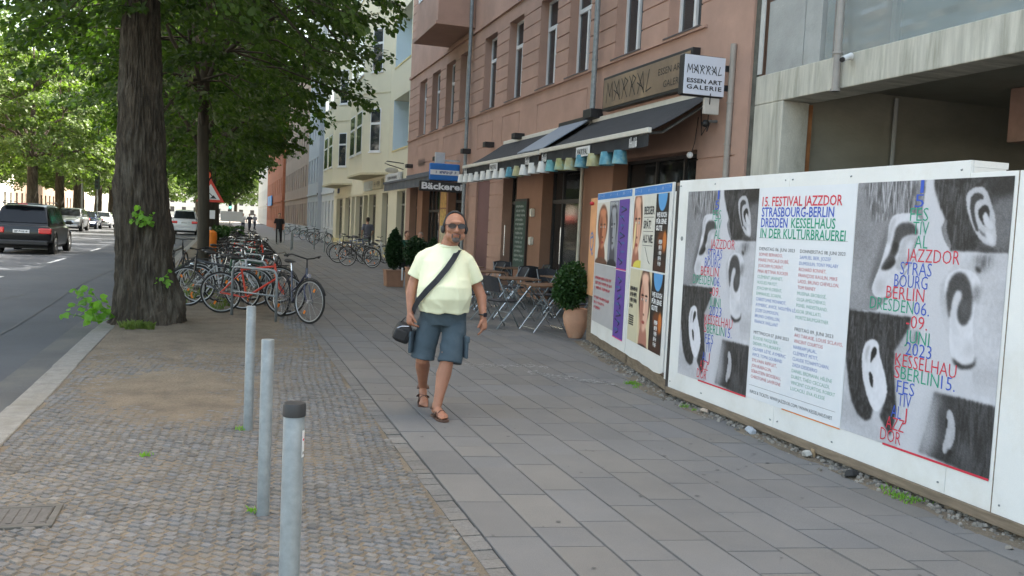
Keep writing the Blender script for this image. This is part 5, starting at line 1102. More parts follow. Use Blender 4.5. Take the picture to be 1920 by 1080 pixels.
# shoots on the trunk and at the foot
def shoots(base, spots, n, m, name, par, size=.07):
    b = MB(); Ps, Ds, Ns, Sz = [], [], [], []; rs = np.random.RandomState(len(spots)+n)
    for (dx, dy, dz) in spots:
        p0 = np.array(base); p1 = p0+np.array([dx, dy, dz]); mid = (p0+p1)/2+np.array([0, 0, -.04])
        b.tube([p0, mid, p1], [.007, .005, .002], 5, cap=False)
        for k in range(n):
            t = rs.uniform(.3, 1.05); p = p0*(1-t)+p1*t+rs.normal(size=3)*.022; Ps.append(p); Ds.append([dx*.5+rs.normal()*.5, dy*.5+rs.normal()*.5, -.35+rs.normal()*.3]); Ns.append([rs.normal()*.4, -.7+rs.normal()*.4, .7]); Sz.append(size*rs.uniform(.6, 1.3))
    so_ = b.build(name+'_stem', m, par); leaf_mesh(name, np.array(Ps), np.array(Ds), np.array(Ns), np.array(Sz), m, par, .45)
shoots((-1.42, 13.5, .12), [(-.45, -.2, .33), (-.52, -.25, .22), (-.38, -.25, .1), (-.3, -.2, .4), (-.62, -.1, .05), (-.3, -.35, -.02), (-.5, -.3, .42), (-.2, -.3, .25)], 11, LEAFY, 'foot_shoot', t1, .10)
shoots((-1.06, 13.46, 1.5), [(-.1, -.12, .12), (.02, -.15, .05), (.1, -.12, .1), (-.05, -.15, .2), (.12, -.1, -.03), (-.16, -.1, .0)], 8, LEAFY, 'trunk_shoot', t1, .075)
shoots((-.78, 13.5, .62), [(-.02, -.1, .08), (.08, -.12, .02), (.05, -.1, .16)], 6, LEAFY, 'low_shoot', t1, .06)
# slimmer second tree and the row behind it
def tree(loc, label, r, rs, nspray, nleaf, rx, cz, rz, zmin, sr, size, m, bk, group, every=2, cat='tree', name='street_tree', lobe=0):
    t = thing(name, loc, label, cat, group); P, D, Nn, Sz, cen = crown_points(rs, nspray, nleaf, rx, cz, rz, zmin, sr, size); off = np.array(loc)
    b = MB(); pts = [(loc[0]+.03*math.sin(z*1.3), loc[1]+.03*math.cos(z), z) for z in (-.05, .1, .4, 1, 1.7, 2.4, 3.2, 4.2, 6, 8, cz+rz*.6)]
    b.tube(pts, [r*1.5, r*1.25, r*1.08, r, r*.98, r*.96, r*.92, r*.85, r*.6, r*.4, r*.12], 18); b.build('trunk', bk, t, smooth=180)
    b = MB(); limbs(b, rs, cen, zmin+.3, r, rx*.75, every); b.v = [(x+loc[0], y+loc[1], z) for x, y, z in b.v]; b.build('branches', bk, t, smooth=180)
    leaf_mesh('crown', P+off, D, Nn, Sz, m, t); return t
t2 = tree((-.42, 19.95, 0), 'slender straight lime tree beside the bicycle racks, second from the camera', .125, np.random.RandomState(5), 400, 90, 4.0, 7.8, 4.8, 2.95, .62, .115, LEAF1, BARK2, GT)
t3 = tree((-.55, 27.5, 0), 'lime tree behind the road works sign, third along the kerb', .16, np.random.RandomState(6), 330, 80, 4.0, 7.6, 4.8, 2.8, .68, .14, LEAF1, BARK2, GT)
for k, (y, x) in enumerate(((35.5, -.6), (43.5, -.55), (52, -.6), (61, -.6), (71, -.7), (83, -.7), (97, -.7), (113, -.7), (130, -.7))):
    dup(t3, (x, y, 0), 1.3*k+.8, 'lime tree %s in the receding row along the kerb' % ordn(k+3), sc=(1, 1, 1+.03*(k % 3)))
GL = 'big trees along the far side of the road'
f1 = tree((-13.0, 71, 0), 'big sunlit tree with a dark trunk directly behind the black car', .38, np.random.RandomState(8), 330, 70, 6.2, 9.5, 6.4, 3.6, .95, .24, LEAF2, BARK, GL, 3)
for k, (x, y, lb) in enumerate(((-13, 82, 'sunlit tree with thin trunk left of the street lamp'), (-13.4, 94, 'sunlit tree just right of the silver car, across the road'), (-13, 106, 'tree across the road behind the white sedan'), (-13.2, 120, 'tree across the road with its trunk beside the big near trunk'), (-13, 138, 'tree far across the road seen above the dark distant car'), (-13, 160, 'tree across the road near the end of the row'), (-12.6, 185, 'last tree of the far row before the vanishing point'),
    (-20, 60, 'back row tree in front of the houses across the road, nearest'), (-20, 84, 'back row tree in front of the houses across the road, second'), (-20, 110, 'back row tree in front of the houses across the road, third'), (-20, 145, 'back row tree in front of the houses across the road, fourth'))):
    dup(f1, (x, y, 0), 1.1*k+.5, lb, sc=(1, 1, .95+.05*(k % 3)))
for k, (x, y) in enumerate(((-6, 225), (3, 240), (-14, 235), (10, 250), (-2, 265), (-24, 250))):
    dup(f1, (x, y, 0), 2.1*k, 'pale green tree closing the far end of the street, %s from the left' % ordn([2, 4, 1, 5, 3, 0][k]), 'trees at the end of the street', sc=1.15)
b = MB(); rs = random.Random(3)
P = []; 
for k in range(2600):
    P.append((rs.uniform(-.9, .9), rs.uniform(41, 47), rs.uniform(.1, 1.0)))
P = np.array(P); r_ = np.random.RandomState(2); leaf_mesh_o = leaf_mesh('shrub', P, r_.normal(size=P.shape), r_.normal(size=P.shape)+[0, 0, 1], np.full(len(P), .16), SHRUB, None); tag(leaf_mesh_o, 'low bright green hedge growing round the trunks beyond the bicycles', 'hedge')
# ================================================================= bollards
def bollard(x, y, h, r, label, capm=None, lean=(0, 0)):
    t = thing('bollard', (x, y, 0), label, 'bollard', 'steel bollards in the cobbles'); t.rotation_euler = (lean[0], lean[1], 0)
    b = MB(); b.lathe([(r, -.05), (r, h-.004), (r-.003, h), (0, h+.001)], n=32); o = MB(); o.v = b.v; o.f = b.f; o.m = b.m; o.c = b.c
    o.v = [(a+x, c+y, z) for a, c, z in o.v]; o.build('post', GALV, t, smooth=40)
    if capm:
        b = MB(); b.lathe([(r+.001, h-.045), (r+.004, h-.043), (r+.004, h-.004), (r, h+.004), (0, h+.006)], (x, y, 0), n=32); b.build('cap', capm, t, smooth=40)
    return t
bollard(.222, 6.98, .955, .036, 'slim grey steel bollard farthest of the three in the cobbles')
bollard(.25, 4.96, .975, .0345, 'middle grey steel bollard with an open top in the cobbles')
b3 = bollard(.266, 3.28, .965, .0385, 'nearest steel bollard with a black cap and a small sticker', mat('black_cap', (.025, .025, .027), .5, .2, 30))
b = MB()
for i in range(8):
    a0, a1 = -.75+i*.1, -.65+i*.1; q = lambda a, z: (.266+.0393*math.cos(a), 3.28+.0393*math.sin(a), z)
    b.add([q(a0, .77), q(a1, .77), q(a1, .87), q(a0, .87)], [(0, 1, 2, 3)])
st = b.build('sticker', WHITE, b3, recalc=False); b = MB()
T = lambda x, z: (.266+.0397*math.cos(-.72+x), 3.28+.0397*math.sin(-.72+x), z)
stroke(b, T, [(.1, .86), (.1, .835), (.35, .835), (.35, .86)], .008, 0); stroke(b, T, [(.05, .845), (.6, .85)], .006, 0); stroke(b, T, [(.1, .81), (.1, .785), (.4, .785), (.4, .81)], .011, 1); b.build('sticker_marks', [RED, INK], st, recalc=False)
GB = 'thin bollards farther down the pavement'
fbp = None
for k, (x, y, lb) in enumerate(((3.25, 45, 'left of the front pair right of the man in black'), (3.45, 47, 'right one of the front pair right of the man in black'), (3.0, 52, 'close behind the man in black'), (3.6, 56, 'beyond the first pair, near parked bicycles'), (4.6, 47.5, 'left of the pair near the cream building corner'), (4.75, 44, 'right of the pair near the cream building corner'), (1.6, 50, 'beside the far end of the bicycle row'))):
    if fbp is None:
        fbp = thing('bollard', (x, y, 0), 'thin grey bollard, '+lb, 'bollard', GB); b = MB(); b.lathe([(.035, 0), (.035, .9), (0, .91)], (x, y, 0), n=12); b.build('post', GALV, fbp, smooth=40)
    else: dup(fbp, (x, y, 0), label='thin grey bollard, '+lb)
# ================================================================= bicycle racks
def rack(x0, y0, x1, y1, label, h=.8):
    t = thing('bicycle_rack', ((x0+x1)/2, (y0+y1)/2, 0), label, 'bicycle rack', 'bicycle racks on the kerb strip'); A = Vector((x0, y0, 0)); B_ = Vector((x1, y1, 0)); d = (B_-A).normalized(); r = .11
    pts = [A, A+Vector((0, 0, h-r))]+[A+d*(r-r*math.cos(a))+Vector((0, 0, h-r+r*math.sin(a))) for a in (R(22), R(45), R(68), R(90))]+[B_-d*(r-r*math.cos(a))+Vector((0, 0, h-r+r*math.sin(a))) for a in (R(90), R(68), R(45), R(22))]+[B_+Vector((0, 0, h-r)), B_]
    b = MB(); b.tube(pts, .021, 12); b.build('hoop', GALV, t, smooth=180); b = MB(); b.cyl(A+Vector((0, 0, .4)), B_+Vector((0, 0, .4)), .014, n=10); b.build('crossbar', GALV, t, smooth=180); return t
rk = rack(.17, 15.0, .82, 14.15, 'galvanised hoop rack in front of the nearest red bicycle')
for k, (x, y) in enumerate(((0, 2.6), (.05, 5.4), (.05, 8.6), (0, 12), (0, 16), (0, 20))): dup(rk, (.495+x, 14.575+y, 0), -.1, 'galvanised hoop rack half hidden among the bicycles, %s behind the nearest' % ordn(k))
# ================================================================= bicycles
TYRE = mat('tyre', (.022, .021, .02), .85, .2, 30); RIM = mat('alloy_rim', (.45, .46, .47), .35, .1, 20, metal=.7); SADDLE = mat('saddle_leather', (.02, .018, .018), .5, .2, 10); REFL = mat('orange_reflector', (.8, .22, .02), .3)
BC = {'dark blue': (.03, .035, .07), 'red': (.62, .05, .02), 'black': (.018, .018, .02), 'silver': (.45, .46, .48), 'white': (.6, .6, .58), 'green': (.03, .1, .06), 'blue': (.04, .08, .22)}
BM = {k: mat('frame_'+k.replace(' ', '_'), c, .35, .1, 12, coat=.4) for k, c in BC.items()}
def bicycle(colour, step=False, drop=False, label='', loc=(0, 0, 0), rz=0, group='bicycles parked in the racks along the kerb', basket=False, guards=True, bars='flat', steer=0, fat=1.0):
    t = thing('bicycle', (0, 0, 0), label, 'bicycle', group); fm = BM[colour]; r = .335; wb = 1.06
    for name, x in (('front_wheel', wb), ('rear_wheel', 0)):
        s_ = steer if x else 0; c, s2 = math.cos(s_), math.sin(s_)
        rot = lambda P: [(x+(p[0]-x)*c-p[1]*s2, (p[0]-x)*s2+p[1]*c, p[2]) for p in P]
        b = MB(); b.torus((x, 0, r+.01), r-.004, .0175*fat, n=40, m=8); b.v = rot(b.v); w_ = b.build(name, TYRE, t, smooth=180)
        b = MB(); b.torus((x, 0, r+.01), r-.026, .0095, n=40, m=6); b.v = rot(b.v); b.build('rim', RIM, w_, smooth=180)
        b = MB(); b.cyl((x, -.045, r+.01), (x, .045, r+.01), .022)
        for k in range(14):
            a = 2*math.pi*k/14; b.cyl((x, .02*(-1)**k, r+.01), (x+(r-.03)*math.cos(a), 0, r+.01+(r-.03)*math.sin(a)), .0017, n=3)
        b.v = rot(b.v); b.build('spokes', RIM, w_)
        b = MB()
        for a in (1.1, 4.2): b.obox((x+.2*math.cos(a), 0, r+.01+.2*math.sin(a)), (.055, .012, .03), (0, -a, 0))
        b.v = rot(b.v); b.build('reflector', REFL, w_)
        if guards:
            b = MB(); b.tube([(x+(r+.03)*math.cos(a), 0, r+.01+(r+.03)*math.sin(a)) for a in [R(q) for q in (range(35, 196, 16) if x == 0 else range(20, 150, 16))]], .019, 6, flat=.35); b.v = rot(b.v); b.build('mudguard', BLACK if colour != 'silver' else RIM, t, smooth=180)
    bb = (.42, 0, .28); st = (.33, 0, .78); hd0 = (.91, 0, .62); hd1 = (.88, 0, .86)
    b = MB(); T_ = lambda p, q, w_=.016: b.cyl(p, q, w_, n=8)
    T_(bb, st, .017); T_(bb, hd0, .019)
    if step: b.tube([(.38, 0, .45), (.6, 0, .55), (.89, 0, .78)], .017, 8)
    else: T_((.34, 0, .74), (.885, 0, .82), .017)
    for s_ in (-1, 1): T_((0, .05*s_, .345), (.40, .03*s_, .28), .009); T_((0, .05*s_, .345), (.34, .025*s_, .70), .008)
    T_(hd0, hd1, .022); b.build('frame', fm, t, smooth=40)
    b = MB()
    for s_ in (-1, 1): b.tube([(.915, .03*s_, .60), (.95, .05*s_, .50), (1.06, .052*s_, .345)], [.014, .012, .009], 8)
    b.build('fork', fm if colour != 'silver' else RIM, t, smooth=40)
    b = MB(); b.cyl((.33, 0, .78), (.30, 0, .90), .013); b.build('seat_post', CHROME, t)
    b = MB(); b.tube([(.14, 0, .935), (.2, 0, .935), (.3, 0, .93), (.43, 0, .93)], [.06, .085, .05, .018], 12, flat=.42); b.build('saddle', SADDLE, t, smooth=180)
    b = MB(); b.cyl(hd1, (.865, 0, 1.0), .013)
    if drop: hb = [(1.02, -.3, .97), (.98, -.27, 1.04), (.9, -.15, 1.02), (.87, 0, 1.0), (.9, .15, 1.02), (.98, .27, 1.04), (1.02, .3, .97)]
    elif bars == 'swept': hb = [(.66, -.29, 1.03), (.82, -.24, 1.06), (.9, -.1, 1.02), (.87, 0, 1.0), (.9, .1, 1.02), (.82, .24, 1.06), (.66, .29, 1.03)]
    else: hb = [(.82, -.3, 1.03), (.86, -.12, 1.02), (.87, 0, 1.0), (.86, .12, 1.02), (.82, .3, 1.03)]
    b.tube(hb, .0115, 8); hbo = b.build('handlebar', CHROME if colour in ('silver', 'white', 'red') else BLACK, t, smooth=180)
    for e in (0, -1):
        b = MB(); b.cyl(hb[e], Vector(hb[e])+(Vector(hb[1 if e == 0 else -2])-Vector(hb[e]))*.6, .017); b.build('grip', RUBBER, hbo)
    b = MB(); b.cyl((.42, -.06, .28), (.42, .06, .28), .02); b.torus((.42, -.05, .28), .085, .006, n=20, m=5); b.cyl((.42, -.05, .28), (.52, -.06, .14), .008); b.cyl((.42, .05, .28), (.32, .06, .42), .008); b.tube([(.42, -.05, .365), (0, -.05, .375), (0, -.05, .315), (.42, -.05, .195)], .004, 4); cr_ = b.build('crank', mat('crank_steel', (.1, .1, .1), .4, metal=.6) if 'crank_steel' not in MATS else MATS['crank_steel'], t)
    for p in ((.52, -.10, .14), (.32, .10, .42)): b = MB(); b.obox(p, (.09, .07, .02)); b.build('pedal', RUBBER, cr_)
    if guards:
        b = MB()
        for s_ in (-1, 1): b.tube([(.30, .06*s_, .72), (-.18, .06*s_, .72)], .006, 5); b.tube([(-.12, .06*s_, .72), (0, .055*s_, .345)], .005, 5)
        for q in (0, .12, .24, .36): b.cyl((.2-q, -.06, .722), (.2-q, .06, .722), .005, n=5)
        b.build('carrier', BLACK, t)
    b = MB(); b.cyl((.93, 0, .74), (.985, 0, .745), .02, .033, n=14); b.build('headlight', CHROME, t, smooth=40)
    if basket:
        b = MB(); b.obox((-.05, 0, .85), (.36, .26, .24), taper=1.15); b.build('basket', mat('wicker', (.12, .08, .05), .8, .4, 30) if 'wicker' not in MATS else MATS['wicker'], t)
    t.location = loc; t.rotation_euler = (random.uniform(-.06, .06), 0, rz); return t
# bikes: loc is the rear hub on the ground, heading rz
bk = bicycle('dark blue', step=True, label='dark purple ladies bicycle with its front wheel turned, rightmost at the first rack', loc=(.93, 14.95, 0), rz=-1.22, steer=.28, bars='swept')
rd = bicycle('red', label='bright red bicycle locked to the first hoop rack', loc=(.0, 15.35, 0), rz=-.30, guards=False, drop=True, fat=.9)
wh = bicycle('silver', label='silver bicycle with a white fork leaning at the left of the first rack', loc=(-.42, 17.0, 0), rz=-.35, step=True, bars='swept')
bl = bicycle('black', label='black bicycle parked between the red one and the rack', loc=(.35, 15.9, 0), rz=math.pi-.5, guards=True, steer=.2)
wt = bicycle('white', label='white bicycle with pale handlebars behind the first rack', loc=(-.5, 17.9, 0), rz=-.12, guards=True, step=True)
gr = bicycle('green', label='dark green bicycle among the jumble behind the red one', loc=(1.05, 17.3, 0), rz=math.pi+.1, bars='swept')
bu = bicycle('blue', label='blue bicycle in the right hand row outside the cream building', loc=(4.9, 38.2, 0), rz=-.5, group='bicycles parked along the cream building', guards=False, fat=1.2)
SRC = [('dark purple', bk), ('bright red', rd), ('silver', wh), ('black', bl), ('white', wt), ('dark green', gr)]
row = [(-.45, 18.9, 3, -.2), (-.4, 20.8, 4, .1), (.95, 21.0, 3, math.pi-.2), (-.1, 21.9, 5, -.15), (-.3, 23.4, 3, .15), (.15, 24.9, 1, -.1), (1.2, 25.4, 1, math.pi+.1), (-.2, 26.3, 0, .2), (.2, 27.4, 3, -.2), (1.2, 28.4, 5, math.pi), (.1, 29.7, 1, 0), (1.3, 30.9, 3, math.pi-.1), (.1, 32.2, 4, .2), (.3, 33.8, 3, -.1), (1.4, 35.4, 2, math.pi), (.2, 37.2, 3, .1), (1.4, 39.3, 5, math.pi+.1), (.3, 41.5, 3, 0)]
for k, (x, y, i, a) in enumerate(row):
    o = dup(SRC[i][1], (x, y, 0), a, '%s bicycle in the crowded rack row, %s row position from the front' % (SRC[i][0], ordn(k)))
dup(bl, (-1.15, 21.0, 0), 1.25, 'old black bicycle standing on the earth left of the slender tree near the road')
GBR = 'bicycles parked along the cream building'
for k, (x, y, i, a) in enumerate(((5.0, 37.2, 3, -.35), (5.4, 36.2, 2, -.25), (5.2, 35.2, 4, -.5), (5.1, 33.2, 3, -.5), (5.15, 32.0, 2, -.45), (5.0, 30.8, 3, -.75), (5.3, 39.3, 5, -.2))):
    dup(SRC[i][1], (x, y, 0), math.pi+a if k % 2 else a, '%s bicycle in the right hand cluster by the shops, %s from the far end' % (SRC[i][0], ordn(7-k)), GBR)
for k, (x, y, i) in enumerate(((5.4, 56, 3), (5.6, 60, 4), (5.6, 66, 3), (5.7, 74, 5), (5.6, 84, 3))):
    dup(SRC[i][1], (x, y, 0), .4*(-1)**k, '%s bicycle parked in front of the grey houses, %s away from the camera' % (SRC[i][0], ordn(k)), 'distant bicycles against the grey houses')
# ================================================================= road works sign, bin, lamps, traffic lights
t = thing('road_works_sign', (-.42, 24.2, 0), 'red bordered triangular road works sign on a grey pole beside the trees', 'road sign')
b = MB(); b.cyl((-.42, 24.2, 0), (-.42, 24.2, 3.2), .03, n=12); b.build('pole', GALV, t, smooth=40)
tri = lambda s_, c=(-.32, 2.13): [(c[0]+s_*math.sin(a), c[1]+s_*math.cos(a)) for a in (0, 2.094, 4.189)]
for nm, s_, y0, y1, m in (('plate', .40, 24.15, 24.165, RED), ('white_field', .27, 24.145, 24.149, WHITE)):
    b = MB(); b.prism(tri(s_), lambda a, c: (a, y0, c), lambda a, c: (a, y1, c)); p_ = b.build(nm, mat('sign_red', (.6, .05, .03), .4) if nm == 'plate' else m, t, bevel=.004)
b = MB(); T = lambda x, y: (-.32+x, 24.142, 2.13+y); b.add([T(-.02, -.11), T(.15, -.11), T(.07, -.02)], [(0, 1, 2)]); stroke(b, T, [(-.12, -.11), (-.09, -.02), (-.13, -.11)], .03); stroke(b, T, [(-.09, -.02), (-.05, .06)], .035); stroke(b, T, [(-.06, .05), (0, .0), (.05, -.05)], .02); b.add([T(-.05+.025*math.cos(a), .11+.025*math.sin(a)) for a in [k*.785 for k in range(8)]], [tuple(range(8))]); b.build('digging_figure', INK, t, recalc=False)
b = MB(); b.box(-.62, -.2, 24.15, 24.16, 1.5, 1.72); b.build('lower_plate', WHITE, t); b = MB(); b.cyl((-.42, 24.12, 2.62), (-.42, 24.16, 2.62), .1, n=20); b.build('warning_lamp', mat('amber_lens', (.7, .1, .03), .3), t)
t = thing('litter_bin', (-.35, 23.4, 0), 'bright orange litter bin on a post below the triangular sign', 'litter bin'); b = MB(); b.lathe([(.0, .52), (.14, .52), (.16, .56), (.17, 1.1), (.16, 1.17), (.09, 1.22), (0, 1.22)], (-.3, 23.4, 0), n=18); b.build('bin', mat('bin_orange', (.8, .22, .02), .45), t, smooth=40); b = MB(); b.cyl((-.3, 23.6, 0), (-.3, 23.6, 1.3), .03); b.build('post', GALV, t)
b = MB(); b.box(-.1, .75, 37.0, 37.08, 1.35, 1.75); tag(b.build('sign_board', WHITE, bevel=.01), 'long white board hanging above the far bicycles beside the hedge', 'sign board')
def lamp_post(x, y, label, arm=1):
    t = thing('street_lamp', (x, y, 0), label, 'street lamp', 'tall street lamps'); b = MB(); b.tube([(x, y, 0), (x, y, 4), (x, y, 7.4), (x+.3*arm, y, 8.3), (x+1.3*arm, y, 8.9), (x+2.2*arm, y, 9.0)], [.09, .075, .06, .05, .045, .04], 12); b.build('pole', GALV, t, smooth=180); b = MB(); b.obox((x+2.5*arm, y, 9.0), (.75, .26, .12)); b.build('lamp_head', GALV, t, bevel=.04); return t
lp = lamp_post(-12.7, 92, 'tall pale street lamp post between the silver car and the white sedan')
dup(lp, (-12.75, 42, 0), label='curved street lamp arm reaching over the road at the left edge'); dup(lp, (-12.7, 135, 0), label='street lamp post far down the opposite kerb')
def traffic_light(x, y, h, label, lit=None, rz=0):
    t = thing('traffic_light', (x, y, 0), label, 'traffic light', 'traffic lights at the crossing'); b = MB(); b.cyl((x, y, 0), (x, y, h), .06, n=12); b.build('pole', GALV, t, smooth=40); b = MB(); b.box(x-.16, x+.16, y-.3, y-.08, h-1.0, h); b.box(x-.2, x+.2, y-.08, y-.07, h-1.05, h+.05); hs = b.build('housing', mat('signal_green', (.015, .04, .03), .5) if 'signal_green' not in MATS else MATS['signal_green'], t, bevel=.02)
    for k in range(3):
        on = lit == k; b = MB(); b.cyl((x, y-.31, h-.17-.32*k), (x, y-.302, h-.17-.32*k), .11, n=16); b.build('lens', emit('green_lamp', (.05, 1, .6), 4) if on else RUBBER, hs)
    return t
traffic_light(-9.9, 80, 4.2, 'dark traffic light above the oncoming cars'); traffic_light(-1.15, 62, 4.0, 'traffic light showing green just right of the big trunk', lit=2); traffic_light(.9, 130, 3.4, 'distant traffic light over the pavement showing green', lit=2)
# ================================================================= cars
CG = glassy('car_glass', (.008, .010, .013), .96, .16); CG.node_tree.nodes['Principled BSDF'].inputs['Specular IOR Level'].default_value = .35; TAILR = mat('tail_lamp_red', (.6, .02, .02), .2, coat=1); HLM = emit('head_lamp', (.9, .93, 1), 1.2); HLX = mat('lamp_glass', (.65, .67, .7), .1, coat=1)
def car(loc, label, paint, L_=4.6, W_=1.84, H_=1.5, kind='sedan', rear=True, headlights=False, clear=.2, group=None, rails=False, roof_drop=0, hood=1.0, deck=.9, plate='', name='parked_car'):
    """nose towards +y before rotation; loc = ground centre"""
    t = thing(name, (0, 0, 0), label, 'car' if kind != 'van' else 'van', group); h = L_/2; belt = H_*.60; w2 = W_/2
    if kind == 'suv': st = [(-h, .60, .90, .90), (-h+.06, .42, 1.0, 1.0), (-h+.45, .3, 1.03, 1.0), (-h+1.2, .24, 1.03, 1.0), (0, .22, 1.03, 1.0), (h-1.3, .22, 1.02, 1.0), (h-.5, .26, .96, .97), (h-.1, .35, .82, .88), (h, .45, .68, .75)]
    elif kind == 'van': st = [(-h, .55, 1.05, .93), (-h+.05, .35, 1.12, .98), (-h+.5, .26, 1.14, 1), (0, .22, 1.14, 1), (h-1.1, .22, 1.1, 1), (h-.4, .26, .98, .97), (h-.08, .32, .85, .9), (h, .42, .7, .8)]
    else: st = [(-h, .50, .86, .84), (-h+.08, .36, .93, .94), (-h+.7, .26, .95, 1), (0, .2, .93, 1), (h-1.4, .2, .92, 1), (h-.6, .22, .80, .96), (h-.12, .3, .68, .86), (h, .4, .58, .74)]
    vs = []; n = 0
    for y, zb, zt, wf in st:
        w_ = w2*wf; sec = [(-w_*.86, zb), (-w_*.97, zb+.1), (-w_, (zb+zt)/2), (-w_*.985, zt-.10), (-w_*.90, zt), (-w_*.45, zt+.025), (0, zt+.035), (w_*.45, zt+.025), (w_*.90, zt), (w_*.985, zt-.10), (w_, (zb+zt)/2), (w_*.97, zb+.1), (w_*.86, zb)]
        n = len(sec); vs += [(x, y, z) for x, z in sec]
    b = MB(); b.add(vs, [(i*n+k, i*n+(k+1) % n, (i+1)*n+(k+1) % n, (i+1)*n+k) for i in range(len(st)-1) for k in range(n)]+[tuple(range(n)), tuple((len(st)-1)*n+k for k in range(n-1, -1, -1))])
    body = b.build('body', paint, t, smooth=35, bevel=.02)
    zt = st[3][2]-.02                               # cabin
    if kind == 'suv': cb = [(-h+.12, .0, 1.0), (-h+.5, .9, .87), (-h+1.0, 1, .86), (.1, 1, .86), (.55, .93, .87), (1.25, .0, .97)]
    elif kind == 'van': cb = [(-h+.08, .0, 1.0), (-h+.22, .95, .9), (-h+.8, 1, .88), (.6, 1, .88), (1.0, .92, .88), (1.65, 0, .97)]
    else: cb = [(-h+.75, 0, .95), (-h+1.45, .88, .78), (-.4, 1, .77), (.25, .97, .78), (1.2, 0, .92)]
    vs = []; n = 9
    for y, f, wf in cb:
        z1 = zt+(H_-zt)*f; wb = w2*.93*min(1, wf*1.0 if f == 0 else 1); wt_ = w2*wf*.84; wm = (wb+wt_)/2+.02
        vs += [(-wb, y, zt), (-wm, y, zt+(z1-zt)*.5), (-wt_-.02, y, z1-.09*f), (-wt_+.08, y, z1-.02), (0, y, z1+.012*f), (wt_-.08, y, z1-.02), (wt_+.02, y, z1-.09*f), (wm, y, zt+(z1-zt)*.5), (wb, y, zt)]
    b = MB(); b.add(vs, [(i*n+k, i*n+k+1, (i+1)*n+k+1, (i+1)*n+k) for i in range(len(cb)-1) for k in range(n-1)]); roof = b.build('cabin', paint, t, smooth=40)
    # glazing laid just proud of the cabin skin
    def patch(nm, pts, off):
        b = MB(); o_ = Vector(off); b.add([Vector(p)+o_ for p in pts], [tuple(range(len(pts)))]); return b.build(nm, CG, t, recalc=False)
    def on(y, f):                                   # side skin point at length y, height fraction f
        i = max(k for k in range(len(cb)-1) if cb[k][0] <= y+1e-6 or k == 0); a, c = cb[i], cb[i+1]; u = min(1, max(0, (y-a[0])/(c[0]-a[0])))
        ff = a[1]+(c[1]-a[1])*u; wf = a[2]+(c[2]-a[2])*u; z1 = zt+(H_-zt)*ff; wb = w2*.93; wt_ = w2*wf*.84; z = zt+(z1-zt)*f*.88; x = wb+(wt_+.02-wb)*f
        return x, z
    ys = (cb[1][0]+.02, cb[-2][0]+.12); mid = (ys[0]+ys[1])/2-.05; nseg = 6
    for s_ in (-1, 1):
        for a, c in ((ys[0]-.14, mid-.03), (mid+.03, ys[1]+.05)):
            b = MB()
            for i in range(nseg):
                q0, q1 = a+(c-a)*i/nseg, a+(c-a)*(i+1)/nseg; P = []
                for q, f in ((q0, .10), (q1, .10), (q1, .97), (q0, .97)): x, z = on(q, f); P.append((s_*(x+.022), q, z))
                b.add(P, [(0, 1, 2, 3)])
            b.build('side_window', CG, t, smooth=180, recalc=False)
    for e, (i0, i1), nm in ((1, (-1, -2), 'windscreen'), (-1, (0, 1), 'rear_window')):
        y0, f0, w0 = cb[i0]; y1, f1, w1 = cb[i1]; z1 = zt+(H_-zt)*f1; g = lambda u: (y0+(y1-y0)*u, zt+(z1-zt)*u)
        (ya, za), (yb, zb) = g(.14), g(.9); b = MB(); xa, xb = w2*.84, w2*w1*.84*.88+.04
        b.add([(-xa, ya+.02*e, za+.015), (xa, ya+.02*e, za+.015), (xb, yb+.02*e, zb+.015), (-xb, yb+.02*e, zb+.015)], [(0, 1, 2, 3)]); b.build(nm, CG, t, recalc=False)
    wr = .34 if kind != 'suv' else .37
    for x in (-1, 1):
        for y in (-h+.85, h-.9):
            xo = x*(w2-.1); b = MB(); b.v = []; b.cyl((xo-.11, y, wr), (xo+.11, y, wr), wr, n=28); w_ = b.build('wheel', TYRE, t, smooth=50, bevel=.02); b = MB(); xx = xo+x*.112
            b.cyl((xx, y, wr), (xx+x*.01, y, wr), wr*.62, n=20); [b.obox((xx+x*.012, y+.1*math.cos(a), wr+.1*math.sin(a)), (.012, .2, .05), (a, 0, 0)) for a in [q*1.256 for q in range(5)]]; b.build('rim', RIM, w_)
            b = MB(); b.torus((x*(w2-.012), y, wr+.01), wr+.045, .03, axis='x', n=28, m=6); b.build('wheel_arch', RUBBER if kind == 'suv' else paint, t, smooth=180)
    zl = st[1][2]-.16
    for x in (-1, 1):
        b = MB(); b.obox((x*(w2-.20), -h+.03, zl), (.42, .13, .2)); b.build('tail_light', TAILR, t, bevel=.03)
        b = MB(); b.obox((x*(w2-.26), h-.08, st[-2][2]-.12), (.38, .18, .13), (0, 0, -x*.25)); b.build('headlight', HLM if headlights else HLX, t, bevel=.03)
        b = MB(); b.obox((x*(w2+.08), cb[-1][0]-.45, zt+.12), (.2, .1, .15)); b.build('wing_mirror', paint, t, bevel=.03)
    b = MB(); b.obox((0, -h-.012, zl-.03), (.52, .02, .115)); pl = b.build('number_plate', WHITE, t, bevel=.004); b = MB(); scribble(b, lambda x, y: (-.22+x, -h-.0235, zl-.06+y), 0, 0, .42, .06, 3, .01); b.build('lettering', INK, pl, recalc=False)
    b = MB(); b.obox((0, -h-.01, .42), (W_*.9, .12, .18)); b.build('rear_bumper', BLACK if kind == 'suv' else paint, t, bevel=.04)
    b = MB(); b.obox((0, h-.02, .40), (W_*.8, .12, .2)); b.build('front_bumper', paint, t, bevel=.04); b = MB(); b.obox((0, h+.0, .56), (.95, .06, .17)); b.build('grille', BLACK, t, bevel=.02); b = MB(); b.obox((0, h+.045, .42), (.5, .01, .11)); b.build('number_plate', WHITE, t)
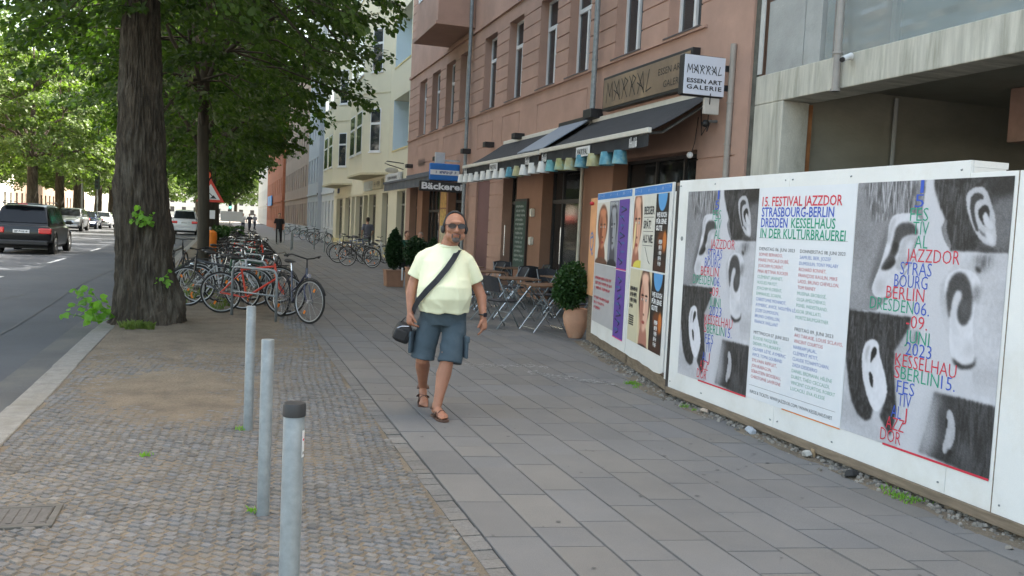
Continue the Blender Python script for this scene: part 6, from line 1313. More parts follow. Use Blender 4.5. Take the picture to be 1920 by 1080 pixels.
    b = MB(); b.box(-w2*.82, w2*.82, -h+.3, h-.3, .2, .42); b.build('underbody', RUBBER, t)
    if rails:
        for x in (-1, 1): b = MB(); b.tube([(x*w2*.72, -h+.5, H_-.02), (x*w2*.72, -h+.65, H_+.05), (x*w2*.72, .3, H_+.06), (x*w2*.72, .5, H_-.01)], .018, 8); b.build('roof_rail', BLACK, t, smooth=180)
        b = MB(); b.obox((0, -h+.36, H_-.02), (W_*.66, .24, .04)); sp_ = b.build('spoiler', paint, t, bevel=.015); b = MB(); b.obox((0, -h+.23, H_-.03), (.3, .015, .03)); b.build('brake_light', TAILR, sp_)
    t.location = loc; t.rotation_euler = (0, 0, 0 if rear else math.pi); return t
PB = mat('car_paint_black', (.008, .009, .010), .3, .1, 2, coat=.35, spec=.35); PS = mat('car_paint_silver', (.36, .38, .41), .28, .05, 2, metal=.6, coat=1); PW = mat('car_paint_white', (.62, .64, .67), .25, .04, 2, coat=1); PD = mat('car_paint_dark_blue', (.03, .04, .08), .2, .1, 2, coat=1)
car((-6.72, 37.2, -.12), 'black estate SUV seen from behind, driving away at the left edge', PB, 4.8, 1.90, 1.80, 'suv', rails=True, name='moving_car')
car((-10.55, 71.5, -.12), 'silver grey SUV coming towards the camera behind the black one', PS, 4.6, 1.88, 1.66, 'suv', rear=False, name='moving_car')
car((-10.6, 80, -.12), 'dark blue car with lit headlights just behind the silver SUV', PD, 4.4, 1.8, 1.45, 'sedan', rear=False, headlights=True, name='moving_car')
car((-10.3, 87, -.12), 'white saloon car coming on behind the dark blue one', PW, 4.7, 1.84, 1.43, 'sedan', rear=False, name='moving_car')
car((-2.78, 74, -.12), 'white van parked at the kerb seen from behind between the tree trunks', PW, 4.7, 1.84, 1.9, 'van', name='parked_van')
car((-3.0, 90, -.12), 'white car farther along the kerb beyond the white van', PW, 4.5, 1.8, 1.5, 'sedan')
car((-10.4, 112, -.12), 'dark distant car on the road left of the big trunk', PB, 4.6, 1.85, 1.6, 'suv', rear=False)
car((-12.0, 48, -.12), 'red parked car at the left picture edge behind the black one', mat('car_paint_red', (.4, .03, .03), .25, coat=1), 4.3, 1.8, 1.45, 'sedan', name='parked_car')
# ================================================================= cafe terrace
def cafe_table(loc, rz, label):
    t = thing('cafe_table', (0, 0, 0), label, 'table', 'folding tables on the cafe terrace')
    b = MB()
    for k in range(6): b.box(-.35, .35, -.35+.1175*k, -.24+.1175*k, .735, .757)
    b.build('tabletop', TEAK, t, bevel=.004)
    for s_ in (-1, 1):
        b = MB(); b.cyl((-.30, .26*s_, 0), (.26, .26*s_, .73), .012, n=8); b.build('leg', CHROME, t); b = MB(); b.cyl((.30, .24*s_, 0), (-.26, .24*s_, .73), .012, n=8); b.build('leg', CHROME, t)
    b = MB(); b.cyl((-.26, -.25, .05), (-.26, .25, .05), .008); b.cyl((.26, -.25, .05), (.26, .25, .05), .008); b.build('brace', CHROME, t)
    t.location = loc; t.rotation_euler = (0, 0, rz); return t
WICK = mat('dark_wicker', (.03, .03, .035), .75, .5, 60, .003, 150)
def cafe_chair(loc, rz, label):
    t = thing('cafe_chair', (0, 0, 0), label, 'chair', 'dark folding chairs on the cafe terrace')
    b = MB(); b.loft([(0, 0, .435, .2, .2), (0, 0, .455, .215, .215), (0, 0, .465, .2, .2)], 20, power=4); b.build('seat', WICK, t, smooth=40)
    b = MB()
    for i in range(6):
        for j in range(5):
            P = lambda a, c: (-.21+.42*a, .2+.045*(1-(2*a-1)**2)+.07*c, .60+.26*c-.03*(2*a-1)**2*c)
            for q in (0, .014): b.add([tuple(Vector(P(a, c))+Vector((0, q, 0))) for a, c in ((i/6, j/5), ((i+1)/6, j/5), ((i+1)/6, (j+1)/5), (i/6, (j+1)/5))], [(0, 1, 2, 3)])
    b.build('backrest', WICK, t, smooth=180, recalc=False)
    for s_ in (-1, 1):
        b = MB(); b.tube([(.2*s_, -.22, 0), (.2*s_, .05, .44), (.21*s_, .26, .84)], .011, 8); b.build('leg', GALV, t, smooth=180); b = MB(); b.tube([(.18*s_, .22, 0), (.18*s_, -.16, .44)], .011, 8); b.build('leg', GALV, t, smooth=180)
    b = MB(); b.cyl((-.2, -.05, .26), (.2, -.05, .26), .008); b.build('stretcher', GALV, t)
    t.location = loc; t.rotation_euler = (0, 0, rz); return t
ct = cafe_table((4.98, 13.35, 0), .12, 'nearest small wooden cafe table with crossed metal legs beside the potted shrub')
cc_ = cafe_chair((4.38, 13.7, 0), 1.9, 'dark cafe chair left of the nearest table, facing it')
for k, (x, y, a, lb) in enumerate(((5.0, 14.9, .05, 'second cafe table behind the nearest one'), (5.0, 16.9, .1, 'cafe table in front of the chalkboard menu'), (5.1, 18.8, .0, 'cafe table at the far end of the terrace near the man'), (6.2, 15.6, .1, 'inner cafe table close to the cafe door'), (6.2, 18.6, 0, 'inner cafe table below the chalkboard'), (6.2, 13.5, 0, 'inner cafe table behind the advert wall'))): dup(ct, (x, y, 0), a, lb)
ch = [(5.6, 13.4, -1.5), (4.35, 15.0, 1.7), (5.65, 15.1, -1.6), (4.4, 16.3, 2.0), (4.45, 17.3, 1.4), (5.6, 16.9, -1.5), (4.5, 18.6, 1.6), (4.5, 19.2, 1.8), (5.7, 18.8, -1.4), (6.7, 15.6, -1.6), (6.2, 16.3, 0), (6.2, 14.8, 3.1), (6.2, 19.3, 0), (6.2, 17.9, 3.1), (6.7, 18.6, -1.6)]
lbs = ['behind the nearest cafe table towards the wall', 'on the street side of the second table', 'on the wall side of the second table', 'angled chair on the street side near the man\'s arm', 'street side of the table before the chalkboard', 'wall side of the table before the chalkboard', 'beside the man\'s elbow at the far table', 'farthest on the street side of the terrace', 'wall side of the farthest table', 'against the wall at the inner table by the door', 'far side of the inner table by the door', 'near side of the inner table by the door', 'far side of the inner table below the chalkboard', 'near side of the inner table below the chalkboard', 'against the wall below the chalkboard']
for (x, y, a), lb in zip(ch, lbs): dup(cc_, (x, y, 0), a, 'dark cafe chair, '+lb)
# terracotta pot with shrub
def leafball(o, c, r, n, size, m, seed, name='foliage', sq=1, cone=False):
    rs = np.random.RandomState(seed); v = rs.normal(size=(n, 3)); v /= np.linalg.norm(v, axis=1)[:, None]; rr = rs.uniform(.55, 1.03, n)
    rr *= np.array([1+.16*noise.noise(Vector(q*2.3)+Vector((seed, 0, 0)))+.08*noise.noise(Vector(q*6)) for q in v]); P = v*rr[:, None]*np.array(r)
    if cone: t = (P[:, 2]/r[2]+1)/2; k = np.interp(t, [0, .15, .5, .85, 1.1], [.8, 1.0, .9, .62, .2]); P[:, 0] *= k; P[:, 1] *= k
    D = v+rs.normal(size=v.shape)*.6+(np.array([0, 0, .7]) if cone else 0); return leaf_mesh(name, P+np.array(c), D, v+rs.normal(size=v.shape)*.5, size*rs.uniform(.6, 1.3, n), m, o, .4)
t = thing('potted_shrub', (5.12, 12.45, 0), 'round bushy green shrub in a terracotta pot at the end of the poster wall', 'potted plant')
TERR = mat('terracotta', (.5, .27, .17), .8, .15, 4, dirt=(.55, .4, .3), dsc=3, damt=.5)
b = MB(); b.lathe([(0, .0), (.10, 0), (.115, .02), (.19, .22), (.205, .33), (.185, .40), (.2, .43), (.2, .45), (.17, .45), (.16, .42), (0, .41)], (5.2, 12.5, 0), n=28); b.build('pot', TERR, t, smooth=50)
b = MB(); b.tube([(5.12, 12.45, .4), (5.08, 12.45, .6), (5.06, 12.45, .85)], .02); b.build('stem', BARK2, t); leafball(t, (5.07, 12.45, .80), (.25, .25, .33), 3600, .045, SHRUB, 3); leafball(t, (4.98, 12.45, .68), (.18, .18, .2), 1300, .045, SHRUB, 9, 'side_growth'); leafball(t, (5.12, 12.45, 1.02), (.14, .14, .15), 600, .045, SHRUB, 10, 'top_growth')
# planters with conifers by the cafe entrance
PLW = mat('brown_planter', (.3, .16, .1), .7, .2, 3)
def planter(x, y, w_, h, ph, label, seed, m=CONIF, r=.25, cone=True):
    t = thing('planter', (x, y, 0), label, 'planter', 'square planters with evergreens outside the cafe'); b = MB(); b.obox((x, y, h/2), (w_, w_, h), taper=1.12); b.obox((x, y, h+.012), (w_*1.2, w_*1.2, .025)); b.build('box', PLW, t, bevel=.008)
    b = MB(); b.cyl((x, y, h), (x, y, h+.3), .025); b.build('stem', BARK2, t); leafball(t, (x, y, h+.04+ph/2), (r, r, ph/2), 5200, .05, m, seed, cone=cone); return t
planter(4.18, 22.3, .42, .40, 1.0, 'square brown planter with a dark columnar conifer, left of the pair', 5)
planter(4.32, 20.3, .38, .58, .68, 'tall brown planter with a rounder dark conifer, right of the pair behind the man', 6, r=.28, cone=False)
planter(5.05, 21.7, .36, .38, .85, 'planter with a conifer just behind the shoulder of the walking man', 7, r=.2)
0 and planter(6.3, 22.3, .4, .42, .9, 'planter with a dark conifer close to the wall behind the man', 8, r=.26)
b = MB(); b.box(4.32, 4.36, 22.0, 22.02, .18, .5); tag(b.build('price_sign', WHITE), 'small white card leaning on the left planter', 'card')
# ================================================================= people (forward = -y, image right = +x, feet at z 0)
def skinmat(name, c): 
    m = mat(name, c, .55, .1, 14, .0008, 90, dirt=(c[0]*.9, c[1]*.68, c[2]*.62), dsc=5, damt=.35); m.node_tree.nodes['Principled BSDF'].inputs['Subsurface Weight'].default_value = .12; m.node_tree.nodes['Principled BSDF'].inputs['Subsurface Radius'].default_value = (.01, .004, .002); return m
SKIN = skinmat('tanned_skin', (.36, .165, .10)); SKIN2 = skinmat('skin', (.42, .23, .16))
def hand(b, w, d, side, curl=.5, s=1.0, nrm=None):
    """b gets a palm and five bent fingers; w wrist, d hand direction, side = thumb side vector"""
    w = Vector(w); d = Vector(d).normalized(); sd_ = Vector(side); sd_ = (sd_-d*sd_.dot(d)).normalized(); n = (d.cross(sd_)).normalized()
    if nrm is not None and n.dot(Vector(nrm)) < 0: n = -n      # n = palm side, fingers curl towards it
    b.limb([w-d*.03, w+d*.01, w+d*.045, w+d*.085], [.027*s, .027*s, .034*s, .036*s], 14, flat=1)
    for k, (o, L_) in enumerate(((.030, .078), (.010, .086), (-.010, .080), (-.029, .064))):
        p = w+d*.085*s+sd_*o*s; q = d.copy(); pts = [p-d*.02]; ln = L_*s
        for j, fr in enumerate((.0, .45, .3, .25)):
            if j: a = curl*(.9 if j == 1 else 1.25)*.75; q = (q*math.cos(a)+n*math.sin(a)).normalized(); 
            pts.append(pts[-1]+q*(ln*fr if j else .02))
        b.limb(pts, [.0105*s, .0105*s, .0098*s, .009*s, .0078*s], 10)
    p = w+d*.025*s+sd_*.026*s; q = (sd_*.75+d*.65+n*.35).normalized(); q2 = (d*.9+sd_*.15+n*.5).normalized()
    b.limb([p, p+q*.032*s, p+q*.032*s+q2*.030*s, p+q*.032*s+q2*.055*s], [.0145*s, .013*s, .0115*s, .0095*s], 10)
def head_shape(b, c, s=1.0, yaw=0, ears=True, wx=1.0):
    M_ = Matrix.Rotation(yaw, 3, 'Z'); c = Vector(c); n0 = len(b.v)
    P = lambda x, y, z: (x*s, y*s, z*s)
    b.ell(P(0, .018, .045), P(.0775, .098, .088)); b.ell(P(0, -.012, .0), P(.072, .082, .10)); b.ell(P(0, -.03, -.058), P(.056, .056, .058)); b.ell(P(0, -.062, -.088), P(.03, .027, .026))
    b.ell(P(0, -.078, .052), P(.05, .02, .016)); b.limb([P(0, -.088, .03), P(0, -.104, -.005), P(0, -.112, -.018)], [.0095*s, .013*s, .0155*s], 10)
    for e in (-1, 1): b.ell(P(.0135*e, -.103, -.021), P(.011, .011, .009)); b.ell(P(.043*e, -.066, -.012), P(.024, .022, .022)); b.ell(P(.048*e, -.03, -.06), P(.025, .04, .035))
    b.ell(P(0, -.088, -.048), P(.024, .012, .0065)); b.ell(P(0, -.086, -.059), P(.021, .012, .0075))
    if ears:
        for e in (-1, 1): b.ell(P(.081*e, .012, -.0), P(.012, .02, .034), (0, 0, .4*e))
    for i in range(n0, len(b.v)): q = b.v[i]; b.v[i] = tuple(c+M_@Vector((q[0]*wx, q[1], q[2])))
# ---- the walking man
MAN = Vector((1.84, 7.42, 0)); ms = 1.0
man = thing('person', MAN, 'man in pale yellow t-shirt, blue cargo shorts and sunglasses walking towards the camera', 'person')
def fin(b, name, m, par, vox=None, sm=0, disp=None, **k):
    b.v = [tuple(Vector(p)+MAN) for p in b.v]; o = b.build(name, m, par, **k)
    if vox: bake(o, vox, sm, disp)
    return o
SHL, SHR = (-.18, .02, 1.355), (.18, .02, 1.345); ELL, ELR = (-.272, .035, 1.13), (.288, .05, 1.115); WRL, WRR = (-.285, -.06, .885), (.345, -.05, .865)
KNL, KNR = (-.165, .0, .50), (.045, -.13, .495); ANL, ANR = (-.155, .36, .155), (-.025, -.20, .085)
HC = Vector((.065, -.055, 1.615))
b = MB()
b.loft([(0, .0, .80, .15, .11), (0, .0, .92, .185, .13), (0, -.03, 1.02, .18, .15), (0, -.03, 1.15, .175, .15), (0, .0, 1.3, .19, .125), (0, .01, 1.40, .17, .095), (0.01, .01, 1.455, .09, .07)], 24)
b.limb([(.01, .03, 1.40), (.025, .0, 1.47), (.05, -.02, 1.55)], [.09, .075, .068]); head_shape(b, HC, 1.03, .16, wx=1.14)
b.limb([SHL, ((SHL[0]+ELL[0])/2+.002, .03, 1.26), ELL, (-.29, .0, 1.04), WRL], [.052, .050, .046, .045, .029]); b.limb([SHR, (.232, .032, 1.25), ELR, (.325, .02, 1.03), WRR], [.052, .050, .046, .046, .029])
hand(b, WRL, (.06, -.15, -1), (.2, -1, 0), .95, 1.0, (1, 0, 0)); hand(b, WRR, (.03, -.12, -1), (-.2, -1, 0), .42, 1.0, (-1, 0, 0))
for kn, an, hp, toe, s_ in ((KNL, ANL, (-.10, .0, .86), (-.14, .26, .035), -1), (KNR, ANR, (.10, .0, .86), (.02, -.40, .03), 1)):
    k_, a_ = Vector(kn), Vector(an); cf = k_*.68+a_*.32+Vector((0, .022, 0)); b.limb([hp, (Vector(hp)+k_)/2, k_+Vector((0, 0, .05)), k_-Vector((0, 0, .03)), cf, k_*.32+a_*.68+Vector((0, .008, 0)), a_], [.08, .07, .058, .058, .066, .047, .037])
# feet
def foot(b, heel, ball, up=(0, 0, 1), side=1):
    h_, t_ = Vector(heel), Vector(ball); d = (t_-h_).normalized(); L_ = (t_-h_).length; sd_ = d.cross(Vector((0, 0, 1))).normalized(); u = sd_.cross(d)
    b.limb([h_+u*.035, h_+d*L_*.4+u*.045, h_+d*L_*.8+u*.026, t_+u*.02], [.036, .036, .034, .028], flat=.85); b.limb([h_+u*.04+d*.01, h_+u*.09+d*.01], [.034, .034])
    b.limb([t_+sd_*.018*side+u*.018-d*.03, t_-sd_*.0+u*.016], [.03, .026]); b.limb([t_-sd_*.02+u*.018-d*.04, t_-sd_*.022+u*.016], [.028, .024])
    for k in range(5): q = t_+sd_*(.032-.016*k)*side+u*.014; b.limb([q, q+d*(.034-.005*k), q+d*(.045-.006*k)-u*.004], [.0125-.0014*k, .0115-.0012*k, .0105-.0012*k], 8)
    return h_, t_, d, sd_, u
hR, tR = (-.035, -.17, .022), (.03, -.33, .022); hL, tL = (-.155, .385, .115), (-.145, .235, .025)
foot(b, hR, tR, side=1); foot(b, hL, tL, side=-1)
body = fin(b, 'body', SKIN, man, .0055, 3)
# t-shirt
b = MB()
b.loft([(0, -.03, .895, .218, .185), (0, -.035, .93, .220, .193), (0, -.06, 1.02, .232, .215), (0, -.065, 1.12, .227, .208), (0, -.03, 1.24, .210, .168), (0, -.005, 1.33, .205, .145), (0, .01, 1.385, .175, .122), (0.005, .012, 1.43, .13, .098), (.01, .01, 1.47, .088, .076)], 32)
b.tube([(-.08, .015, 1.39), (-.14, .018, 1.372), (-.178, .02, 1.352), (-.222, .025, 1.27), (-.258, .032, 1.18)], [.066, .068, .070, .071, .075], 20); b.tube([(.08, .015, 1.385), (.14, .018, 1.365), (.178, .02, 1.342), (.228, .03, 1.25), (.27, .045, 1.16)], [.066, .068, .070, .071, .075], 20)
TEE = mat('pale_yellow_cotton', (.80, .80, .56), .9, .05, 3, .0012, 260); tee = fin(b, 'tshirt', TEE, man, .008, 3)
me = tee.data; n = len(me.vertices); co = np.empty(n*3); me.vertices.foreach_get('co', co); co = co.reshape(-1, 3); no = np.empty(n*3); me.vertices.foreach_get('normal', no); no = no.reshape(-1, 3)
rg = lambda v: 1-2*abs(noise.noise(Vector(v)))
d = np.array([.005*noise.noise(Vector((p[0]*9+p[2]*5, p[1]*7, p[2]*3.2-p[0]*6))) + .020*max(0, rg((p[0]*5.5+p[2]*2.5+1, p[1]*4, p[2]*4.5-p[0]*3.5))-.5)*(.5+1.2*abs(p[2]-1.22)) for p in co]); lo_ = np.clip((1.0-co[:, 2])/.09, 0, 1); d += lo_*.003*np.sin(co[:, 0]*38+co[:, 1]*12)
me.vertices.foreach_set('co', (co+no*d[:, None]).ravel())
b = MB(); b.torus((.012, -.0, 1.476), .083, .007, axis='z', n=28); b.v = [(x, y*1.0-.0, z-(.03 if False else 0)+(-.25*max(0, -(y))+.0)) for x, y, z in b.v]; fin(b, 'collar', TEE, tee, smooth=180)
# shorts
b = MB()
b.loft([(0, .0, .78, .195, .14), (0, -.005, .86, .205, .155), (0, -.015, .93, .20, .165)], 28)
hipL, hipR = (-.10, .0, .84), (.10, .0, .84)
b.tube([hipL, (-.13, .0, .70), (-.152, .0, .58), (-.165, .0, .475)], [.108, .105, .102, .106], 22); b.tube([hipR, (.10, -.05, .70), (.085, -.09, .58), (.07, -.12, .465)], [.108, .105, .102, .108], 22)
SHO = mat('washed_blue_cotton', (.055, .08, .10), .9, .14, 5, .0015, 200, dirt=(.085, .115, .14), dsc=4, damt=.6); sh = fin(b, 'shorts', SHO, man, .009, 4)
me = sh.data; n = len(me.vertices); co = np.empty(n*3); me.vertices.foreach_get('co', co); co = co.reshape(-1, 3); no = np.empty(n*3); me.vertices.foreach_get('normal', no); no = no.reshape(-1, 3)
d = np.array([.009*noise.noise(Vector((p[0]*8, p[1]*8, p[2]*14+p[0]*8))) for p in co]); me.vertices.foreach_set('co', (co+no*d[:, None]).ravel())
for (x, y, z, rz) in ((-.262, -.02, .62, 1.35), (.195, -.10, .60, -1.35)):
    b = MB(); b.obox((x, y, z), (.17, .025, .18), (0, 0, rz)); b.obox((x+(.004 if x > 0 else -.004), y, z+.075), (.18, .034, .055), (0, 0, rz)); fin(b, 'pocket', SHO, sh, bevel=.01, smooth=40)
# sandals
SAN = mat('brown_leather', (.09, .045, .03), .6, .2, 12)
for h_, t_, sgn in ((hR, tR, 1), (hL, tL, -1)):
    h_, t_ = Vector(h_), Vector(t_); d = (t_-h_).normalized(); s_ = d.cross(Vector((0, 0, 1))).normalized(); u = s_.cross(d); o = MB(); out = []
    for a, w_ in ((-.045, .018), (-.03, .033), (.03, .036), (.09, .042), (.14, .05), (.19, .047), (.225, .03), (.235, .012)): out.append((a, w_))
    pl = [(a, w_) for a, w_ in out]+[(a, -w_) for a, w_ in reversed(out)]
    o.prism(pl, lambda a, c: tuple(h_+d*a+s_*c-u*.022), lambda a, c: tuple(h_+d*a+s_*c-u*.002)); sd_ = fin(o, 'sandal', SAN, man, bevel=.003)
    for a0, a1 in ((.075, .15), (.15, .09), (.005, .02)):
        o = MB(); pts = []
        for k in range(9):
            q = math.pi*k/8; a = a0+(a1-a0)*k/8; hh = .062 if a < .1 else .052; pts.append(h_+d*a+s_*(.045*math.cos(q))+u*(hh*math.sin(q)+.0))
        if a0 == .005: pts = [h_+d*(.03-.075*math.sin(math.pi*k/8))+s_*(.042*math.cos(math.pi*k/8))+u*.055 for k in range(9)]
        o.tube(pts, .016, 6, flat=.3); fin(o, 'strap', SAN, sd_, smooth=180)
# face: eyes, glasses, beard, hair, headphones
def onhead(p, yaw=.16): return tuple(HC+Matrix.Rotation(yaw, 3, 'Z')@Vector((p[0]*1.03*1.14, p[1]*1.03, p[2]*1.03)))
def hv(b, n0=0):
    for i in range(n0, len(b.v)): b.v[i] = onhead(b.v[i])
GR = mat('grey_stubble', (.10, .08, .07), .9, .5, 60); b = MB()
b.ell((0, -.077, -.092), (.029, .021, .023)); b.ell((.0, -.093, -.0425), (.027, .006, .004)); b.ell((-.029, -.078, -.062), (.005, .010, .022)); b.ell((.029, -.078, -.062), (.005, .010, .022)); hv(b); fin(b, 'beard', GR, man, .003, 2)
b = MB(); b.ell((0, -.094, -.052), (.019, .008, .0045)); hv(b); fin(b, 'lips', mat('lips', (.3, .1, .08), .5), man, smooth=180)
b = MB(); b.loft([(0, .02, .03, .0800, .101), (0, .022, .06, .0785, .0985), (0, .022, .09, .067, .086), (0, .02, .118, .042, .06), (0, .02, .1335, .012, .02)], 28); b.v = [(x, y if y > -.01 else -.01+(y+.01)*.35, z) for x, y, z in b.v]; hv(b)
fin(b, 'cropped_hair', mat('shaved_hair', (.20, .105, .07), .85, .3, 60), man, smooth=180)
gl = MB(); LENS = mat('sunglass_lens', (.012, .008, .014), .08, .1, 2, coat=1)
for e in (-1, 1):
    pts = [(e*.034+.030*math.cos(a)*(1), .0, .0225*math.sin(a)) for a in [k*math.pi/8 for k in range(16)]]
    gl.prism([(p[0], p[2]) for p in pts], lambda x, z: (x, -.1045+abs(x)*.22, z+.022), lambda x, z: (x, -.1085+abs(x)*.22, z+.022))
hv(gl); gm_ = fin(gl, 'sunglasses', LENS, man)
b = MB(); b.tube([(-.012, -.106, .03), (0, -.108, .034), (.012, -.106, .03)], .0035, 6)
for e in (-1, 1): b.tube([(e*.060, -.094, .032), (e*.081, -.06, .03), (e*.084, .01, .018)], .003, 6)
hv(b); fin(b, 'glasses_frame', BLACK, gm_)
hp = MB(); hp.tube([(.081*math.cos(a), .0+.0*math.sin(a), .01+.132*math.sin(a)) for a in [math.pi*k/16 for k in range(17)]], .009, 8, flat=1); hv(hp); hpo = fin(hp, 'headphones', BLACK, man, smooth=180)
for e in (-1, 1):
    b = MB(); b.ell((e*.084, .012, -.008), (.017, .032, .036)); hv(b); fin(b, 'ear_cup', mat('ear_cup', (.02, .02, .022), .5) if 'ear_cup' not in MATS else MATS['ear_cup'], hpo, smooth=180)
# strap, bag, watch
STR = mat('black_webbing', (.02, .022, .027), .8, .1, 30); b = MB()
P = [(.12, .06, 1.43), (.105, -.045, 1.435), (.07, -.142, 1.37), (0.01, -.222, 1.28), (-.07, -.275, 1.18), (-.15, -.262, 1.09), (-.218, -.20, 1.0), (-.250, -.125, .93), (-.262, -.075, .88)]
P2 = [Vector(p) for p in P]
for i in range(len(P2)-1):
    a, c = P2[i], P2[i+1]; d = (c-a).normalized(); n_ = Vector(((a.x)*.8, -.6 if i else 0, .2 if i else 1)).normalized(); s_ = d.cross(n_).normalized()
    if i == 0: ps = s_
    s0 = ps; s1 = s_ if s_.dot(ps) > 0 else -s_; ps = s1
    b.add([a+s0*.024, a-s0*.024, c-s1*.024, c+s1*.024, a+s0*.024-n_*.006, a-s0*.024-n_*.006, c-s1*.024-n_*.006, c+s1*.024-n_*.006], [(0, 1, 2, 3), (7, 6, 5, 4), (0, 4, 5, 1), (2, 6, 7, 3), (1, 5, 6, 2), (0, 3, 7, 4)])
bagt = thing('shoulder_bag', MAN+Vector((-.33, -.02, .70)), 'small black zipped shoulder bag on a wide strap held at the man\'s side', 'bag')
fin(b, 'strap', STR, bagt, recalc=False)
BAGM = mat('black_nylon', (.018, .018, .02), .6, .2, 20, .002, 60)
b = MB(); b.obox((-.345, -.03, .705), (.15, .20, .16), (.15, .35, .2), taper=.82); bb_ = fin(b, 'bag_body', BAGM, bagt, bevel=.035, smooth=60); b = MB(); b.obox((-.36, -.125, .69), (.12, .03, .10), (.1, .35, .2)); fin(b, 'front_pocket', BAGM, bagt, bevel=.015, smooth=60)
b = MB(); b.tube([(-.39, -.135, .75), (-.35, -.13, .765), (-.29, -.12, .765)], .004, 6); fin(b, 'zip', CHROME, bagt); b = MB(); b.tube([(-.37, -.03, .78), (-.33, -.05, .83), (-.28, -.08, .84), (-.27, -.06, .79)], .009, 8, flat=.5); fin(b, 'handle', BAGM, bagt)
w_ = Vector(WRR)+Vector((-.003, .0, .02)); b = MB(); b.torus((0, 0, 0), .034, .007, axis='z', n=24); b.v = [tuple(Vector(v)+w_) for v in b.v]; wt_ = fin(b, 'wrist_watch', BLACK, man, smooth=180); b = MB(); b.obox(w_+Vector((.018, -.032, 0)), (.034, .012, .036), (0, 0, .5)); fin(b, 'watch_face', LENS, wt_, bevel=.004)
man.rotation_euler = (0, 0, -.23)
bagt.location = MAN+Matrix.Rotation(-.23, 3, 'Z')@(Vector(bagt.location)-MAN); bagt.rotation_euler = (0, 0, -.23)
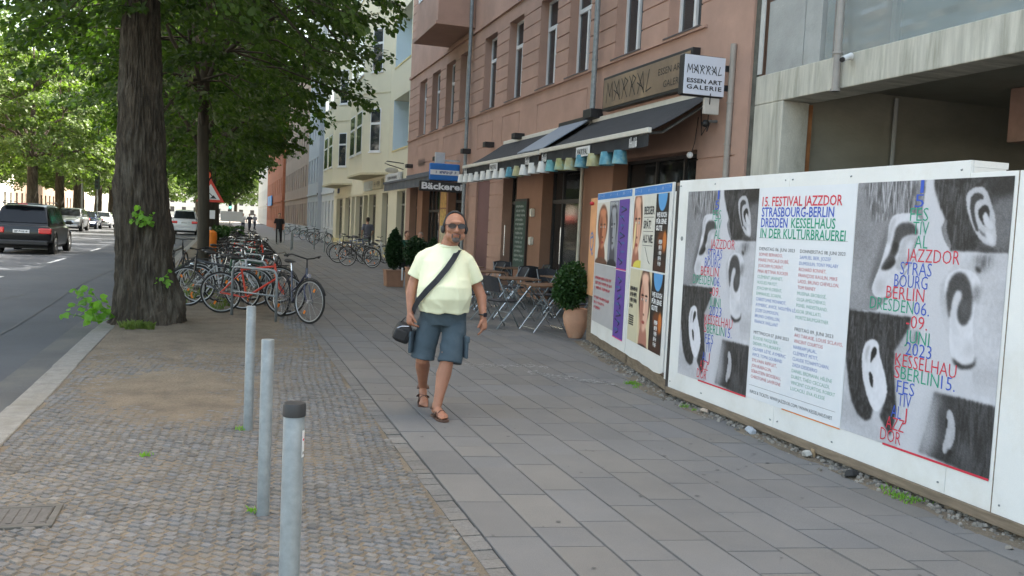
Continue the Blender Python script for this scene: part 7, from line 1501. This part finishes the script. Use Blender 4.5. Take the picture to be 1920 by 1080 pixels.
# ---- other people
def figure(loc, rz, label, shirt, trousers, pose='stand', shoe=(.03, .03, .03), hair=(.03, .02, .015), skin=SKIN2, s=1.0, group=None, vox=.014, shorts=False):
    t = thing('person', (0, 0, 0), label, 'person', group); J = {}
    def put(b, name, m, vx=vox, sm=2, par=t): o = b.build(name, m, par); bake(o, vx, sm); return o
    if pose == 'sit': hz = .50; hips = [(-.1, 0, hz), (.1, 0, hz)]; kn = [(-.14, -.45, .50), (.14, -.45, .50)]; an = [(-.14, -.42, .08), (.14, -.5, .08)]; el = [(-.27, -.08, hz+.28), (.27, -.08, hz+.28)]; wr = [(-.15, -.32, hz+.24), (.17, -.33, hz+.24)]
    elif pose == 'walk': hz = .9; hips = [(-.09, 0, hz), (.09, 0, hz)]; kn = [(-.10, -.12, .5), (.10, .02, .49)]; an = [(-.10, -.22, .08), (.10, .26, .13)]; el = [(-.27, .09, 1.13), (.27, -.02, 1.12)]; wr = [(-.27, .02, .88), (.27, -.2, .92)]
    else: hz = .9; hips = [(-.09, 0, hz), (.09, 0, hz)]; kn = [(-.11, -.02, .5), (.11, -.02, .5)]; an = [(-.12, 0, .08), (.12, 0, .08)]; el = [(-.26, .04, 1.13), (.26, .04, 1.13)]; wr = [(-.22, -.12, .93), (.22, -.12, .93)]
    dz = hz-.9; sh_ = [(-.19, 0, 1.40+dz), (.19, 0, 1.40+dz)]; hc = (0, -.02, 1.63+dz)
    b = MB(); b.loft([(0, 0, hz-.05, .14, .10), (0, 0, 1.3+dz, .15, .1), (0, 0, 1.43+dz, .08, .06)], 16); b.limb([(0, .01, 1.38+dz), (0, 0, 1.5+dz), (0, -.01, 1.56+dz)], [.07, .055, .055], 12); head_shape(b, hc, .97)
    for i in (0, 1):
        b.limb([sh_[i], el[i], wr[i]], [.05, .042, .028], 12); hand(b, wr[i], Vector(wr[i])-Vector(el[i]), (0, -1, 0), .5, .95, (1 if i == 0 else -1, 0, 0)); b.limb([hips[i], kn[i], Vector(kn[i])*.6+Vector(an[i])*.4+Vector((0, .02, 0)), an[i]], [.075, .055, .056, .036], 12)
    o = b.build('body', skin, t); bake(o, .009, 2)
    b = MB(); b.loft([(0, 0, hz-.04, .18, .13), (0, -.01, hz+.1, .17, .13), (0, 0, 1.2+dz, .19, .13), (0, 0, 1.37+dz, .18, .11), (0, 0, 1.45+dz, .08, .07)], 20)
    for i in (0, 1): m_ = (Vector(sh_[i])+Vector(el[i]))/2; b.tube([(sh_[i][0]*.6, 0, sh_[i][2]-.01), sh_[i], m_, Vector(el[i])*.85+Vector(sh_[i])*.15], [.07, .07, .064, .062], 14)
    if isinstance(shirt, tuple): shirt = mat('cloth_%d' % len(MATS), shirt, .9, .15, 4)
    put(b, 'shirt', shirt)
    b = MB(); b.loft([(0, 0, hz-.1, .17, .125), (0, 0, hz+.03, .17, .125)], 16)
    for i in (0, 1): e_ = an[i] if not shorts else Vector(kn[i])+Vector((0, 0, -.02)); b.tube([hips[i], (Vector(hips[i])+Vector(kn[i]))/2, kn[i], e_], [.095, .088, .076, .062 if not shorts else .08], 14)
    if isinstance(trousers, tuple): trousers = mat('cloth_%d' % len(MATS), trousers, .9, .15, 4)
    put(b, 'trousers', trousers)
    for i in (0, 1):
        b = MB(); a_ = Vector(an[i]); z0 = a_.z-.08; b.limb([(a_.x, a_.y+.04, z0+.045), (a_.x, a_.y-.06, z0+.05), (a_.x, a_.y-.17, z0+.04)], [.042, .043, .036], 12); put(b, 'shoe', mat('shoe_%d' % len(MATS), shoe, .6), .01, 1)
    b = MB(); h_ = Vector(hc); b.ell(h_+Vector((0, .03, .055)), (.084, .095, .085)); b.ell(h_+Vector((0, .05, .0)), (.078, .07, .08)); put(b, 'hair', mat('hair_%d' % len(MATS), hair, .8, .3, 40), .009, 1)
    t.location = loc; t.rotation_euler = (0, 0, rz); t.scale = (s, s, s); return t
figure((3.2, 54.5, 0), -.1, 'man dressed all in black standing far down the pavement', (.012, .012, .014), (.01, .01, .012), 'walk', s=1.04)
p_ = figure((6.35, 40.8, 0), math.pi+.2, 'man in a grey t-shirt seen from behind by the shop windows', (.13, .13, .16), (.05, .05, .06), 'stand', s=1.02)
figure((5.95, 29.6, 0), .4, 'person in a dark green top sitting behind the planters', (.02, .10, .07), (.05, .05, .07), 'sit', hair=(.05, .02, .012))
figure((5.9, 27.2, 0), -.5, 'older person in a blue shirt sitting right of the green clad person', (.04, .13, .25), (.08, .08, .08), 'sit', hair=(.25, .2, .16))
figure((6.2, 24.6, 0), .5, 'dark haired person sitting under the Bäckerei sign behind the man', (.03, .03, .035), (.04, .04, .05), 'sit')
for k, (x, y, c, lb) in enumerate(((1.9, 92, (.6, .6, .62), 'tiny distant pedestrian in white on the far pavement'), (2.6, 95, (.05, .05, .07), 'tiny distant pedestrian in dark clothes right of the white one'), (3.4, 104, (.3, .3, .35), 'tiny distant pedestrian in grey near the red brick building'))):
    figure((x, y, 0), .3*k, lb, c, (.03, .03, .05), 'walk', vox=.02)
b = MB(); stl = thing('bench', (6.1, 27.5, 0), 'dark bench against the bakery front under the seated people', 'bench')
b.box(5.75, 6.2, 26.6, 30.2, .42, .47); b.build('seat', TEAK, stl, bevel=.005)
for y in (26.8, 28.4, 30): b = MB(); b.box(5.8, 6.15, y-.03, y+.03, 0, .419); b.build('leg', BLACK, stl)
b = MB(); b.box(5.98, 6.42, 24.4, 24.85, .42, .46); st_ = thing('stool', (6.2, 24.6, 0), 'low stool under the dark haired seated person', 'stool'); b.build('seat', TEAK, st_); 
for dx in (-.18, .18):
    for dy in (-.18, .18): b = MB(); b.cyl((6.2+dx, 24.62+dy, 0), (6.2+dx, 24.62+dy, .42), .015); b.build('leg', BLACK, st_)
